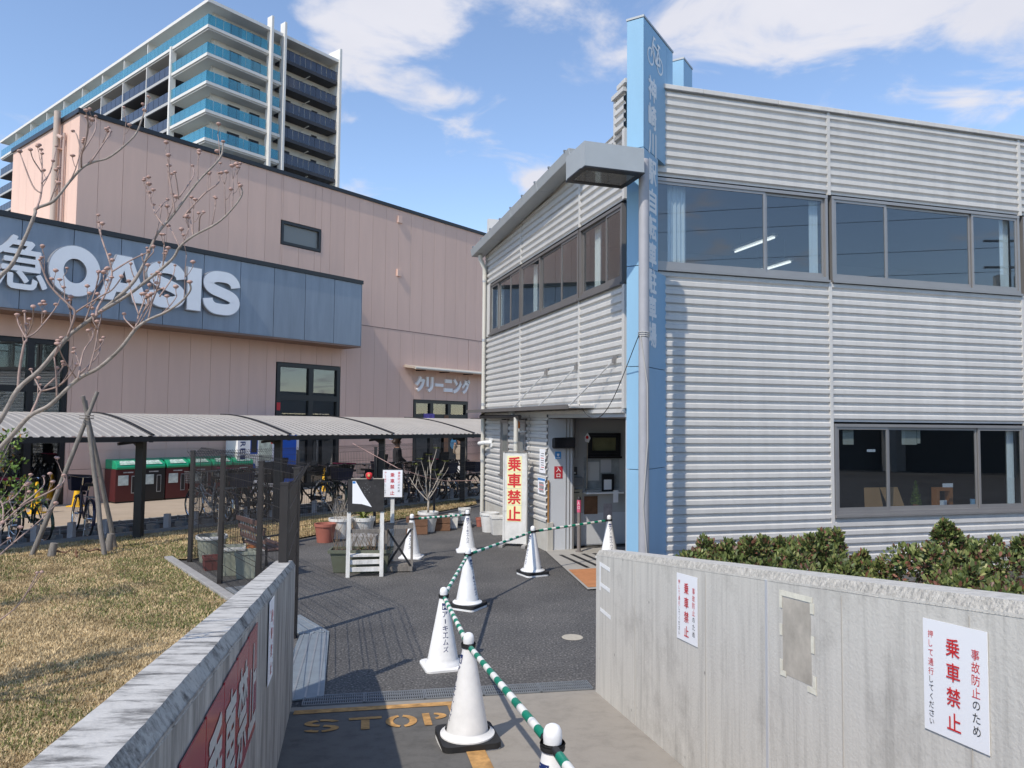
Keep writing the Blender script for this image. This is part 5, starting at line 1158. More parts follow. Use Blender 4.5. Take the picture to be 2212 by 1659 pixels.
# vertical fins and partition walls
for u in (7.5, 9.25): aslab('fin', AR, u, u + .28, -.5, .42, ZT - 23, ZT + 4.1 - (.0 if u < 8 else .0), MT['aptwhite'])
aslab('fin', AR, 17.3, 17.62, -1.9, .35, 0, ZT + 4.15, MT['aptwhite']); aslab('fin', AL, 7.9, 8.25, -.5, .15, 0, ZT - .0, MT['aptwhite'])
for k_ in range(9):
    u = 14.17 + k_ * 6.42 - 6.42 * 0
    if u > LEN - .5: break
    aslab('partition', AL, u, u + .14, -BD, -.05, ZT + .02, ZT + 2.42, MT['aptwhite'])
    aslab('partition', AL, u, u + .14, -BD, .0, ZT - FH * NF, ZT - .5, MT['aptwhite'])
# grey tower at the far left edge
t = thing('distant_tower', 'pale grey distant tower at the far left edge', 'building', at(-4, 900, 190))
p = at(-10, 900, 190); mb = MB(); mb.box((p.x - 4, p.y, 23), (14, 14, 46)); obj('wall', mb, mat('tower_grey', (.33, .34, .36), .8, var=.1, vscale=.3), t)
for i in range(14): mb = MB(); mb.box((p.x - 4, p.y - 7.05, 4 + i * 3), (12.5, .08, 1.1)); obj('window_band', mb, MT['aptdark'], t)

# utility poles and cables across the road behind the camera (they show in the upper windows)
def upole(label, x, y):
    t = thing('utility_pole', label, 'utility pole', (x, y, 0), R(35)); mb = MB(); mb.tube([(0, 0, 0), (0, 0, 13.5)], [.19, .12], 12); obj('pole', mb, MT['concblock'], t, world=False, smooth='auto')
    for z in (12.9, 12.0, 10.6, 9.4): mb = MB(); mb.box((0, .16, z), (2.2, .09, .09)); obj('cross_arm', mb, MT['darksteel'], t, world=False)
    for z in (12.9, 12.0):
        for xx in (-.95, -.3, .55, 1.0): mb = MB(); mb.lathe([(.05, 0), (.07, .06), (.04, .1), (.06, .16), (0, .2)], 8, (xx, .16, z + .045)); obj('insulator', mb, MT['white'], t, world=False)
    mb = MB(); mb.lathe([(0, 0), (.28, 0), (.28, .8), (.1, .85), (0, .85)], 14, (.45, .25, 8.2)); obj('transformer', mb, MT['lampgrey'], t, world=False); mb = MB(); mb.lathe([(0, 0), (.28, 0), (.28, .8), (.1, .85), (0, .85)], 14, (-.45, .25, 8.2)); obj('transformer', mb, MT['lampgrey'], t, world=False)
upole('concrete utility pole with cross arms, mirrored in the upper right window', 31.5, 1.2); upole('second concrete utility pole behind the ramp', 12.0, -19.0)
for i, (dx_, z) in enumerate(((-.9, 13.05), (.0, 13.05), (.9, 12.1), (.2, 10.6), (-.2, 9.5), (.3, 7.6))):
    a, b = Vector((31.5 + dx_ * .5, 1.2 + dx_ * .5, z)), Vector((12 + dx_ * .5, -19 + dx_ * .5, z)); d = (a - b); pts = [b - d * .6 + d * 2.4 * k / 24 + Vector((0, 0, -.9 * (1 - ((k % 10) / 5 - 1) ** 2) if False else -.25)) for k in range(25)]
    t = thing('overhead_cable', ['topmost overhead cable', 'second overhead cable from the top', 'third overhead cable from the top', 'middle overhead cable', 'fifth overhead cable from the top', 'thick lowest overhead cable'][i] + ' between utility poles', 'cable', b, 0, 'overhead cables'); mb = MB(); mb.tube(pts, .012 if i < 5 else .045, 5); obj('cable_run', mb, MT['cable'], t)

# railway viaduct wall across the road (seen only as a reflection in the windows)
VD = Vector((19.5, 20.2, 0)).normalized(); VN = Vector((VD.y, -VD.x, 0)); VB = Vector((12, -19, 0)) + VN * 3.2
t = thing('railway_viaduct', 'long concrete railway viaduct across the road, mirrored in the windows', 'viaduct', VB)
for i in range(14):
    a = VB + VD * (-40 + i * 8); b = VB + VD * (-40 + (i + 1) * 8 - .05)
    mb = MB(); mb.bar(a + Vector((0, 0, 4.3)), b + Vector((0, 0, 4.3)), .3, 2.4); obj('parapet', mb, MT['concblock'], t)
    mb = MB(); mb.bar(a + VN * .6 + Vector((0, 0, 1.5)), b + VN * .6 + Vector((0, 0, 1.5)), .3, 3.0); obj('infill_wall', mb, MT['interior_dark'], t)
    mb = MB(); mb.bar(a + Vector((0, 0, 0)), a + Vector((0, 0, 3.1)), .8, .8); obj('pier', mb, MT['concblock'], t)
# ================================================================ TRAFFIC CONES AND BARS
def rampz(x, y):
    s_ = (Vector((x, y, 0)) - RA).dot(RN); return RS * s_ + .004 if s_ > 0 else 0.0
CH = .70
def cr_(z): return .140 - (z - .05) * (.140 - .036) / .58          # cone radius at height
def cone_proto(weight):
    parts = []
    mb = MB()
    def rsq(h, z, c=.05, n=4):
        pts = []
        for sx, sy, a0 in ((1, 1, 0), (-1, 1, 90), (-1, -1, 180), (1, -1, 270)):
            for k_ in range(n + 1):
                a = R(a0 + 90 * k_ / n); pts.append(Vector((sx * (h - c) + c * math.cos(a), sy * (h - c) + c * math.sin(a), z)))
        return pts
    lo, hi = rsq(.185, 0), rsq(.185, .018); top = rsq(.176, .026)
    n = len(lo); mb.add(lo + hi + top, [tuple(range(n))[::-1], tuple(range(2 * n, 3 * n))] + [(i, (i + 1) % n, n + (i + 1) % n, n + i) for i in range(n)] + [(n + i, n + (i + 1) % n, 2 * n + (i + 1) % n, 2 * n + i) for i in range(n)])
    parts.append(('base', mb, 'cone', False))
    if weight:
        mb = MB(); lo, hi = rsq(.188, .0265), rsq(.188, .062); n = len(lo); i_lo = [Vector((.152 * math.cos(R(360 * (k_ + .5) / n)), .152 * math.sin(R(360 * (k_ + .5) / n)), .062)) for k_ in range(n)]
        mb.add(lo + hi, [tuple(range(n))[::-1], tuple(range(n, 2 * n))] + [(i, (i + 1) % n, n + (i + 1) % n, n + i) for i in range(n)]); parts.append(('weight', mb, 'rubber', False))
        parts.append(('flare', MB().lathe([(.176, .063), (.176, .072), (.158, .082), (.146, .10)], 32), 'cone', 'auto'))
    else:
        parts.append(('flare', MB().lathe([(.165, .026), (.163, .040), (.150, .052), (.142, .075)], 32), 'cone', 'auto'))
    parts.append(('body', MB().lathe([(.143, .05), (.138, .07), (.036, .62), (.034, .635)], 32), 'cone', 'auto'))
    parts.append(('ring', MB().lathe([(.036, .612), (.046, .612), (.048, .622), (.046, .632), (.035, .632)], 24), 'rubber', 'auto'))
    parts.append(('cap', MB().lathe([(.034, .632), (.036, .66), (.034, .682), (.026, .697), (.014, .704), (0, .706)], 24), 'cone', True))
    # print: emblem and vertical lettering wrapped on the body
    def wrap(mbx, lift=.0012):
        out = MB(); V = []
        for x, y, z in mbx.v:
            rr = cr_(y) + lift; a = -math.pi / 2 + x / rr; V.append((rr * math.cos(a), rr * math.sin(a), y))
        return out.add(V, mbx.f)
    I4 = Matrix.Identity(4)
    parts.append(('lettering', wrap(text_mb(I4, vcol('アーキエムズ', 0, .505, .047, .059), .012)), 'navy', False))
    mb = MB()
    for i in range(6):
        for j in range(4): a, b = -.026 + .052 * i / 6, -.026 + .052 * (i + 1) / 6; c, d = .515 + .056 * j / 4, .515 + .056 * (j + 1) / 4; mb.quad((a, c, 0), (b, c, 0), (b, d, 0), (a, d, 0))
    parts.append(('emblem', wrap(mb, .0010), 'navy', False))
    mb = MB(); mb.quad((-.020, .522, 0), (-.011, .522, 0), (-.011, .545, 0), (-.020, .552, 0)); mb.quad((.011, .522, 0), (.020, .522, 0), (.020, .552, 0), (.011, .545, 0)); mb.quad((-.020, .552, 0), (-.011, .545, 0), (0, .529, 0), (0, .54, 0)); mb.quad((.020, .552, 0), (.011, .545, 0), (0, .529, 0), (0, .54, 0)); mb.quad((-.02, .564, 0), (.02, .564, 0), (0, .548, 0))
    parts.append(('emblem_mark', wrap(mb, .0018), 'cone', False))
    return [(nm, m_.mesh(nm), mt, sm) for nm, m_, mt, sm in parts]
PR = {True: cone_proto(True), False: cone_proto(False)}
CONES = [('farL', -1.616, 12.445, False, -5, 'white cone nearest the potted tree, joined by a bar'), ('farB', -.745, 13.089, False, 8, 'white cone behind the middle one, right end of far bar'), ('mid', -.509, 9.137, True, 62, 'white cone on black weight in the middle of the asphalt'), ('c962', -.603, 6.957, False, 18, 'white cone with plain white base, third from the camera'),
         ('right', .326, 11.135, True, -62, 'white cone on black weight before the entrance'), ('door', 1.60, 12.35, False, 12, 'white cone in the entrance behind right wall'), ('front', -.267, 4.987, True, -75, 'white cone on black weight beside the STOP marking'), ('near', .165, 2.90, True, -50, 'white cone nearest the camera, cut off at the bottom'), ('out', .50, .95, True, 0, 'white cone beside the photographer holding the last bar')]
TIP = {}
for key, x, y, wgt, rz, lab in CONES:
    z = rampz(x, y) if key != 'door' else .024
    t = thing('traffic_cone', lab, 'cone', (x, y, z), R(rz), 'white cones lining the path')
    if z > .03: t.rotation_euler = (R(-6.0 * RN.y * -1 * -1) if False else R(6.2) * -RN.y * -1 * -1, 0, R(rz)) if False else (0, 0, R(rz))
    for nm, me, mt, sm in PR[wgt]:
        o = obj(nm, me, MT[mt], t, smooth=sm if not me.materials else False)
        if sm == 'auto' and not o.modifiers: md = o.modifiers.new('edge', 'EDGE_SPLIT'); md.split_angle = R(40)
    TIP[key] = Vector((x, y, z + .622))
BARS = [('farL', 'farB', 'green and white bar between the two farthest cones'), ('mid', 'right', 'green and white bar from middle cone to entrance cone'), ('right', 'door', 'green and white bar leading into the entrance'), ('mid', 'c962', 'green and white bar running from middle cone toward camera'), ('c962', 'front', 'green and white bar reaching the cone beside STOP'), ('front', 'near', 'green and white bar nearest the camera between two cones'), ('near', 'out', 'green and white bar leaving the bottom of the picture')]
for a, b, lab in BARS:
    p, q = TIP[a], TIP[b]; d = (q - p); L_ = d.length; d = d / L_; s0, s1 = .05, L_ - .05
    t = thing('cone_bar', lab, 'bar', (p + q) / 2, 0, 'striped bars between the cones')
    for s_, e_ in ((s0, s0 + .07), (s1 - .07, s1)):
        mb = MB(); mb.tube([p + d * s_, p + d * e_], .0165, 12); obj('end_grip', mb, MT['rubber'], t, smooth='auto')
    for c_, dd_ in ((p, 1), (q, -1)):
        mb = MB(); mb.tube([c_ + Vector((.043 * math.cos(k_ * .3927), .043 * math.sin(k_ * .3927), .012 + .0 * k_)) for k_ in range(17)], .0065, 6, False); obj('loop', mb, MT['rubber'], t)
    nb = 17; s0 += .07; s1 -= .07
    for i in range(nb):
        u_, v_ = s0 + (s1 - s0) * i / nb, s0 + (s1 - s0) * (i + 1) / nb
        mb = MB(); mb.tube([p + d * u_, p + d * v_], .0185, 12, False); obj('band', mb, MT['green'] if i % 2 == 0 else MT['barwhite'], t, smooth=True)

# ================================================================ DARK MESH FENCE
def mesh_panel(a, b, h=1.75, z0=.05, bend=.16, side=1, dx=.05, nh=8, r=.0019):
    a, b = Vector((a[0], a[1], 0)), Vector((b[0], b[1], 0)); d = (b - a); L_ = d.length; d /= L_; n = Vector((-d.y, d.x, 0)) * side
    mb = MB(); nv = int(L_ / dx); zs = h - bend * .8
    def w(p, q, rr): mb.bar(p, q, rr * 2, rr * 2)
    for i in range(nv + 1):
        c = a + d * (L_ * i / nv)
        w(c + Vector((0, 0, z0)), c + Vector((0, 0, zs)), r); w(c + Vector((0, 0, zs)), c + n * bend * .8 + Vector((0, 0, h)), r)
    for k_ in range(nh + 1):
        z = z0 + .02 + (zs - z0 - .02) * k_ / nh
        w(a + Vector((0, 0, z)) + n * .003, b + Vector((0, 0, z)) + n * .003, r * 1.3)
        if k_ in (2, 5): w(a + Vector((0, 0, z + .05)) + n * .02, b + Vector((0, 0, z + .05)) + n * .02, r * 1.3)
    w(a + n * bend * .4 + Vector((0, 0, zs + bend * .5)), b + n * bend * .4 + Vector((0, 0, zs + bend * .5)), r * 1.4); w(a + n * bend * .72 + Vector((0, 0, h - .02)), b + n * bend * .72 + Vector((0, 0, h - .02)), r * 1.4)
    return mb
def fence(label, pts, side, h=1.75, pw=.055, group=None, skip_first=False):
    root = thing('mesh_fence', label, 'fence', (pts[0][0], pts[0][1], 0), 0, group)
    for i, p in enumerate(pts):
        if i == 0 and skip_first: continue
        mb = MB(); mb.box((p[0], p[1], h / 2 - .04), (pw, pw, h - .06)); ps = obj('post', mb, MT['brownsteel'], root); mb = MB(); mb.box((p[0], p[1], h - .06), (pw + .008, pw + .008, .02)); obj('post_cap', mb, MT['brownsteel'], ps)
    for p, q in zip(pts[:-1], pts[1:]): obj('mesh_panel', mesh_panel(p, q, h, side=side), MT['brownsteel'], root, kind='stuff')
    return root
FP1, FP2, FP3, FP4, FP5 = (-4.99, 11.87), (-3.93, 10.34), (-2.95, 8.95), (-2.20, 7.80), (-1.74, 5.85)
fence('dark brown mesh fence along the lawn kerb with three posts', [FP1, FP2, FP3], 1, 1.78)
fence('dark brown mesh fence in line with end of left wall', [FP3, FP4, FP5], 1, 1.78, .06, skip_first=True)
bk = [FP1]
for i in range(1, 5): bk.append((-4.99 + (-.80 + 4.99) * i / 4, 11.87 + (20.45 - 11.87) * i / 4))
fence('dark brown mesh fence between grass strip and plaza', bk, 1, 1.72, skip_first=True)

# ================================================================ PLANTERS AND PLANTS
def pot(name, label, x, y, h, w, m, taper=.72, rim=.05, n=24, square=False, cat='planter', fill=True, group=None, rz=0, rimm=None):
    t = thing(name, label, cat, (x, y, .0), R(rz), group); n = 4 if square else n; k_ = math.sqrt(2) if square else 1; r = w / 2 * k_
    mb = MB(); mb.lathe([(0, .002), (r * taper, .002), (r * .93, h - rim), (r, h - rim), (r, h), (r * .9, h), (r * .86, h - .05), (0, h - .05)], n)
    if square: mb.v = [tuple(Matrix.Rotation(R(45), 3, 'Z') @ Vector(v)) for v in mb.v]
    obj('pot', mb, m, t, smooth=False if square else 'auto', world=False, bevel=.012 if square else 0)
    if rimm:
        mb = MB(); mb.lathe([(r * .9, h - .03), (r * 1.02, h - .045), (r * 1.04, h - .02), (r * 1.02, h + .006), (r * .9, h + .006)], n)
        if square: mb.v = [tuple(Matrix.Rotation(R(45), 3, 'Z') @ Vector(v)) for v in mb.v]
        obj('rim', mb, rimm, t, world=False)
    if fill:
        mb = MB(); mb.lathe([(0, h - .045), (r * .86, h - .048)], n)
        if square: mb.v = [tuple(Matrix.Rotation(R(45), 3, 'Z') @ Vector(v)) for v in mb.v]
        obj('soil', mb, MT['soil'], t, world=False)
    return t
def dry_stems(t, n, h, spread, z0, m, seed, r=.003, length=None):
    r_ = random.Random(seed); mb = MB()
    for i in range(n):
        a = r_.random() * 6.28; x0, y0 = (r_.random() - .5) * (length or spread), (r_.random() - .5) * spread * .5; p = Vector((x0, y0, z0)); pts = [p]; d = Vector((math.cos(a) * .35, math.sin(a) * .35, 1))
        hh = h * (.4 + .7 * r_.random())
        for k_ in range(4): d = d + Vector(((r_.random() - .5) * .5, (r_.random() - .5) * .5, 0)); p = p + d.normalized() * hh / 4; pts.append(p)
        mb.tube(pts, [r, r, r * .8, r * .6, r * .4], 4, False)
        for k_ in range(2):
            q = pts[2 + k_]; e = Vector(((r_.random() - .5), (r_.random() - .5), .7)).normalized() * hh * .25; mb.tube([q, q + e], [r * .6, r * .3], 4, False)
    obj('stems', mb, m, t, world=False)
def leaf_tuft(t, n, size, z0, m, seed, arch=True):
    r_ = random.Random(seed); mb = MB()
    for i in range(n):
        a = r_.random() * 6.28; L_ = size * (.5 + .6 * r_.random()); w_ = L_ * .09; e = Vector((-math.sin(a), math.cos(a), 0)); d = Vector((math.cos(a), math.sin(a), 0)); up_ = .5 + .8 * r_.random()
        P = [Vector((0, 0, z0)) + d * L_ * s_ * .8 + Vector((0, 0, L_ * (up_ * s_ - .55 * s_ * s_))) for s_ in (.05, .35, .7, 1)]; W = [w_ * .3, w_, w_ * .8, 0]
        for k_ in range(3): mb.quad(P[k_] - e * W[k_], P[k_] + e * W[k_], P[k_ + 1] + e * W[k_ + 1], P[k_ + 1] - e * W[k_ + 1])
    obj('leaves', mb, m, t, world=False)
t = pot('flower_pot', 'terracotta coloured plastic pot beside the mesh fence', -3.394, 13.937, .34, .40, MT['terracotta'], .72)
t = pot('flower_pot', 'white round pot behind the terracotta one with dry twigs', -3.22, 14.42, .38, .46, MT['potwhite'], .7); dry_stems(t, 26, .55, .3, .33, MT['palewood'], 2)
t = pot('flower_pot', 'white ribbed pot holding a yellow green fern', -2.86, 14.75, .36, .46, MT['potwhite'], .68, rim=.07); leaf_tuft(t, 46, .30, .33, MT['leaf_y'], 4)
t = thing('concrete_block', 'grey concrete block among the pots behind the easel', 'block', (-2.545, 13.13, 0)); mb = MB(); mb.box((0, 0, .13), (.50, .3, .26)); obj('block', mb, MT['concblock'], t, world=False, bevel=.01)
t = thing('trough_planter', 'long olive green trough with dry plants behind the easel', 'planter', (-2.2, 11.25, 0), R(4)); mb = MB()
mb.hexa([Vector(p) for p in ((-.38, -.13, 0), (.38, -.13, 0), (.38, .13, 0), (-.38, .13, 0), (-.43, -.17, .30), (.43, -.17, .30), (.43, .17, .30), (-.43, .17, .30))]); obj('body', mb, MT['trough'], t, world=False, bevel=.012)
mb = MB(); mb.box((0, -.175, .315), (.92, .03, .045)); mb.box((0, .175, .315), (.92, .03, .045)); mb.box((-.445, 0, .315), (.03, .32, .045)); mb.box((.445, 0, .315), (.03, .32, .045)); obj('rim', mb, MT['trough'], t, world=False); mb = MB(); mb.quad((-.43, -.16, .303), (.43, -.16, .303), (.43, .16, .303), (-.43, .16, .303)); obj('soil', mb, MT['soil'], t, world=False)
dry_stems(t, 60, .52, .3, .30, MT['dry'], 8, .0028, .84); leaf_tuft(t, 10, .12, .31, MT['leaf_y'], 9)
for lab, x, y, w_, h_ in (('brown wooden box behind the far left cone', -1.86, 15.08, .42, .33), ('second brown wooden box right of the potted tree', -1.40, 15.62, .30, .30)):
    t = thing('wooden_box', lab, 'box', (x, y, 0), R(8)); mb = MB()
    for k_ in range(2):
        mb = MB(); mb.box((0, 0, h_ * (k_ + .5) / 2), (w_, .32, h_ / 2 - .008)); obj('board', mb, MT['brownwood'], t, world=False, bevel=.006)
t = pot('potted_tree', 'bare branched young tree with leaf tufts in white pot', -1.676, 15.40, .40, .42, MT['potwhite'], .66, cat='potted tree')
def potted_branches(t):
    r_ = random.Random(12); mb = MB(); tips = []; lf = MB()
    def grow(p, d, L_, r, depth):
        pts = [p]; n = 5
        for k_ in range(n):
            d = (d + Vector((d.x * .05, d.y * .05, .16)) + Vector(((r_.random() - .5) * .12, (r_.random() - .5) * .12, 0))).normalized(); p = p + d * L_ / n; pts.append(p)
        mb.tube(pts, [r * (1 - .45 * k_ / n) for k_ in range(n + 1)], 6, False)
        if depth > 0:
            for s_ in range(2 + (r_.random() < .5)):
                a = r_.random() * 6.28; grow(pts[3 + s_ % 3], (d * .7 + Vector((math.cos(a) * .7, math.sin(a) * .5, .25))).normalized(), L_ * .55, r * .55, depth - 1)
        else: tips.append(p)
    mb.tube([(0, 0, .33), (.005, 0, .52), (0, .01, .70)], [.024, .021, .018], 8)
    for dx_, dy_, L_, r_r in ((-.75, .1, .62, .012), (.55, -.1, .5, .011), (.05, .1, .75, .013), (-.4, -.3, .6, .010), (.35, .35, .6, .010), (-.1, -.2, .7, .011)): grow(Vector((0, .005, .52 + .2 * r_.random())), Vector((dx_, dy_, .55)).normalized(), L_, r_r, 1)
    obj('branches', mb, MT['palewood'], t, world=False, smooth=True)
    for i, p in enumerate(tips):
        if r_.random() < .55 or p.z > 1.35:
            for k_ in range(16):
                a = r_.random() * 6.28; d = Vector((math.cos(a), math.sin(a), .15 + .5 * r_.random())).normalized(); L_ = .10 * (.6 + .6 * r_.random()); e = Vector((-math.sin(a), math.cos(a), 0)) * L_ * .16
                lf.quad(p, p + d * L_ * .5 + e, p + d * L_ - Vector((0, 0, .02)), p + d * L_ * .5 - e)
    obj('leaves', lf, MT['leaf_y'], t, world=False)
potted_branches(t)
t = pot('flower_pot', 'small pale planter right of the wooden boxes', -1.20, 15.95, .29, .22, MT['potwhite'], .8, square=True)
t = pot('flower_pot', 'white pot on a stack of trays behind the far cone', -.98, 16.1, .26, .27, MT['potwhite'], .75)
for o in list(t.children): o.location.z = .14
for k_ in range(3): mb = MB(); mb.box((0, 0, .02 + .045 * k_), (.30, .26, .035)); obj('tray', mb, MT['black'] if k_ % 2 else MT['concblock'], t, world=False)
pot('flower_pot', 'white round pot against the bicycle park wall', -.43, 15.45, .39, .40, MT['potwhite'], .72); pot('flower_pot', 'grey white square pot leaning by the standing sign', -.26, 15.05, .37, .29, MT['potwhite'], .7, square=True, rz=12); pot('flower_pot', 'little terracotta pot at the downpipe foot', -.66, 16.2, .19, .17, MT['terracotta'], .75)
t = pot('flower_pot', 'large round grey green pot with white rim inside fence corner', -4.69, 11.95, .40, .46, MT['potgreen'], .74, rim=.045, rimm=MT['white']); mb = MB(); mb.tube([(.08, .05, .3), (.10, .05, 1.0)], .018, 6); obj('stake', mb, MT['wood'], t, world=False)
pot('flower_pot', 'square grey green planter behind the second fence post', -3.98, 10.95, .40, .32, MT['potgreen'], .8, square=True, rz=20, rimm=MT['potwhite']); pot('flower_pot', 'second square grey green planter beside the bench', -3.72, 10.75, .38, .30, MT['potgreen'], .8, square=True, rz=15)
pot('flower_pot', 'low maroon square planter between the grey green pots', -4.42, 11.30, .20, .25, mat('maroon_pot', (.20, .055, .05), .6, var=.15), .85, square=True, rz=30); pot('flower_pot', 'small white planter box behind the bench', -4.26, 13.0, .20, .28, MT['potwhite'], .85, square=True, rz=10); pot('flower_pot', 'orange clay pot on the ground behind the bench', -4.2, 12.4, .18, .18, mat('orange_clay', (.50, .17, .05), .7), .7); pot('flower_pot', 'slim tall grey white pot near the fence corner', -3.95, 13.35, .40, .18, MT['potgreen'], .85)
# park bench with slatted back inside the fence
t = thing('garden_bench', 'garden bench with brown slats and iron ends inside fence', 'bench', (-3.62, 11.1, 0), R(-52))
for k_ in range(3): mb = MB(); mb.box((0, -.05 + k_ * .13, .40), (1.05, .10, .025)); obj('seat_slat', mb, MT['plank'], t, world=False, bevel=.004)
for k_, z in enumerate((.52, .64, .76)): mb = MB(); mb.box((0, -.14 - .03 * k_, z), (1.05, .022, .07)); obj('back_slat', mb, MT['plank'], t, world=False, bevel=.004)
for s_ in (-1, 1):
    mb = MB(); mb.tube([(s_ * .48, .26, 0), (s_ * .48, .24, .2), (s_ * .48, .2, .38), (s_ * .48, -.1, .38), (s_ * .48, -.2, .8)], .016, 6); mb.tube([(s_ * .48, -.2, 0), (s_ * .48, -.12, .2), (s_ * .48, -.1, .38)], .016, 6); mb.tube([(s_ * .48, -.15, .58), (s_ * .48, .1, .60), (s_ * .48, .22, .56), (s_ * .48, .2, .38)], .014, 6); obj('iron_end', mb, MT['black'], t, world=False)
mb = MB(); r_ = random.Random(3)
for k_ in range(9): x = -.44 + k_ * .11; mb.tube([(x, -.135, .46), (x + .05, -.165, .62), (x, -.195, .80)], .006, 5, False); mb.tube([(x + .05, -.135, .46), (x, -.165, .62), (x + .05, -.195, .80)], .006, 5, False)
obj('iron_lattice', mb, MT['steel'], t, world=False)
# steel step grate below the bench
t = thing('floor_grate', 'small chequered steel floor plate beside the fence foot', 'grate', (-3.25, 9.75, 0), R(-54)); mb = MB(); mb.box((0, 0, .015), (.9, .5, .02)); obj('plate', mb, MT['darksteel'], t, world=False, bevel=.004)
for k_ in range(7): mb = MB(); mb.box((0, -.21 + k_ * .07, .028), (.86, .012, .006)); obj('rib', mb, MT['steel'], t, world=False)

# ================================================================ EASEL BOARD, POST SIGN, STANDING SIGN
t = thing('easel_board', 'weathered white easel with dark chalkboard and curling white paper', 'easel', (-2.08, 10.9, 0), R(11)); W2 = MT['oldwhite']
for x in (-.235, .235):
    mb = MB(); mb.bar((x, -.06, 0), (x, .10, 1.02), .055, .03, (0, 1, 0)); obj('front_leg', mb, W2, t, world=False); mb = MB(); mb.bar((x + .035 * (1 if x < 0 else -1), .40, 0), (x, .13, .98), .045, .03, (0, 1, 0)); obj('back_leg', mb, W2, t, world=False)
mb = MB(); mb.box((0, .07, .63), (.46, .03, .05)); obj('cross_bar', mb, MT['wood'], t, world=False)
for z, y in ((.10, .0), (.20, .02), (.285, .10)): mb = MB(); mb.box((0, y, z), (.44, .035 if z < .25 else .16, .06 if z < .25 else .025)); obj('rung', mb, W2, t, world=False)
BMt = Matrix.Translation((0, .09, 1.14)) @ Matrix.Rotation(R(-7), 4, 'X')
mb = MB(); mb.box((0, 0, 0), (.52, .022, .47), BMt); bd = obj('chalkboard', mb, mat('chalkboard', (.022, .020, .02), .7, var=.5, vscale=7), t, world=False); mb = MB(); mb.box((.02, -.002, .238), (.47, .03, .012), BMt); obj('ledge', mb, MT['palewood'], bd, world=False)
mb = MB(); pp = [(-.195, .205), (-.15, .205), (-.10, .12), (-.03, .0), (.06, -.13), (.085, -.17), (.03, -.15), (-.06, -.125), (-.19, -.115)]
mb.quad(*[BMt @ Vector((a, -.014 - .02 * max(0, a + .1), b)) for a, b in pp]); pq = obj('curled_paper', mb, MT['paper'], t, world=False); mb = MB(); mb.quad(*[BMt @ Vector((a, -.0165, b)) for a, b in ((-.192, .20), (-.153, .20), (-.153, .17), (-.192, .17))]); obj('blue_corner', mb, mat('corner_blue', (.02, .20, .55), .5), pq, world=False)
r_ = random.Random(6); mb = MB()
for k_ in range(60): a, b = -.02 + r_.gauss(.02, .04), .08 + r_.gauss(0, .05); mb.quad(*[BMt @ Vector((a + u_, -.0125, b + v_)) for u_, v_ in ((0, 0), (.012 * r_.random(), .002), (.012 * r_.random(), .012 * r_.random()))])
obj('chalk_marks', mb, mat('chalk', (.3, .3, .3), .9), bd, world=False, kind='stuff')
t = thing('rose_ornament', 'red ornament with tan centre on top of the easel board', 'ornament', (-2.06, 11.0, 1.38)); mb = MB(); mb.lathe([(.03, -.005), (.045, .02), (.052, .05), (.045, .08), (.02, .09)], 8); mb.v = [(x * .95, y * .35, z) for x, y, z in mb.v]; obj('petals', mb, MT['red'], t, world=False, smooth=True); mb = MB(); mb.lathe([(0, 0), (.02, 0), (.018, .012), (0, .014)], 12); mb.v = [(x, -z - .016, y + .047) for x, y, z in mb.v]; obj('centre', mb, mat('tan_centre', (.55, .36, .16), .6), t, world=False)
t = thing('post_sign', 'white no riding notice framed on a weathered post', 'sign', (-1.79, 11.5, 0)); mb = MB(); mb.box((0, 0, .53), (.055, .04, 1.04)); obj('post', mb, W2, t, world=False); mb = MB(); mb.box((0, -.025, 1.275), (.325, .025, .435)); obj('frame', mb, MT['black'], t, world=False); mb = MB(); mb.box((0, -.0395, 1.275), (.295, .003, .405)); obj('sheet', mb, MT['paper'], t, world=False)
Mp = Matrix.Translation((-.1475, -.0425, 1.0725)) @ Matrix.Rotation(R(90), 4, 'X'); _w = globals()['rootloc']; t_loc = t
def notice_local(root, M, w, h):
    for nm, mbx, m in (('red_heading', text_mb(M, vcol('乗車禁止', w * .49, h * .93, w * .21, h * .22), .012), MT['red']), ('red_text', text_mb(M, vcol('事故防止', w * .83, h * .95, w * .13, h * .11) + vcol('押して通行', w * .13, h * .95, w * .09, h * .085), .006), MT['red']), ('black_text', text_mb(M, vcol('のため', w * .83, h * .50, w * .12, h * .11) + vcol('してください', w * .13, h * .52, w * .085, h * .08), .006), MT['ink'])): obj(nm, mbx, m, root, world=False)
notice_local(t, Mp, .295, .405)
t = thing('wooden_stand', 'dark weathered wooden stand with crossed slats under the post sign', 'stand', (-1.66, 11.35, 0), R(8))
for x, y in ((-.19, -.12), (.19, -.12), (-.19, .12), (.19, .12)): mb = MB(); mb.box((x, y, .34), (.035, .035, .68)); obj('leg', mb, MT['wood'], t, world=False)
for y in (-.14, .14): mb = MB(); mb.box((0, y, .66), (.42, .02, .05)); obj('rail', mb, MT['wood'], t, world=False)
mb = MB(); mb.bar((-.17, -.13, .1), (.17, -.13, .62), .02, .03); obj('cross_slat', mb, MT['black'], t, world=False); mb = MB(); mb.bar((.17, -.145, .1), (-.17, -.145, .62), .02, .03); obj('cross_slat', mb, MT['black'], t, world=False); mb = MB(); mb.box((0, 0, .10), (.40, .26, .03)); obj('shelf', mb, MT['wood'], t, world=False)
mb = MB(); mb.box((0, -.142, .05), (.40, .02, .07)); obj('kick_board', mb, MT['wood'], t, world=False)
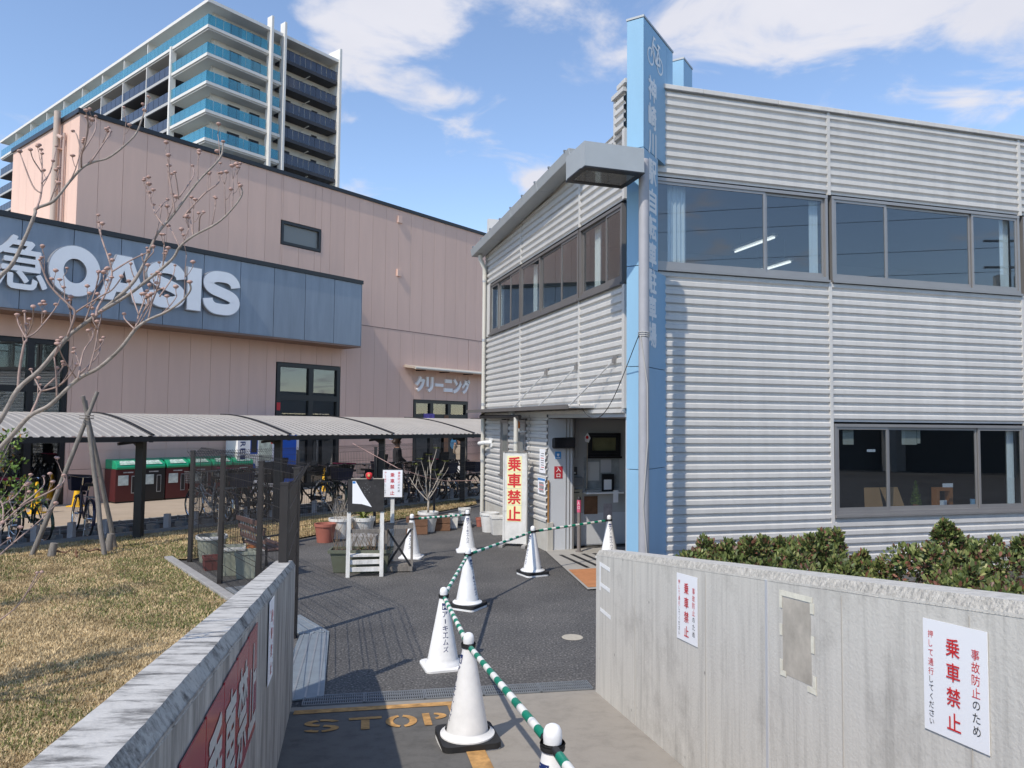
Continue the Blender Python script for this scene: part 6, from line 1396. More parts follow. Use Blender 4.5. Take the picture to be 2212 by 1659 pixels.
# standing sign
sa, sb = Vector((-.151, 13.70, 0)), Vector((.294, 13.60, 0)); sd_ = (sb - sa).normalized()
t = thing('standing_sign', 'tall white standing sign with red characters on yellow squares', 'sign', (sa + sb) / 2, math.atan2(sd_.y, sd_.x)); w_ = .44
mb = MB(); mb.box((0, -.0, .86), (w_ - .06, .02, 1.62)); obj('board', mb, MT['potwhite'], t, world=False)
for x in (-w_ / 2 + .015, w_ / 2 - .015): mb = MB(); mb.box((x, .03, .84), (.03, .10, 1.68)); obj('side_frame', mb, MT['oldwhite'], t, world=False); mb = MB(); mb.box((x, .0, .025), (.075, .46, .05)); obj('foot', mb, MT['concblock'], t, world=False, bevel=.006)
mb = MB(); mb.box((0, .03, 1.685), (w_, .11, .015)); obj('top_rail', mb, MT['wood'], t, world=False)
for k_, ch in enumerate('乗車禁止'):
    z = 1.47 - k_ * .295; mb = MB(); mb.box((-.01, -.0125, z), (.27, .003, .285)); pp_ = obj('square', mb, MT['yellowpaper'], t, world=False)
    obj('character', text_mb(Matrix.Translation((-.01, -.0155, z)) @ Matrix.Rotation(R(90), 4, 'X'), [(ch, 0, 0, .235, .245)], .035), MT['red'], pp_, world=False)
mb = MB(); p0, p1 = Vector((-.23, -.02, .62)), Vector((.30, .10, .72)); mb.tube([p0, p0.lerp(p1, .5) + Vector((0, -.02, -.02)), p1], .006, 6); obj('rope', mb, MT['cablegrey'], t, world=False)

# rope strung across the plaza
rp_ = [at(762, 958, 16.2), at(859, 1011, 15.0), at(923, 1032, 15.4), at(965, 1039, 16.2), at(1030, 1038, 16.9)]
t = thing('rope', 'thin pale rope strung from fence post to bicycle park corner', 'rope', rp_[2]); mb = MB(); mb.tube(rp_, .007, 5); obj('rope_run', mb, mat('rope_pink', (.42, .27, .24), .8), t)
# ================================================================ BICYCLES AND RACK
BPART = {}
def bike_meshes():
    P = {}
    wr = .33
    def wheel():
        ty = MB(); n = 40
        for i in range(n): pass
        ring_ = [Vector((wr * math.cos(2 * math.pi * i / n), 0, wr * math.sin(2 * math.pi * i / n))) for i in range(n + 1)]
        ty.tube(ring_, .019, 8, False)
        ri = MB(); ri.tube([v * (.308 / wr) for v in ring_], .009, 6, False)
        sp = MB()
        for i in range(24): a = 2 * math.pi * i / 24; b = a + .35 * (1 if i % 2 else -1); sp.tube([Vector((.02 * math.cos(b), .02 * (1 if i % 2 else -1), .02 * math.sin(b))), Vector((.305 * math.cos(a), 0, .305 * math.sin(a)))], .0016, 4, False)
        hb = MB(); hb.tube([(0, -.04, 0), (0, .04, 0)], .02, 10)
        return ty, ri, sp, hb
    P['tyre'], P['rim'], P['spokes'], P['hub'] = [m.mesh('x') for m in wheel()]
    fr = MB(); fr.tube([(-.53, 0, 0), (-.10, 0, -.03)], .014, 8); fr.tube([(-.53, 0, 0), (-.17, 0, .40)], .011, 8); fr.tube([(-.10, 0, -.03), (-.20, 0, .50)], .017, 8); fr.tube([(-.10, 0, -.03), (.12, 0, .12), (.36, 0, .42)], .02, 8); fr.tube([(-.15, 0, .2), (.1, 0, .26), (.355, 0, .48)], .016, 8); fr.tube([(.35, 0, .40), (.33, 0, .56)], .022, 8)
    P['frame'] = fr.mesh('x')
    fk = MB(); fk.tube([(.345, 0, .42), (.40, .05, .34), (.50, .055, .08), (.54, .055, 0)], .011, 8); fk.tube([(.345, 0, .42), (.40, -.05, .34), (.50, -.055, .08), (.54, -.055, 0)], .011, 8); P['fork'] = fk.mesh('x')
    hbr = MB(); hbr.tube([(.33, 0, .56), (.32, 0, .70)], .013, 8); hbr.tube([(.10, .28, .70), (.24, .26, .73), (.32, .12, .71), (.32, 0, .70), (.32, -.12, .71), (.24, -.26, .73), (.10, -.28, .70)], .011, 8); P['handlebar'] = hbr.mesh('x')
    gr = MB(); gr.tube([(.08, .285, .70), (.18, .272, .716)], .017, 8); P['grip'] = gr.mesh('x'); gr = MB(); gr.tube([(.08, -.285, .70), (.18, -.272, .716)], .017, 8); P['hand_grip'] = gr.mesh('x')
    sa_ = MB(); V = [(-.36, -.10, .60), (-.36, .10, .60), (-.20, .07, .61), (-.06, .02, .61), (-.06, -.02, .61), (-.20, -.07, .61)]; sa_.prism([(a, b) for a, b, c in V], lambda x, y: Vector((x, y, .58)), lambda x, y: Vector((x, y, .63))); P['saddle'] = sa_.mesh('x')
    sp_ = MB(); sp_.tube([(-.20, 0, .48), (-.215, 0, .60)], .012, 8); P['seat_post'] = sp_.mesh('x')
    bk_ = MB()
    x0, x1, y0, y1, z0, z1 = .42, .72, -.17, .17, .45, .70
    def wp(x, y, z): k_ = (z - z0) / (z1 - z0); return Vector(((x0 + x1) / 2 + (x - (x0 + x1) / 2) * (.82 + .18 * k_), y * (.82 + .18 * k_), z))
    for k_ in range(6):
        z = z0 + (z1 - z0) * k_ / 5; c = [wp(x0, y0, z), wp(x1, y0, z), wp(x1, y1, z), wp(x0, y1, z)]
        for i in range(4): bk_.bar(c[i], c[(i + 1) % 4], .006 if k_ < 5 else .012, .006 if k_ < 5 else .012)
    for i in range(9):
        y = y0 + (y1 - y0) * i / 8
        for x in (x0, x1): bk_.bar(wp(x, y, z0), wp(x, y, z1), .005, .005)
    for i in range(8):
        x = x0 + (x1 - x0) * i / 7
        for y in (y0, y1): bk_.bar(wp(x, y, z0), wp(x, y, z1), .005, .005)
        bk_.bar(wp(x, y0, z0), wp(x, y1, z0), .005, .005)
    P['basket'] = bk_.mesh('x')
    def fender(cx, a0, a1):
        m_ = MB(); n = 12; V = []
        for i in range(n + 1):
            a = R(a0 + (a1 - a0) * i / n)
            for y, rr in ((-.028, .358), (0, .368), (.028, .358)): V.append((cx + rr * math.cos(a), y, rr * math.sin(a)))
        m_.add(V, [(i * 3 + j, (i + 1) * 3 + j, (i + 1) * 3 + j + 1, i * 3 + j + 1) for i in range(n) for j in range(2)]); return m_
    P['mudguard'] = fender(-.53, 20, 195).mesh('x'); P['front_mudguard'] = fender(.54, 50, 175).mesh('x')
    ca_ = MB(); ca_.tube([(-.18, .06, .38), (-.70, .07, .40), (-.72, 0, .40), (-.70, -.07, .40), (-.18, -.06, .38)], .007, 6, False); ca_.tube([(-.70, .06, .39), (-.53, .05, 0)], .005, 5); ca_.tube([(-.70, -.06, .39), (-.53, -.05, 0)], .005, 5)
    for k_ in range(4): ca_.bar((-.32 - k_ * .1, -.06, .39), (-.32 - k_ * .1, .06, .39), .01, .008)
    P['carrier'] = ca_.mesh('x')
    cg = MB(); cg.lathe([(0, 0), (.085, 0), (.085, .012), (0, .012)], 18); cg.v = [(x - .10, -.055 - z, y - .03) for x, y, z in cg.v]; n = len(cg.v); cg.box((-.33, -.06, -.01), (.44, .02, .10)); cg.tube([(-.10, -.07, -.03), (0, -.08, -.15)], .008, 6); cg.tube([(-.10, .05, -.03), (-.2, .07, .09)], .008, 6); cg.box((.0, -.12, -.15), (.09, .07, .02)); cg.box((-.2, .11, .09), (.09, .07, .02)); P['chain_guard'] = cg.mesh('x')
    ks = MB(); ks.tube([(-.53, .06, 0), (-.62, .09, -.32), (-.66, .0, -.325)], .009, 6); P['kickstand'] = ks.mesh('x')
    lp = MB(); lp.lathe([(0, .0), (.035, .0), (.03, -.06), (0, -.07)], 12); lp.v = [(z + .46, y - .07, x + .40) for x, y, z in lp.v]; P['headlamp'] = lp.mesh('x')
    cv = MB(); V = [(.38, -.2), (.78, -.2), (.78, .2), (.38, .2)]; cv.hexa([Vector(p) for p in ((.44, -.15, .44), (.72, -.15, .44), (.72, .15, .44), (.44, .15, .44), (.37, -.2, .74), (.78, -.2, .74), (.78, .2, .74), (.37, .2, .74))]); P['basket_cover'] = cv.mesh('x')
    ct = MB(); c4 = [Vector(p) for p in ((.365, -.205, .735), (.785, -.205, .735), (.785, .205, .735), (.365, .205, .735))]
    for i in range(4): ct.bar(c4[i], c4[(i + 1) % 4], .03, .03)
    P['cover_trim'] = ct.mesh('x')
    bb_ = MB(); bb_.hexa([Vector(p) for p in ((-.72, -.18, .42), (-.36, -.18, .42), (-.36, .18, .42), (-.72, .18, .42), (-.76, -.21, .70), (-.34, -.21, .70), (-.34, .21, .70), (-.76, .21, .70))]); P['rear_basket'] = bb_.mesh('x')
    cs_ = MB(); cs_.hexa([Vector(p) for p in ((-.66, -.15, .44), (-.40, -.15, .44), (-.40, .15, .44), (-.66, .15, .44), (-.74, -.17, .62), (-.38, -.17, .62), (-.38, .17, .62), (-.74, .17, .62))]); cs_.hexa([Vector(p) for p in ((-.76, -.16, .60), (-.68, -.16, .60), (-.68, .16, .60), (-.76, .16, .60), (-.86, -.15, 1.02), (-.79, -.15, 1.02), (-.79, .15, 1.02), (-.86, .15, 1.02))]); P['child_seat'] = cs_.mesh('x')
    return P
BP = bike_meshes()
def frame_mat(nm, c): return mat(nm, c, .3, .1, coat=.3)
FM = {'black': MT['black'], 'green': frame_mat('bike_green', (.012, .05, .035)), 'silver': frame_mat('bike_silver', (.38, .39, .41)), 'navy': frame_mat('bike_navy', (.015, .02, .06)), 'maroon': frame_mat('bike_maroon', (.10, .01, .015)), 'white': frame_mat('bike_white', (.6, .6, .6))}
def bicycle(label, x, y, rz, col='black', cover=None, rear=None, whitetyre=False, lean=0):
    t = thing('bicycle', label, 'bicycle', (x, y, .02), rz, 'bicycles parked in the rack'); t.rotation_euler = (R(lean), 0, rz); up_ = .35
    def part(nm, m, M=None, par=None, sm=False): return obj(nm, BP[nm], None, par or t, smooth=sm if False else False, M=M) if False else _bp(nm, m, M, par or t)
    def _bp(nm, m, M, par):
        o = bpy.data.objects.new(nm, BP[nm]); COL.objects.link(o); o.parent = par; o.matrix_local = M if M is not None else Matrix.Translation((0, 0, up_))
        if not BP[nm].materials: BP[nm].materials.append(m)
        o.material_slots[0].link = 'OBJECT'; o.material_slots[0].material = m
        return o
    for cx in (-.53, .54):
        w_ = _bp('tyre', MT['white'] if whitetyre and cx > 0 else MT['rubber'], Matrix.Translation((cx, 0, up_)), t); w_.name = 'wheel'
        _bp('rim', MT['chrome'], Matrix.Identity(4), w_); _bp('spokes', MT['chrome'], Matrix.Identity(4), w_); _bp('hub', MT['chrome'], Matrix.Identity(4), w_)
    for nm, m in (('frame', FM[col]), ('fork', FM[col]), ('handlebar', MT['chrome']), ('grip', MT['rubber']), ('hand_grip', MT['rubber']), ('saddle', MT['black']), ('seat_post', MT['chrome']), ('mudguard', MT['chrome'] if col == 'silver' else FM[col]), ('front_mudguard', MT['chrome'] if col == 'silver' else FM[col]), ('carrier', MT['darksteel']), ('chain_guard', FM[col]), ('kickstand', MT['steel']), ('headlamp', MT['black'])): _bp(nm, m, None, t)
    if cover: _bp('basket_cover', cover, None, t); 
    else: _bp('basket', MT['black'] if col != 'silver' else MT['steel'], None, t)
    if cover == MT['darkcloth']: _bp('cover_trim', MT['pinktrim'], None, t)
    if rear == 'basket': _bp('rear_basket', MT['navycloth'], None, t)
    if rear == 'seat': _bp('child_seat', MT['darkcloth'], None, t)
    return t
def t_at(px, o):
    p = at(px, 1000, 10); a = SW + SNn * o; # solve (a + SD t) x p = 0
    return -(a.x * p.y - a.y * p.x) / (SD.x * p.y - SD.y * p.x)
bz = math.atan2(-SNn.y, -SNn.x)       # facing the store
BK = [(18, 'black', MT['darkcloth'], None, 'black bicycle whose basket cover has a bright pink rim'), (70, 'green', None, None, 'dark green bicycle at the far left behind dogwood twigs'), (180, 'navy', MT['navycloth'], None, 'bicycle with navy covered basket behind the timber tripod'),
      (452, 'silver', None, None, 'silver bicycle seen through the first fence panel'), (505, 'black', None, 'basket', 'black bicycle with rear basket seen through the fence'), (548, 'black', None, None, 'black bicycle before the white machine behind the fence'), (588, 'maroon', None, None, 'maroon bicycle just left of the fence end posts'),
      (668, 'black', MT['navycloth'], None, 'black bicycle just right of the fence end posts'), (712, 'green', None, 'basket', 'green bicycle with pale front tyre left of easel'), (775, 'black', MT['darkcloth'], 'seat', 'black bicycle with child seat behind the easel'), (815, 'silver', None, None, 'silver bicycle behind the post sign'), (868, 'black', None, 'seat', 'black bicycle with child seat beside the dark jacket person'),
      (905, 'black', None, None, 'black bicycle behind the potted tree, left one'), (938, 'navy', None, 'basket', 'navy bicycle behind the potted tree'), (972, 'black', MT['darkcloth'], None, 'black bicycle with dark covered basket near the coat wearer'), (1004, 'black', None, None, 'black bicycle farthest along, next to the downpipe'),
      (478, 'navy', None, None, 'navy bicycle between silver one and rear basket one'), (527, 'black', MT['darkcloth'], None, 'black bicycle with dark basket cover behind the bench'), (570, 'green', None, 'seat', 'green bicycle with child seat behind the slim pot'), (745, 'black', None, None, 'black bicycle hidden behind the chalkboard'), (842, 'navy', MT['navycloth'], None, 'navy bicycle with covered basket right of post sign'), (888, 'maroon', None, None, 'maroon bicycle left of the potted tree'), (921, 'black', None, 'seat', 'black bicycle with child seat behind potted tree'), (988, 'silver', None, 'basket', 'silver bicycle below the beige coat')]
for i, (px, col, cv, rear, lab) in enumerate(BK):
    o_ = 5.75; tt = t_at(px, o_); p = SP(tt, o_)
    bicycle(lab, p.x, p.y, bz + R([-6, 5, -10, 4, -8, 7, -3, 6, -12, 4, -5, 8, -4, 5, -7, 3][i % 16]), col, cv, rear, i == 8, [2, -3, 4][i % 3])
# rack: low rail with pairs of guide posts
RK = thing('bicycle_rack', 'grey steel bicycle rack rail with short upright posts', 'bicycle rack', SP(4, 6.45, 0))
mb = MB(); mb.bar(SP(-9, 6.62, .05), SP(17, 6.62, .05), .10, .10); obj('rail', mb, MT['darksteel'], RK); mb = MB(); mb.bar(SP(-9, 5.2, .035), SP(17, 5.2, .035), .08, .05); obj('rail', mb, MT['darksteel'], RK)
for i in range(44):
    tt = -8.7 + i * .58; mb = MB(); mb.bar(SP(tt, 6.5, .02), SP(tt, 6.5, .36), .11, .10); obj('guide_post', mb, MT['polegrey'], RK)
    mb = MB(); mb.tube([SP(tt - .16, 6.1, .03), SP(tt - .16, 6.1, .26), SP(tt - .16, 6.42, .26), SP(tt - .16, 6.42, .03)], .012, 6); mb.bar(SP(tt - .22, 6.25, .10), SP(tt - .1, 6.25, .10), .30, .10); obj('wheel_clamp', mb, MT['darksteel'], RK)
# yellow cones by the store
for lab, px, o_ in (('yellow cone behind the navy basket bicycle', 170, .75), ('yellow cone behind the pink rimmed basket', 82, 1.6), ('yellow cone glimpsed behind bicycle wheels near the doors', 702, 1.6)):
    p = SP(t_at(px, o_), o_); t = thing('yellow_cone', lab, 'cone', (p.x, p.y, .02), 0, 'yellow cones by the store')
    mb = MB(); mb.lathe([(.13, .03), (.12, .06), (.035, .68), (.03, .72), (0, .73)], 16); obj('body', mb, MT['yellow'], t, world=False, smooth='auto'); mb = MB(); mb.box((0, 0, .015), (.36, .36, .03)); obj('base', mb, MT['yellow'], t, world=False, bevel=.008)

# ================================================================ PEOPLE
def person(label, x, y, rz, h, coat_m, pants_m, hairm, pose, coatlen=.45):
    t = thing('person', label, 'person', (x, y, .02), rz); s_ = h / 1.70
    def skin(name, verts, edges, rad, m):
        me = bpy.data.meshes.new(name); me.from_pydata([Vector(v) * s_ for v in verts], edges, []); o = bpy.data.objects.new(name, me); COL.objects.link(o); o.parent = t
        md = o.modifiers.new('skin', 'SKIN'); md.use_smooth_shade = True
        for i, r_ in enumerate(rad): sv = me.skin_vertices[0].data[i]; sv.radius = (r_[0] * s_, r_[1] * s_) if isinstance(r_, tuple) else (r_ * s_, r_ * s_); sv.use_root = (i == 0)
        sb_ = o.modifiers.new('sub', 'SUBSURF'); sb_.levels = 2; sb_.render_levels = 2; me.materials.append(m); return o
    hr = pose  # right hand position
    V = [(0, 0, .93), (0, .01, 1.12), (0, .0, 1.32), (0, .0, 1.43), (0, -.01, 1.50), (0, -.02, 1.60), (0, -.02, 1.67),
         (-.17, 0, 1.38), (-.23, -.02, 1.14), (hr[0], hr[1], hr[2]), (.17, 0, 1.38), (.23, .0, 1.12), (.235, -.06, .88),
         (-.085, 0, .90), (-.095, -.01, .50), (-.095, .02, .09), (-.095, -.13, .04), (.085, 0, .90), (.095, -.01, .50), (.10, .03, .09), (.10, -.12, .04)]
    E = [(0, 1), (1, 2), (2, 3), (3, 4), (4, 5), (5, 6), (2, 7), (7, 8), (8, 9), (2, 10), (10, 11), (11, 12), (0, 13), (13, 14), (14, 15), (15, 16), (0, 17), (17, 18), (18, 19), (19, 20)]
    Rr = [(.15, .11), (.135, .10), (.16, .11), (.07, .07), (.05, .05), (.085, .10), (.07, .085), .07, .05, .034, .07, .05, .034, .085, .06, .042, .035, .085, .06, .042, .035]
    skin('body', V, E, Rr, MT['skin'])
    skin('coat', [(0, 0, 1.44), (0, 0, 1.34), (0, .01, 1.12), (0, .01, .92), (0, .01, .92 - coatlen * .5), (0, .01, .92 - coatlen), (-.175, 0, 1.38), (-.235, -.02, 1.14), tuple(Vector((-.235, -.02, 1.14)).lerp(Vector(hr), .85)), (.175, 0, 1.38), (.235, 0, 1.12), (.238, -.05, .92)], [(0, 1), (1, 2), (2, 3), (3, 4), (4, 5), (1, 6), (6, 7), (7, 8), (1, 9), (9, 10), (10, 11)], [(.075, .075), (.175, .125), (.16, .12), (.175, .13), (.19, .14), (.20, .15), .085, .066, .052, .085, .066, .052], coat_m)
    skin('trousers', [(0, 0, .95), (-.085, 0, .88), (-.095, -.01, .50), (-.095, .02, .10), (.085, 0, .88), (.095, -.01, .50), (.10, .03, .10)], [(0, 1), (1, 2), (2, 3), (0, 4), (4, 5), (5, 6)], [(.15, .115), .095, .072, .06, .095, .072, .06], pants_m)
    skin('hair', [(0, .02, 1.64), (0, .01, 1.69), (0, .06, 1.58), (0, .065, 1.50)], [(0, 1), (0, 2), (2, 3)], [(.105, .115), (.085, .10), (.09, .06), (.06, .035)], hairm)
    for nm, xs in (('shoe', -.095), ('shoe', .10)):
        mb = MB(); mb.hexa([Vector(q) * s_ for q in ((xs - .045, -.17, 0), (xs + .045, -.17, 0), (xs + .04, .08, 0), (xs - .04, .08, 0), (xs - .035, -.15, .05), (xs + .035, -.15, .05), (xs + .035, .07, .09), (xs - .035, .07, .09))]); obj(nm, mb, MT['black'], t, world=False, bevel=.015)
    mb = MB(); mb.lathe([(0, -.012), (.012, -.004), (.008, .012), (0, .02)], 8); mb.v = [((a) * s_, (-.115 + b) * s_, (1.60 + c) * s_) for a, b, c in mb.v]; obj('nose', mb, MT['skin'], t, world=False, smooth=True)
    for xs in (-.032, .032): mb = MB(); mb.lathe([(0, -.008), (.009, 0), (0, .008)], 8); mb.v = [((a + xs) * s_, (-.098 + b) * s_, (1.625 + c) * s_) for a, b, c in mb.v]; obj('eye', mb, MT['ink'], t, world=False)
    # fingers
    for hx, hy, hz in ((hr[0], hr[1], hr[2]), (.235, -.06, .88)):
        for k_ in range(5):
            mb = MB(); b0 = Vector((hx + (k_ - 2) * .017, hy, hz)) * s_; mb.tube([b0, b0 + Vector((0, -.02, -.045)) * s_, b0 + Vector((0, -.012, -.08 + .01 * abs(k_ - 2))) * s_], [.009 * s_, .0085 * s_, .006 * s_], 6); obj('finger', mb, MT['skin'], t, world=False, smooth=True)
    return t
pB = SP(t_at(993, 3.2), 3.2)
person('person in a beige coat holding a hand to the face', pB.x, pB.y, R(-35), 1.66, MT['coat'], MT['darkcloth'], MT['hair'], (-.08, -.17, 1.52), .50)
t = thing('shopping_bag', 'white plastic shopping bag hanging beside the beige coat', 'bag', (pB.x - .05, pB.y - .32, .62)); mb = MB(); mb.hexa([Vector(p) for p in ((-.13, -.06, -.14), (.13, -.06, -.14), (.13, .06, -.14), (-.13, .06, -.14), (-.10, -.03, .14), (.10, -.03, .14), (.10, .03, .14), (-.10, .03, .14))]); obj('sack', mb, MT['paper'], t, world=False, bevel=.03); mb = MB(); mb.tube([(-.08, 0, .13), (-.03, 0, .26), (.03, 0, .26), (.08, 0, .13)], .008, 6); obj('handles', mb, MT['paper'], t, world=False)
pA = SP(t_at(858, 4.35), 4.35)
person('person in a dark jacket and cap behind the parked bicycles', pA.x, pA.y, R(115), 1.68, MT['darkcloth'], MT['darkcloth'], MT['hair'], (-.22, -.25, .98), .12)

# ================================================================ TIMBER TRIPOD, STUMP
AX = Vector((-6.93, 12.32, 2.33))
TP = thing('tree_prop', 'grey timber tripod of three lashed poles on the lawn', 'tree support', (-6.95, 12.4, 0))
for (bx_, by_, ext) in ((-7.611, 12.125, .34), (-6.479, 12.185, .18), (-6.70, 12.95, .26)):
    b0 = Vector((bx_, by_, .0)); d = (AX + Vector(((bx_ + 6.93) * -.06, .03, 0)) - b0); pts = [b0 + d * k_ / 5 + Vector((random.uniform(-.012, .012), random.uniform(-.012, .012), 0)) for k_ in range(6)]; pts.append(pts[-1] + d.normalized() * ext)
    mb = MB(); mb.tube(pts, [.040, .039, .038, .036, .035, .033, .031], 10); obj('pole', mb, MT['wood'], TP, smooth='auto')
for z in (2.22, 2.26): mb = MB(); mb.tube([Vector((AX.x + .10 * math.cos(k_ * .6283), AX.y + .10 * math.sin(k_ * .6283), z)) for k_ in range(11)], .009, 5, False); obj('lashing', mb, MT['wood'], TP)
for nm, lab, x, y, h_ in (('tree_stump', 'pale cut stump at the foot of the tripod', -6.62, 12.55, .32), ('tree_stump', 'short dark stump stub beside the left tripod leg', -7.25, 12.05, .24)):
    t = thing(nm, lab, 'stump', (x, y, 0)); mb = MB(); mb.tube([(0, 0, 0), (.01, 0, h_ * .5), (.03, .01, h_)], [.07, .06, .055], 10); obj('trunk', mb, MT['wood'], t, world=False, smooth='auto')
for x, y, rz_, lab in ((-7.15, 12.1, .4, 'curved dead branch piece left of tripod foot'), (-6.85, 12.05, 2.1, 'dark dead branch piece between the tripod legs'), (-6.72, 12.3, 3.9, 'dead branch piece beside the pale stump')):
    t = thing('dead_branch', lab, 'branch', (x, y, .05), rz_, 'dead branch pieces by the tripod'); mb = MB(); mb.tube([(-.16, 0, .0), (-.04, .02, .06), (.08, -.01, .03), (.17, .03, .09)], [.016, .018, .014, .006], 6); obj('wood', mb, MT['brownwood'], t, world=False)

# ================================================================ SHRUBS behind the right wall
def leaf_cloud(name, centres, n, size, seed, tones, parent, surf=True):
    rg = np.random.default_rng(seed); C_ = np.array([c[:3] for c in centres]); Rr = np.array([c[3:6] for c in centres]); pick = rg.integers(0, len(centres), n)
    d = rg.normal(size=(n, 3)); d /= np.linalg.norm(d, axis=1)[:, None]; rad = rg.random(n) ** .33; rad = .45 + .6 * rad
    P_ = C_[pick] + d * Rr[pick] * rad[:, None]
    out = d * .7 + rg.normal(size=(n, 3)) * .45 + np.array([0, 0, .55]); out /= np.linalg.norm(out, axis=1)[:, None]
    sd_ = np.cross(out, rg.normal(size=(n, 3))); sd_ /= np.linalg.norm(sd_, axis=1)[:, None]; L_ = size * (.65 + .7 * rg.random(n))[:, None]; W_ = L_ * .24
    nrm = np.cross(out, sd_)
    v = np.empty((n, 6, 3)); v[:, 0] = P_; v[:, 1] = P_ + out * L_ * .35 + sd_ * W_ + nrm * L_ * .05; v[:, 2] = P_ + out * L_ * .75 + sd_ * W_ * .8 + nrm * L_ * .05; v[:, 3] = P_ + out * L_; v[:, 4] = P_ + out * L_ * .75 - sd_ * W_ * .8 + nrm * L_ * .05; v[:, 5] = P_ + out * L_ * .35 - sd_ * W_ + nrm * L_ * .05
    idx = np.arange(n)[:, None] * 6; F_ = np.concatenate([idx + np.array([[0, 1, 2, 3]]), idx + np.array([[0, 3, 4, 5]])], 1).reshape(-1, 4)
    me = bpy.data.meshes.new(name); m = n * 2
    me.vertices.add(n * 6); me.vertices.foreach_set('co', v.reshape(-1)); me.loops.add(m * 4); me.loops.foreach_set('vertex_index', F_.reshape(-1)); me.polygons.add(m); me.polygons.foreach_set('loop_start', np.arange(m) * 4)
    T_ = np.array([t_[0] for t_ in tones]); Wt = np.array([t_[1] for t_ in tones]); col = T_[rg.choice(len(tones), n, p=Wt / Wt.sum())] * (.65 + .7 * rg.random((n, 1)))
    ca = me.color_attributes.new('tone', 'FLOAT_COLOR', 'POINT'); ca.data.foreach_set('color', np.concatenate([np.repeat(col, 6, 0), np.ones((n * 6, 1))], 1).reshape(-1)); me.update(); me.materials.append(MT['leaves'])
    o = bpy.data.objects.new(name, me); COL.objects.link(o); o.parent = parent; return o
TONES = [((.115, .15, .045), 5), ((.18, .205, .065), 3), ((.07, .10, .035), 3), ((.21, .09, .06), 1.3), ((.30, .29, .12), 1.0), ((.13, .07, .05), 1.0)]
SHR = [(2.30, 8.75, .42, 1.02, 'leafy evergreen shrub nearest the blue pillar'), (2.95, 8.95, .46, 1.05, 'second evergreen shrub from the blue pillar'), (3.60, 9.1, .46, 1.10, 'evergreen shrub with an upright shoot under the joint strip'), (4.25, 9.2, .36, .80, 'low evergreen shrub left of the gap before cladding'), (2.35, 7.7, .46, .98, 'evergreen shrub close behind the wall below the pillar'), (3.05, 7.7, .5, .98, 'evergreen shrub in the middle of the bed behind the wall'), (3.75, 7.9, .44, .80, 'evergreen shrub in the middle of bed below the window'),
       (4.75, 8.35, .52, 1.12, 'dark evergreen shrub with tall sprig below the lower window'), (5.35, 8.3, .55, 1.18, 'evergreen shrub at the right picture edge by cladding'), (2.3, 6.5, .5, .92, 'evergreen shrub hugging the concrete wall at mid length'), (3.0, 6.4, .5, 1.0, 'reddish evergreen shrub behind the patched wall'), (3.7, 6.5, .55, 1.08, 'broad evergreen shrub above the near notice'), (4.35, 6.8, .5, 1.12, 'evergreen shrub at the right edge behind the wall'), (2.7, 5.3, .45, 1.0, 'nearest evergreen shrub behind the right wall'), (3.3, 5.1, .5, 1.08, 'nearest evergreen shrub at the right picture edge')]
for i, (x, y, r_, zt, lab) in enumerate(SHR):
    t = thing('evergreen_shrub', lab, 'shrub', (x, y, 0), 0, 'evergreen shrubs behind the right wall'); rr = random.Random(i); zt = zt - .22
    cs = [(0, 0, zt - .38, r_, r_, .34)] * 2 + [(rr.uniform(-.36, .36), rr.uniform(-.36, .36), zt - .14 - .12 * rr.random(), .17, .17, .13) for _ in range(9)] + [(rr.uniform(-.35, .35), rr.uniform(-.35, .35), zt - .03 - .06 * rr.random(), .06, .06, .11) for _ in range(4)]
    if 'tall sprig' in lab: cs += [(-.05, -.1, zt + .06, .06, .06, .08), (-.12, -.1, zt + .13, .035, .035, .06), (.0, -.12, zt + .17, .035, .035, .07), (.08, -.1, zt + .11, .035, .035, .06), (-.05, -.1, zt + .22, .025, .025, .05)]
    leaf_cloud('foliage', cs, 3600, .056, 40 + i, TONES, t)
    mb = MB()
    for k_ in range(7):
        a = k_ * .9; p = Vector((0, 0, 0)); q = Vector((math.cos(a) * r_ * .7, math.sin(a) * r_ * .7, zt - .2)); mb.tube([p, p.lerp(q, .5) + Vector((0, 0, .1)), q], [.012, .009, .005], 5, False)
    obj('stems', mb, MT['bark'], t, world=False)
mb = MB(); mb.quad(*[(x, y, .012) for x, y in ((1.6, 9.7), (7.5, 11.4), (7.5, 3.5), (1.7, 2.5), (1.0, 6.0))]); tag(obj('planting_bed', mb, MT['soil']), kind='structure')

# green nandina-like shrub at the left edge
t = thing('nandina_shrub', 'fine leaved green shrub at the left picture edge', 'shrub', (-6.0, 8.6, 0)); rr = random.Random(77)
cs = []
for px, py in ((10, 965), (25, 1000), (0, 1010), (40, 1045), (15, 1060), (60, 1060), (5, 1090), (30, 940), (-30, 980), (-40, 1040), (70, 1085), (20, 1110), (-20, 1120)):
    p = at(px, py, 8.6 + rr.uniform(-.25, .25)) - Vector((-6.0, 8.6, 0)); cs.append((p.x, p.y, p.z, .13, .13, .07))
leaf_cloud('foliage', cs, 650, .045, 99, [((.10, .17, .03), 4), ((.16, .22, .04), 3), ((.25, .12, .03), .6)], t)
mb = MB()
for c in cs: q = Vector(c[:3]); mb.tube([Vector((-.25, 0, 0)), Vector((-.25, 0, 0)).lerp(q, .6) + Vector((-.05, 0, .15)), q], [.012, .008, .003], 5, False)
obj('stems', mb, MT['bark'], t, world=False)

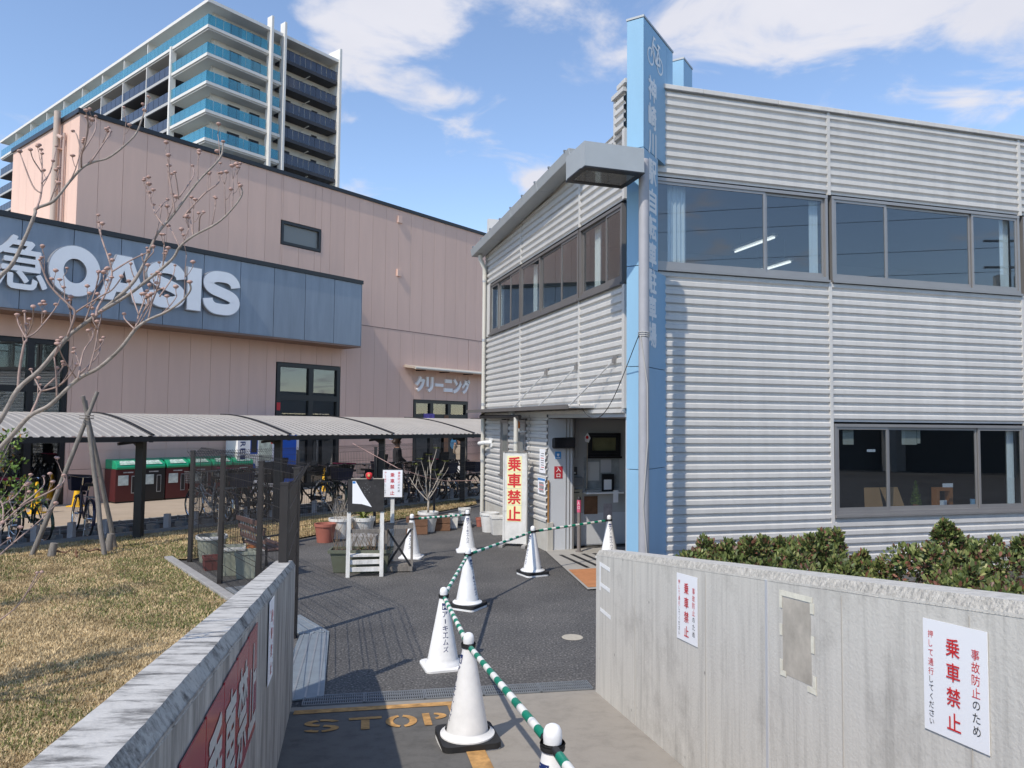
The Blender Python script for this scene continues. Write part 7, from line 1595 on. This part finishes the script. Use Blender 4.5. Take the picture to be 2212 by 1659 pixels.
# ================================================================ DOGWOOD in the left foreground
DT = thing('dogwood_tree', 'leafless dogwood with round buds reaching in from the left', 'tree', (-2.35, 2.0, .03))
rd = random.Random(21)
BUDS = []
DB = 1.95
def pix(pts, d0, d1):
    n = len(pts) - 1; return [at(p[0], p[1], d0 + (d1 - d0) * i / max(n, 1)) for i, p in enumerate(pts)]
def smooth(pts, n=4):
    out = []
    for i in range(len(pts) - 1):
        p0, p1, p2, p3 = pts[max(i - 1, 0)], pts[i], pts[i + 1], pts[min(i + 2, len(pts) - 1)]
        for k_ in range(n):
            u = k_ / n; out.append(.5 * ((2 * p1) + (p2 - p0) * u + (2 * p0 - 5 * p1 + 4 * p2 - p3) * u * u + (3 * p1 - p0 - 3 * p2 + p3) * u ** 3))
    out.append(pts[-1]); return out
limbs, twigs = MB(), MB()
def limb(pts, d0, d1, r0_, r1_, bud=False, thin=False):
    P_ = smooth(pix(pts, d0, d1)); n = len(P_)
    rad = [.82 * (r0_ + (r1_ - r0_) * i / (n - 1)) * (1 + .10 * rd.uniform(-1, 1)) for i in range(n)]
    (twigs if thin else limbs).tube(P_, rad, 8 if not thin else 6)
    if bud: BUDS.append((P_[-1], (P_[-1] - P_[-2]).normalized()))
    return P_, rad
def side_twigs(P_, rad, every, L_, seed, lo=.25):
    rs = random.Random(seed); n = len(P_); i = int(n * lo)
    while i < n - 2:
        t_ = (P_[i + 1] - P_[i]).normalized(); sgn = rs.choice((-1, 1))
        d = (t_ * .75 + up * (.55 + .3 * rs.random()) + rt * sgn * (.35 + .3 * rs.random()) + fw * rs.uniform(-.35, .35)).normalized(); ll = L_ * rs.uniform(.55, 1.2)
        q = P_[i]; pts = [q]
        for k_ in range(4): d = (d + up * .16 + rt * rs.uniform(-.08, .08)).normalized(); q = q + d * ll / 4; pts.append(q)
        r_ = min(rad[i] * .5, .0024); twigs.tube(smooth(pts, 2), [r_ * (1 - .35 * k_ / 8) for k_ in range(9)], 6)
        for f_ in range(rs.choice((1, 2, 2, 3))):
            dd_ = (d + rt * rs.uniform(-.9, .9) + fw * rs.uniform(-.5, .5) + up * .5).normalized(); e = pts[-1] + dd_ * ll * rs.uniform(.18, .38); e2 = e + up * ll * .12
            twigs.tube([pts[-1], (pts[-1] + e) / 2, e, e2], [r_ * .7, r_ * .62, r_ * .6, r_ * .75], 6); BUDS.append((e2, up.copy()))
        if rs.random() < .5:
            dd_ = (rt * -sgn * .6 + up * .8 + t_ * .3).normalized(); e = pts[2] + dd_ * ll * .3; twigs.tube([pts[2], pts[2].lerp(e, .5) + up * -.004, e, e + up * ll * .08], [r_ * .7, r_ * .6, r_ * .6, r_ * .7], 6); BUDS.append((e + up * ll * .08, up.copy()))
        i += max(2, int(every * rs.uniform(.7, 1.4)))
b1 = limb([(-130, 1080), (-60, 985), (0, 908), (39, 841), (86, 799), (141, 734), (161, 715), (208, 680), (281, 618), (312, 568), (338, 508), (378, 459), (427, 393), (475, 342), (482, 308)], DB, DB + .1, .0090, .0026, True)
b2 = limb([(-130, 1085), (-60, 1030), (0, 968), (29, 937), (65, 898), (109, 874), (167, 820), (213, 795), (260, 753), (292, 712), (320, 691), (357, 675), (391, 652), (411, 628), (410, 612)], DB, DB - .1, .0085, .0024, True)
b3 = limb([(-120, 730), (-50, 650), (0, 597), (26, 571), (52, 519), (75, 464), (79, 450), (116, 434), (150, 393), (178, 362), (205, 349), (239, 338), (290, 294), (307, 256), (312, 241)], DB + .1, DB + .2, .0075, .0022, True)
b4 = limb([(208, 678), (271, 641), (325, 600), (372, 560), (388, 534), (417, 510), (469, 482), (502, 451), (523, 420), (520, 404)], DB, DB - .05, .0055, .002, True)
more = [([(146, 727), (162, 678), (150, 660), (128, 639), (107, 615), (96, 592), (86, 563)], .004), ([(162, 680), (167, 672), (216, 641), (242, 626), (262, 600)], .003), ([(208, 682), (211, 665), (229, 631), (242, 587), (221, 519), (213, 482)], .004), ([(242, 587), (281, 563), (320, 545)], .003),
        ([(79, 452), (89, 417), (91, 372), (89, 325)], .0034), ([(89, 417), (70, 400), (43, 330)], .0026), ([(90, 395), (108, 372), (122, 318)], .0026), ([(90, 372), (72, 345), (66, 326)], .0022), ([(176, 362), (176, 335), (185, 307), (190, 267), (186, 241)], .003), ([(176, 331), (205, 284), (207, 253)], .0026), ([(195, 352), (236, 290), (235, 278)], .0026), ([(176, 335), (166, 292), (158, 285)], .002),
        ([(39, 841), (42, 800), (52, 744), (57, 735), (56, 715), (53, 675)], .0045), ([(56, 730), (80, 715), (117, 670), (121, 660)], .0028), ([(56, 730), (40, 700), (37, 685)], .0024), ([(56, 728), (70, 700), (72, 665)], .0026), ([(65, 898), (78, 870), (89, 845), (117, 818), (137, 790)], .004), ([(89, 845), (76, 820), (67, 800)], .0028), ([(89, 845), (124, 835), (150, 812), (165, 790)], .0028), ([(169, 818), (172, 790), (160, 755)], .0028), ([(169, 818), (180, 760), (200, 730), (199, 712)], .003), ([(172, 808), (210, 770), (218, 740)], .0028), ([(167, 820), (140, 780), (124, 745)], .0026),
        ([(378, 459), (372, 420), (366, 380), (364, 338)], .003), ([(386, 431), (382, 395), (378, 374)], .0024), ([(388, 425), (418, 380), (416, 360)], .0026), ([(352, 486), (335, 460), (325, 425), (322, 418)], .0028), ([(335, 462), (352, 440), (362, 433)], .0022), ([(388, 534), (372, 500), (364, 490)], .0024), ([(395, 470), (440, 420), (472, 395), (474, 376)], .003), ([(417, 510), (412, 480), (408, 460)], .0022), ([(430, 500), (432, 470), (440, 460)], .0022), ([(292, 712), (270, 690), (268, 680)], .0026), ([(292, 712), (300, 680), (313, 645), (318, 630)], .0032), ([(300, 680), (286, 640), (278, 610)], .0026), ([(313, 645), (345, 625), (352, 625)], .0024), ([(320, 691), (330, 650), (345, 610), (340, 590)], .0028), ([(345, 640), (372, 600), (378, 575)], .0024),
        ([(-20, 1225), (0, 1198), (50, 1155), (93, 1118), (120, 1090)], .0026), ([(-20, 1150), (3, 1132), (40, 1099), (63, 1084), (115, 1058), (137, 1041), (138, 1030)], .0032), ([(43, 1093), (92, 1052), (94, 1031)], .0026), ([(6, 1089), (34, 1071), (66, 1028)], .0026), ([(-15, 1060), (5, 1090), (6, 1130)], .0026), ([(30, 1105), (20, 1080), (26, 1067)], .002), ([(50, 1090), (55, 1070), (56, 1050)], .002), ([(-20, 1195), (5, 1175), (20, 1165)], .002), ([(-20, 1352), (0, 1339), (41, 1305), (76, 1248), (80, 1240)], .0028), ([(41, 1305), (78, 1255), (90, 1237)], .0022)]
allp = []
for i, (p_, r_) in enumerate(more):
    P_, rad = limb(p_, DB + rd.uniform(-.1, .12), DB + rd.uniform(-.15, .2), r_, r_ * .62, True, True); allp.append((P_, rad))
side_twigs(*b1, 5, .10, 1, .42); side_twigs(*b2, 5, .10, 2, .38); side_twigs(*b3, 7, .085, 3, .48); side_twigs(*b4, 4, .085, 4, .2)
for i, (P_, rad) in enumerate(allp[:-6]):
    if len(P_) > 9: side_twigs(P_, rad, 6, .055, 30 + i, .4)
# trunk outside the frame carries the limbs
J = [at(-130, 1080, DB), at(-130, 1085, DB), at(-120, 730, DB + .1)]
for j, r_ in zip(J, (.010, .0095, .0085)): limbs.tube(smooth([Vector((-2.35, 2.0, 1.15)), Vector((-2.15, 1.98, 1.5)).lerp(j, .35), j], 4), [.02 - (.02 - r_) * k_ / 8 for k_ in range(9)], 8)
for p0, r_ in ((at(-20, 1225, DB), .0028), (at(-20, 1150, DB), .0034), (at(-15, 1060, DB), .0028), (at(-20, 1195, DB), .0024), (at(-20, 1352, DB), .003)): twigs.tube([Vector((-2.33, 2.0, .9)), Vector((-2.0, 1.98, 1.2)).lerp(p0, .5), p0], [.006, r_ * 1.3, r_], 6)
tk = MB(); tk.tube(smooth([Vector((-2.35, 2.0, -.1)), Vector((-2.37, 2.02, .5)), Vector((-2.34, 1.99, 1.0)), Vector((-2.35, 2.0, 1.2))], 4), .028, 10)
obj('trunk', tk, MT['bark'], DT, smooth=True); obj('limbs', limbs, MT['bark'], DT, smooth=True); obj('crown', twigs, MT['twig'], DT, smooth=True)
bprof = MB(); bprof.lathe([(0, -.0015), (.0022, -.0005), (.0050, .0016), (.0058, .0034), (.0046, .0054), (.0018, .0068), (0, .0072)], 9)
bme = bprof.mesh('bud'); bme.shade_smooth(); bme.materials.append(MT['bud'])
print('buds', len(BUDS))
for i, (p, d) in enumerate(sorted(BUDS, key=lambda b: b[0].y)[:299]):
    o = bpy.data.objects.new('bud', bme); COL.objects.link(o); o.parent = DT; q = (d * .5 + up).normalized().to_track_quat('Z', 'Y'); s_ = rd.uniform(.75, 1.3)
    o.matrix_local = Matrix.Translation(p - DT.location) @ q.to_matrix().to_4x4() @ Matrix.Diagonal((s_ * rd.uniform(.9, 1.1), s_, s_ * rd.uniform(.85, 1.1), 1))

D2 = thing('dogwood_tree', 'second leafless dogwood standing outside the left edge, its shadow on the lawn', 'tree', (-5.0, 4.7, .03))
r2 = random.Random(5); mt_, mb = MB(), MB()
def grow2(p, d, L_, r_, dep):
    pts = [p]; n = 5
    for k_ in range(n): d = (d + Vector((r2.uniform(-.16, .16), r2.uniform(-.16, .16), .10))).normalized(); p = p + d * L_ / n; pts.append(p)
    mb.tube(pts, [r_ * (1 - .4 * k_ / n) for k_ in range(n + 1)], 6, False)
    if dep:
        for k_ in range(3): a = r2.random() * 6.28; grow2(pts[2 + k_], (d * .6 + Vector((math.cos(a), math.sin(a), .35)) * .8).normalized(), L_ * .62, r_ * .55, dep - 1)
mt_.tube([(-5.0, 4.7, -.1), (-4.98, 4.72, .7), (-5.0, 4.7, 1.5)], [.055, .047, .04], 10)
for a in (0, .9, 1.8, 2.9, 3.8, 5.0): grow2(Vector((-5.0, 4.7, 1.2 + .08 * a)), Vector((math.cos(a) * .45 - .1, math.sin(a) * .6, .95)).normalized(), 1.4, .027, 2)
obj('trunk', mt_, MT['bark'], D2, smooth=True); obj('crown', mb, MT['bark'], D2, smooth=True)
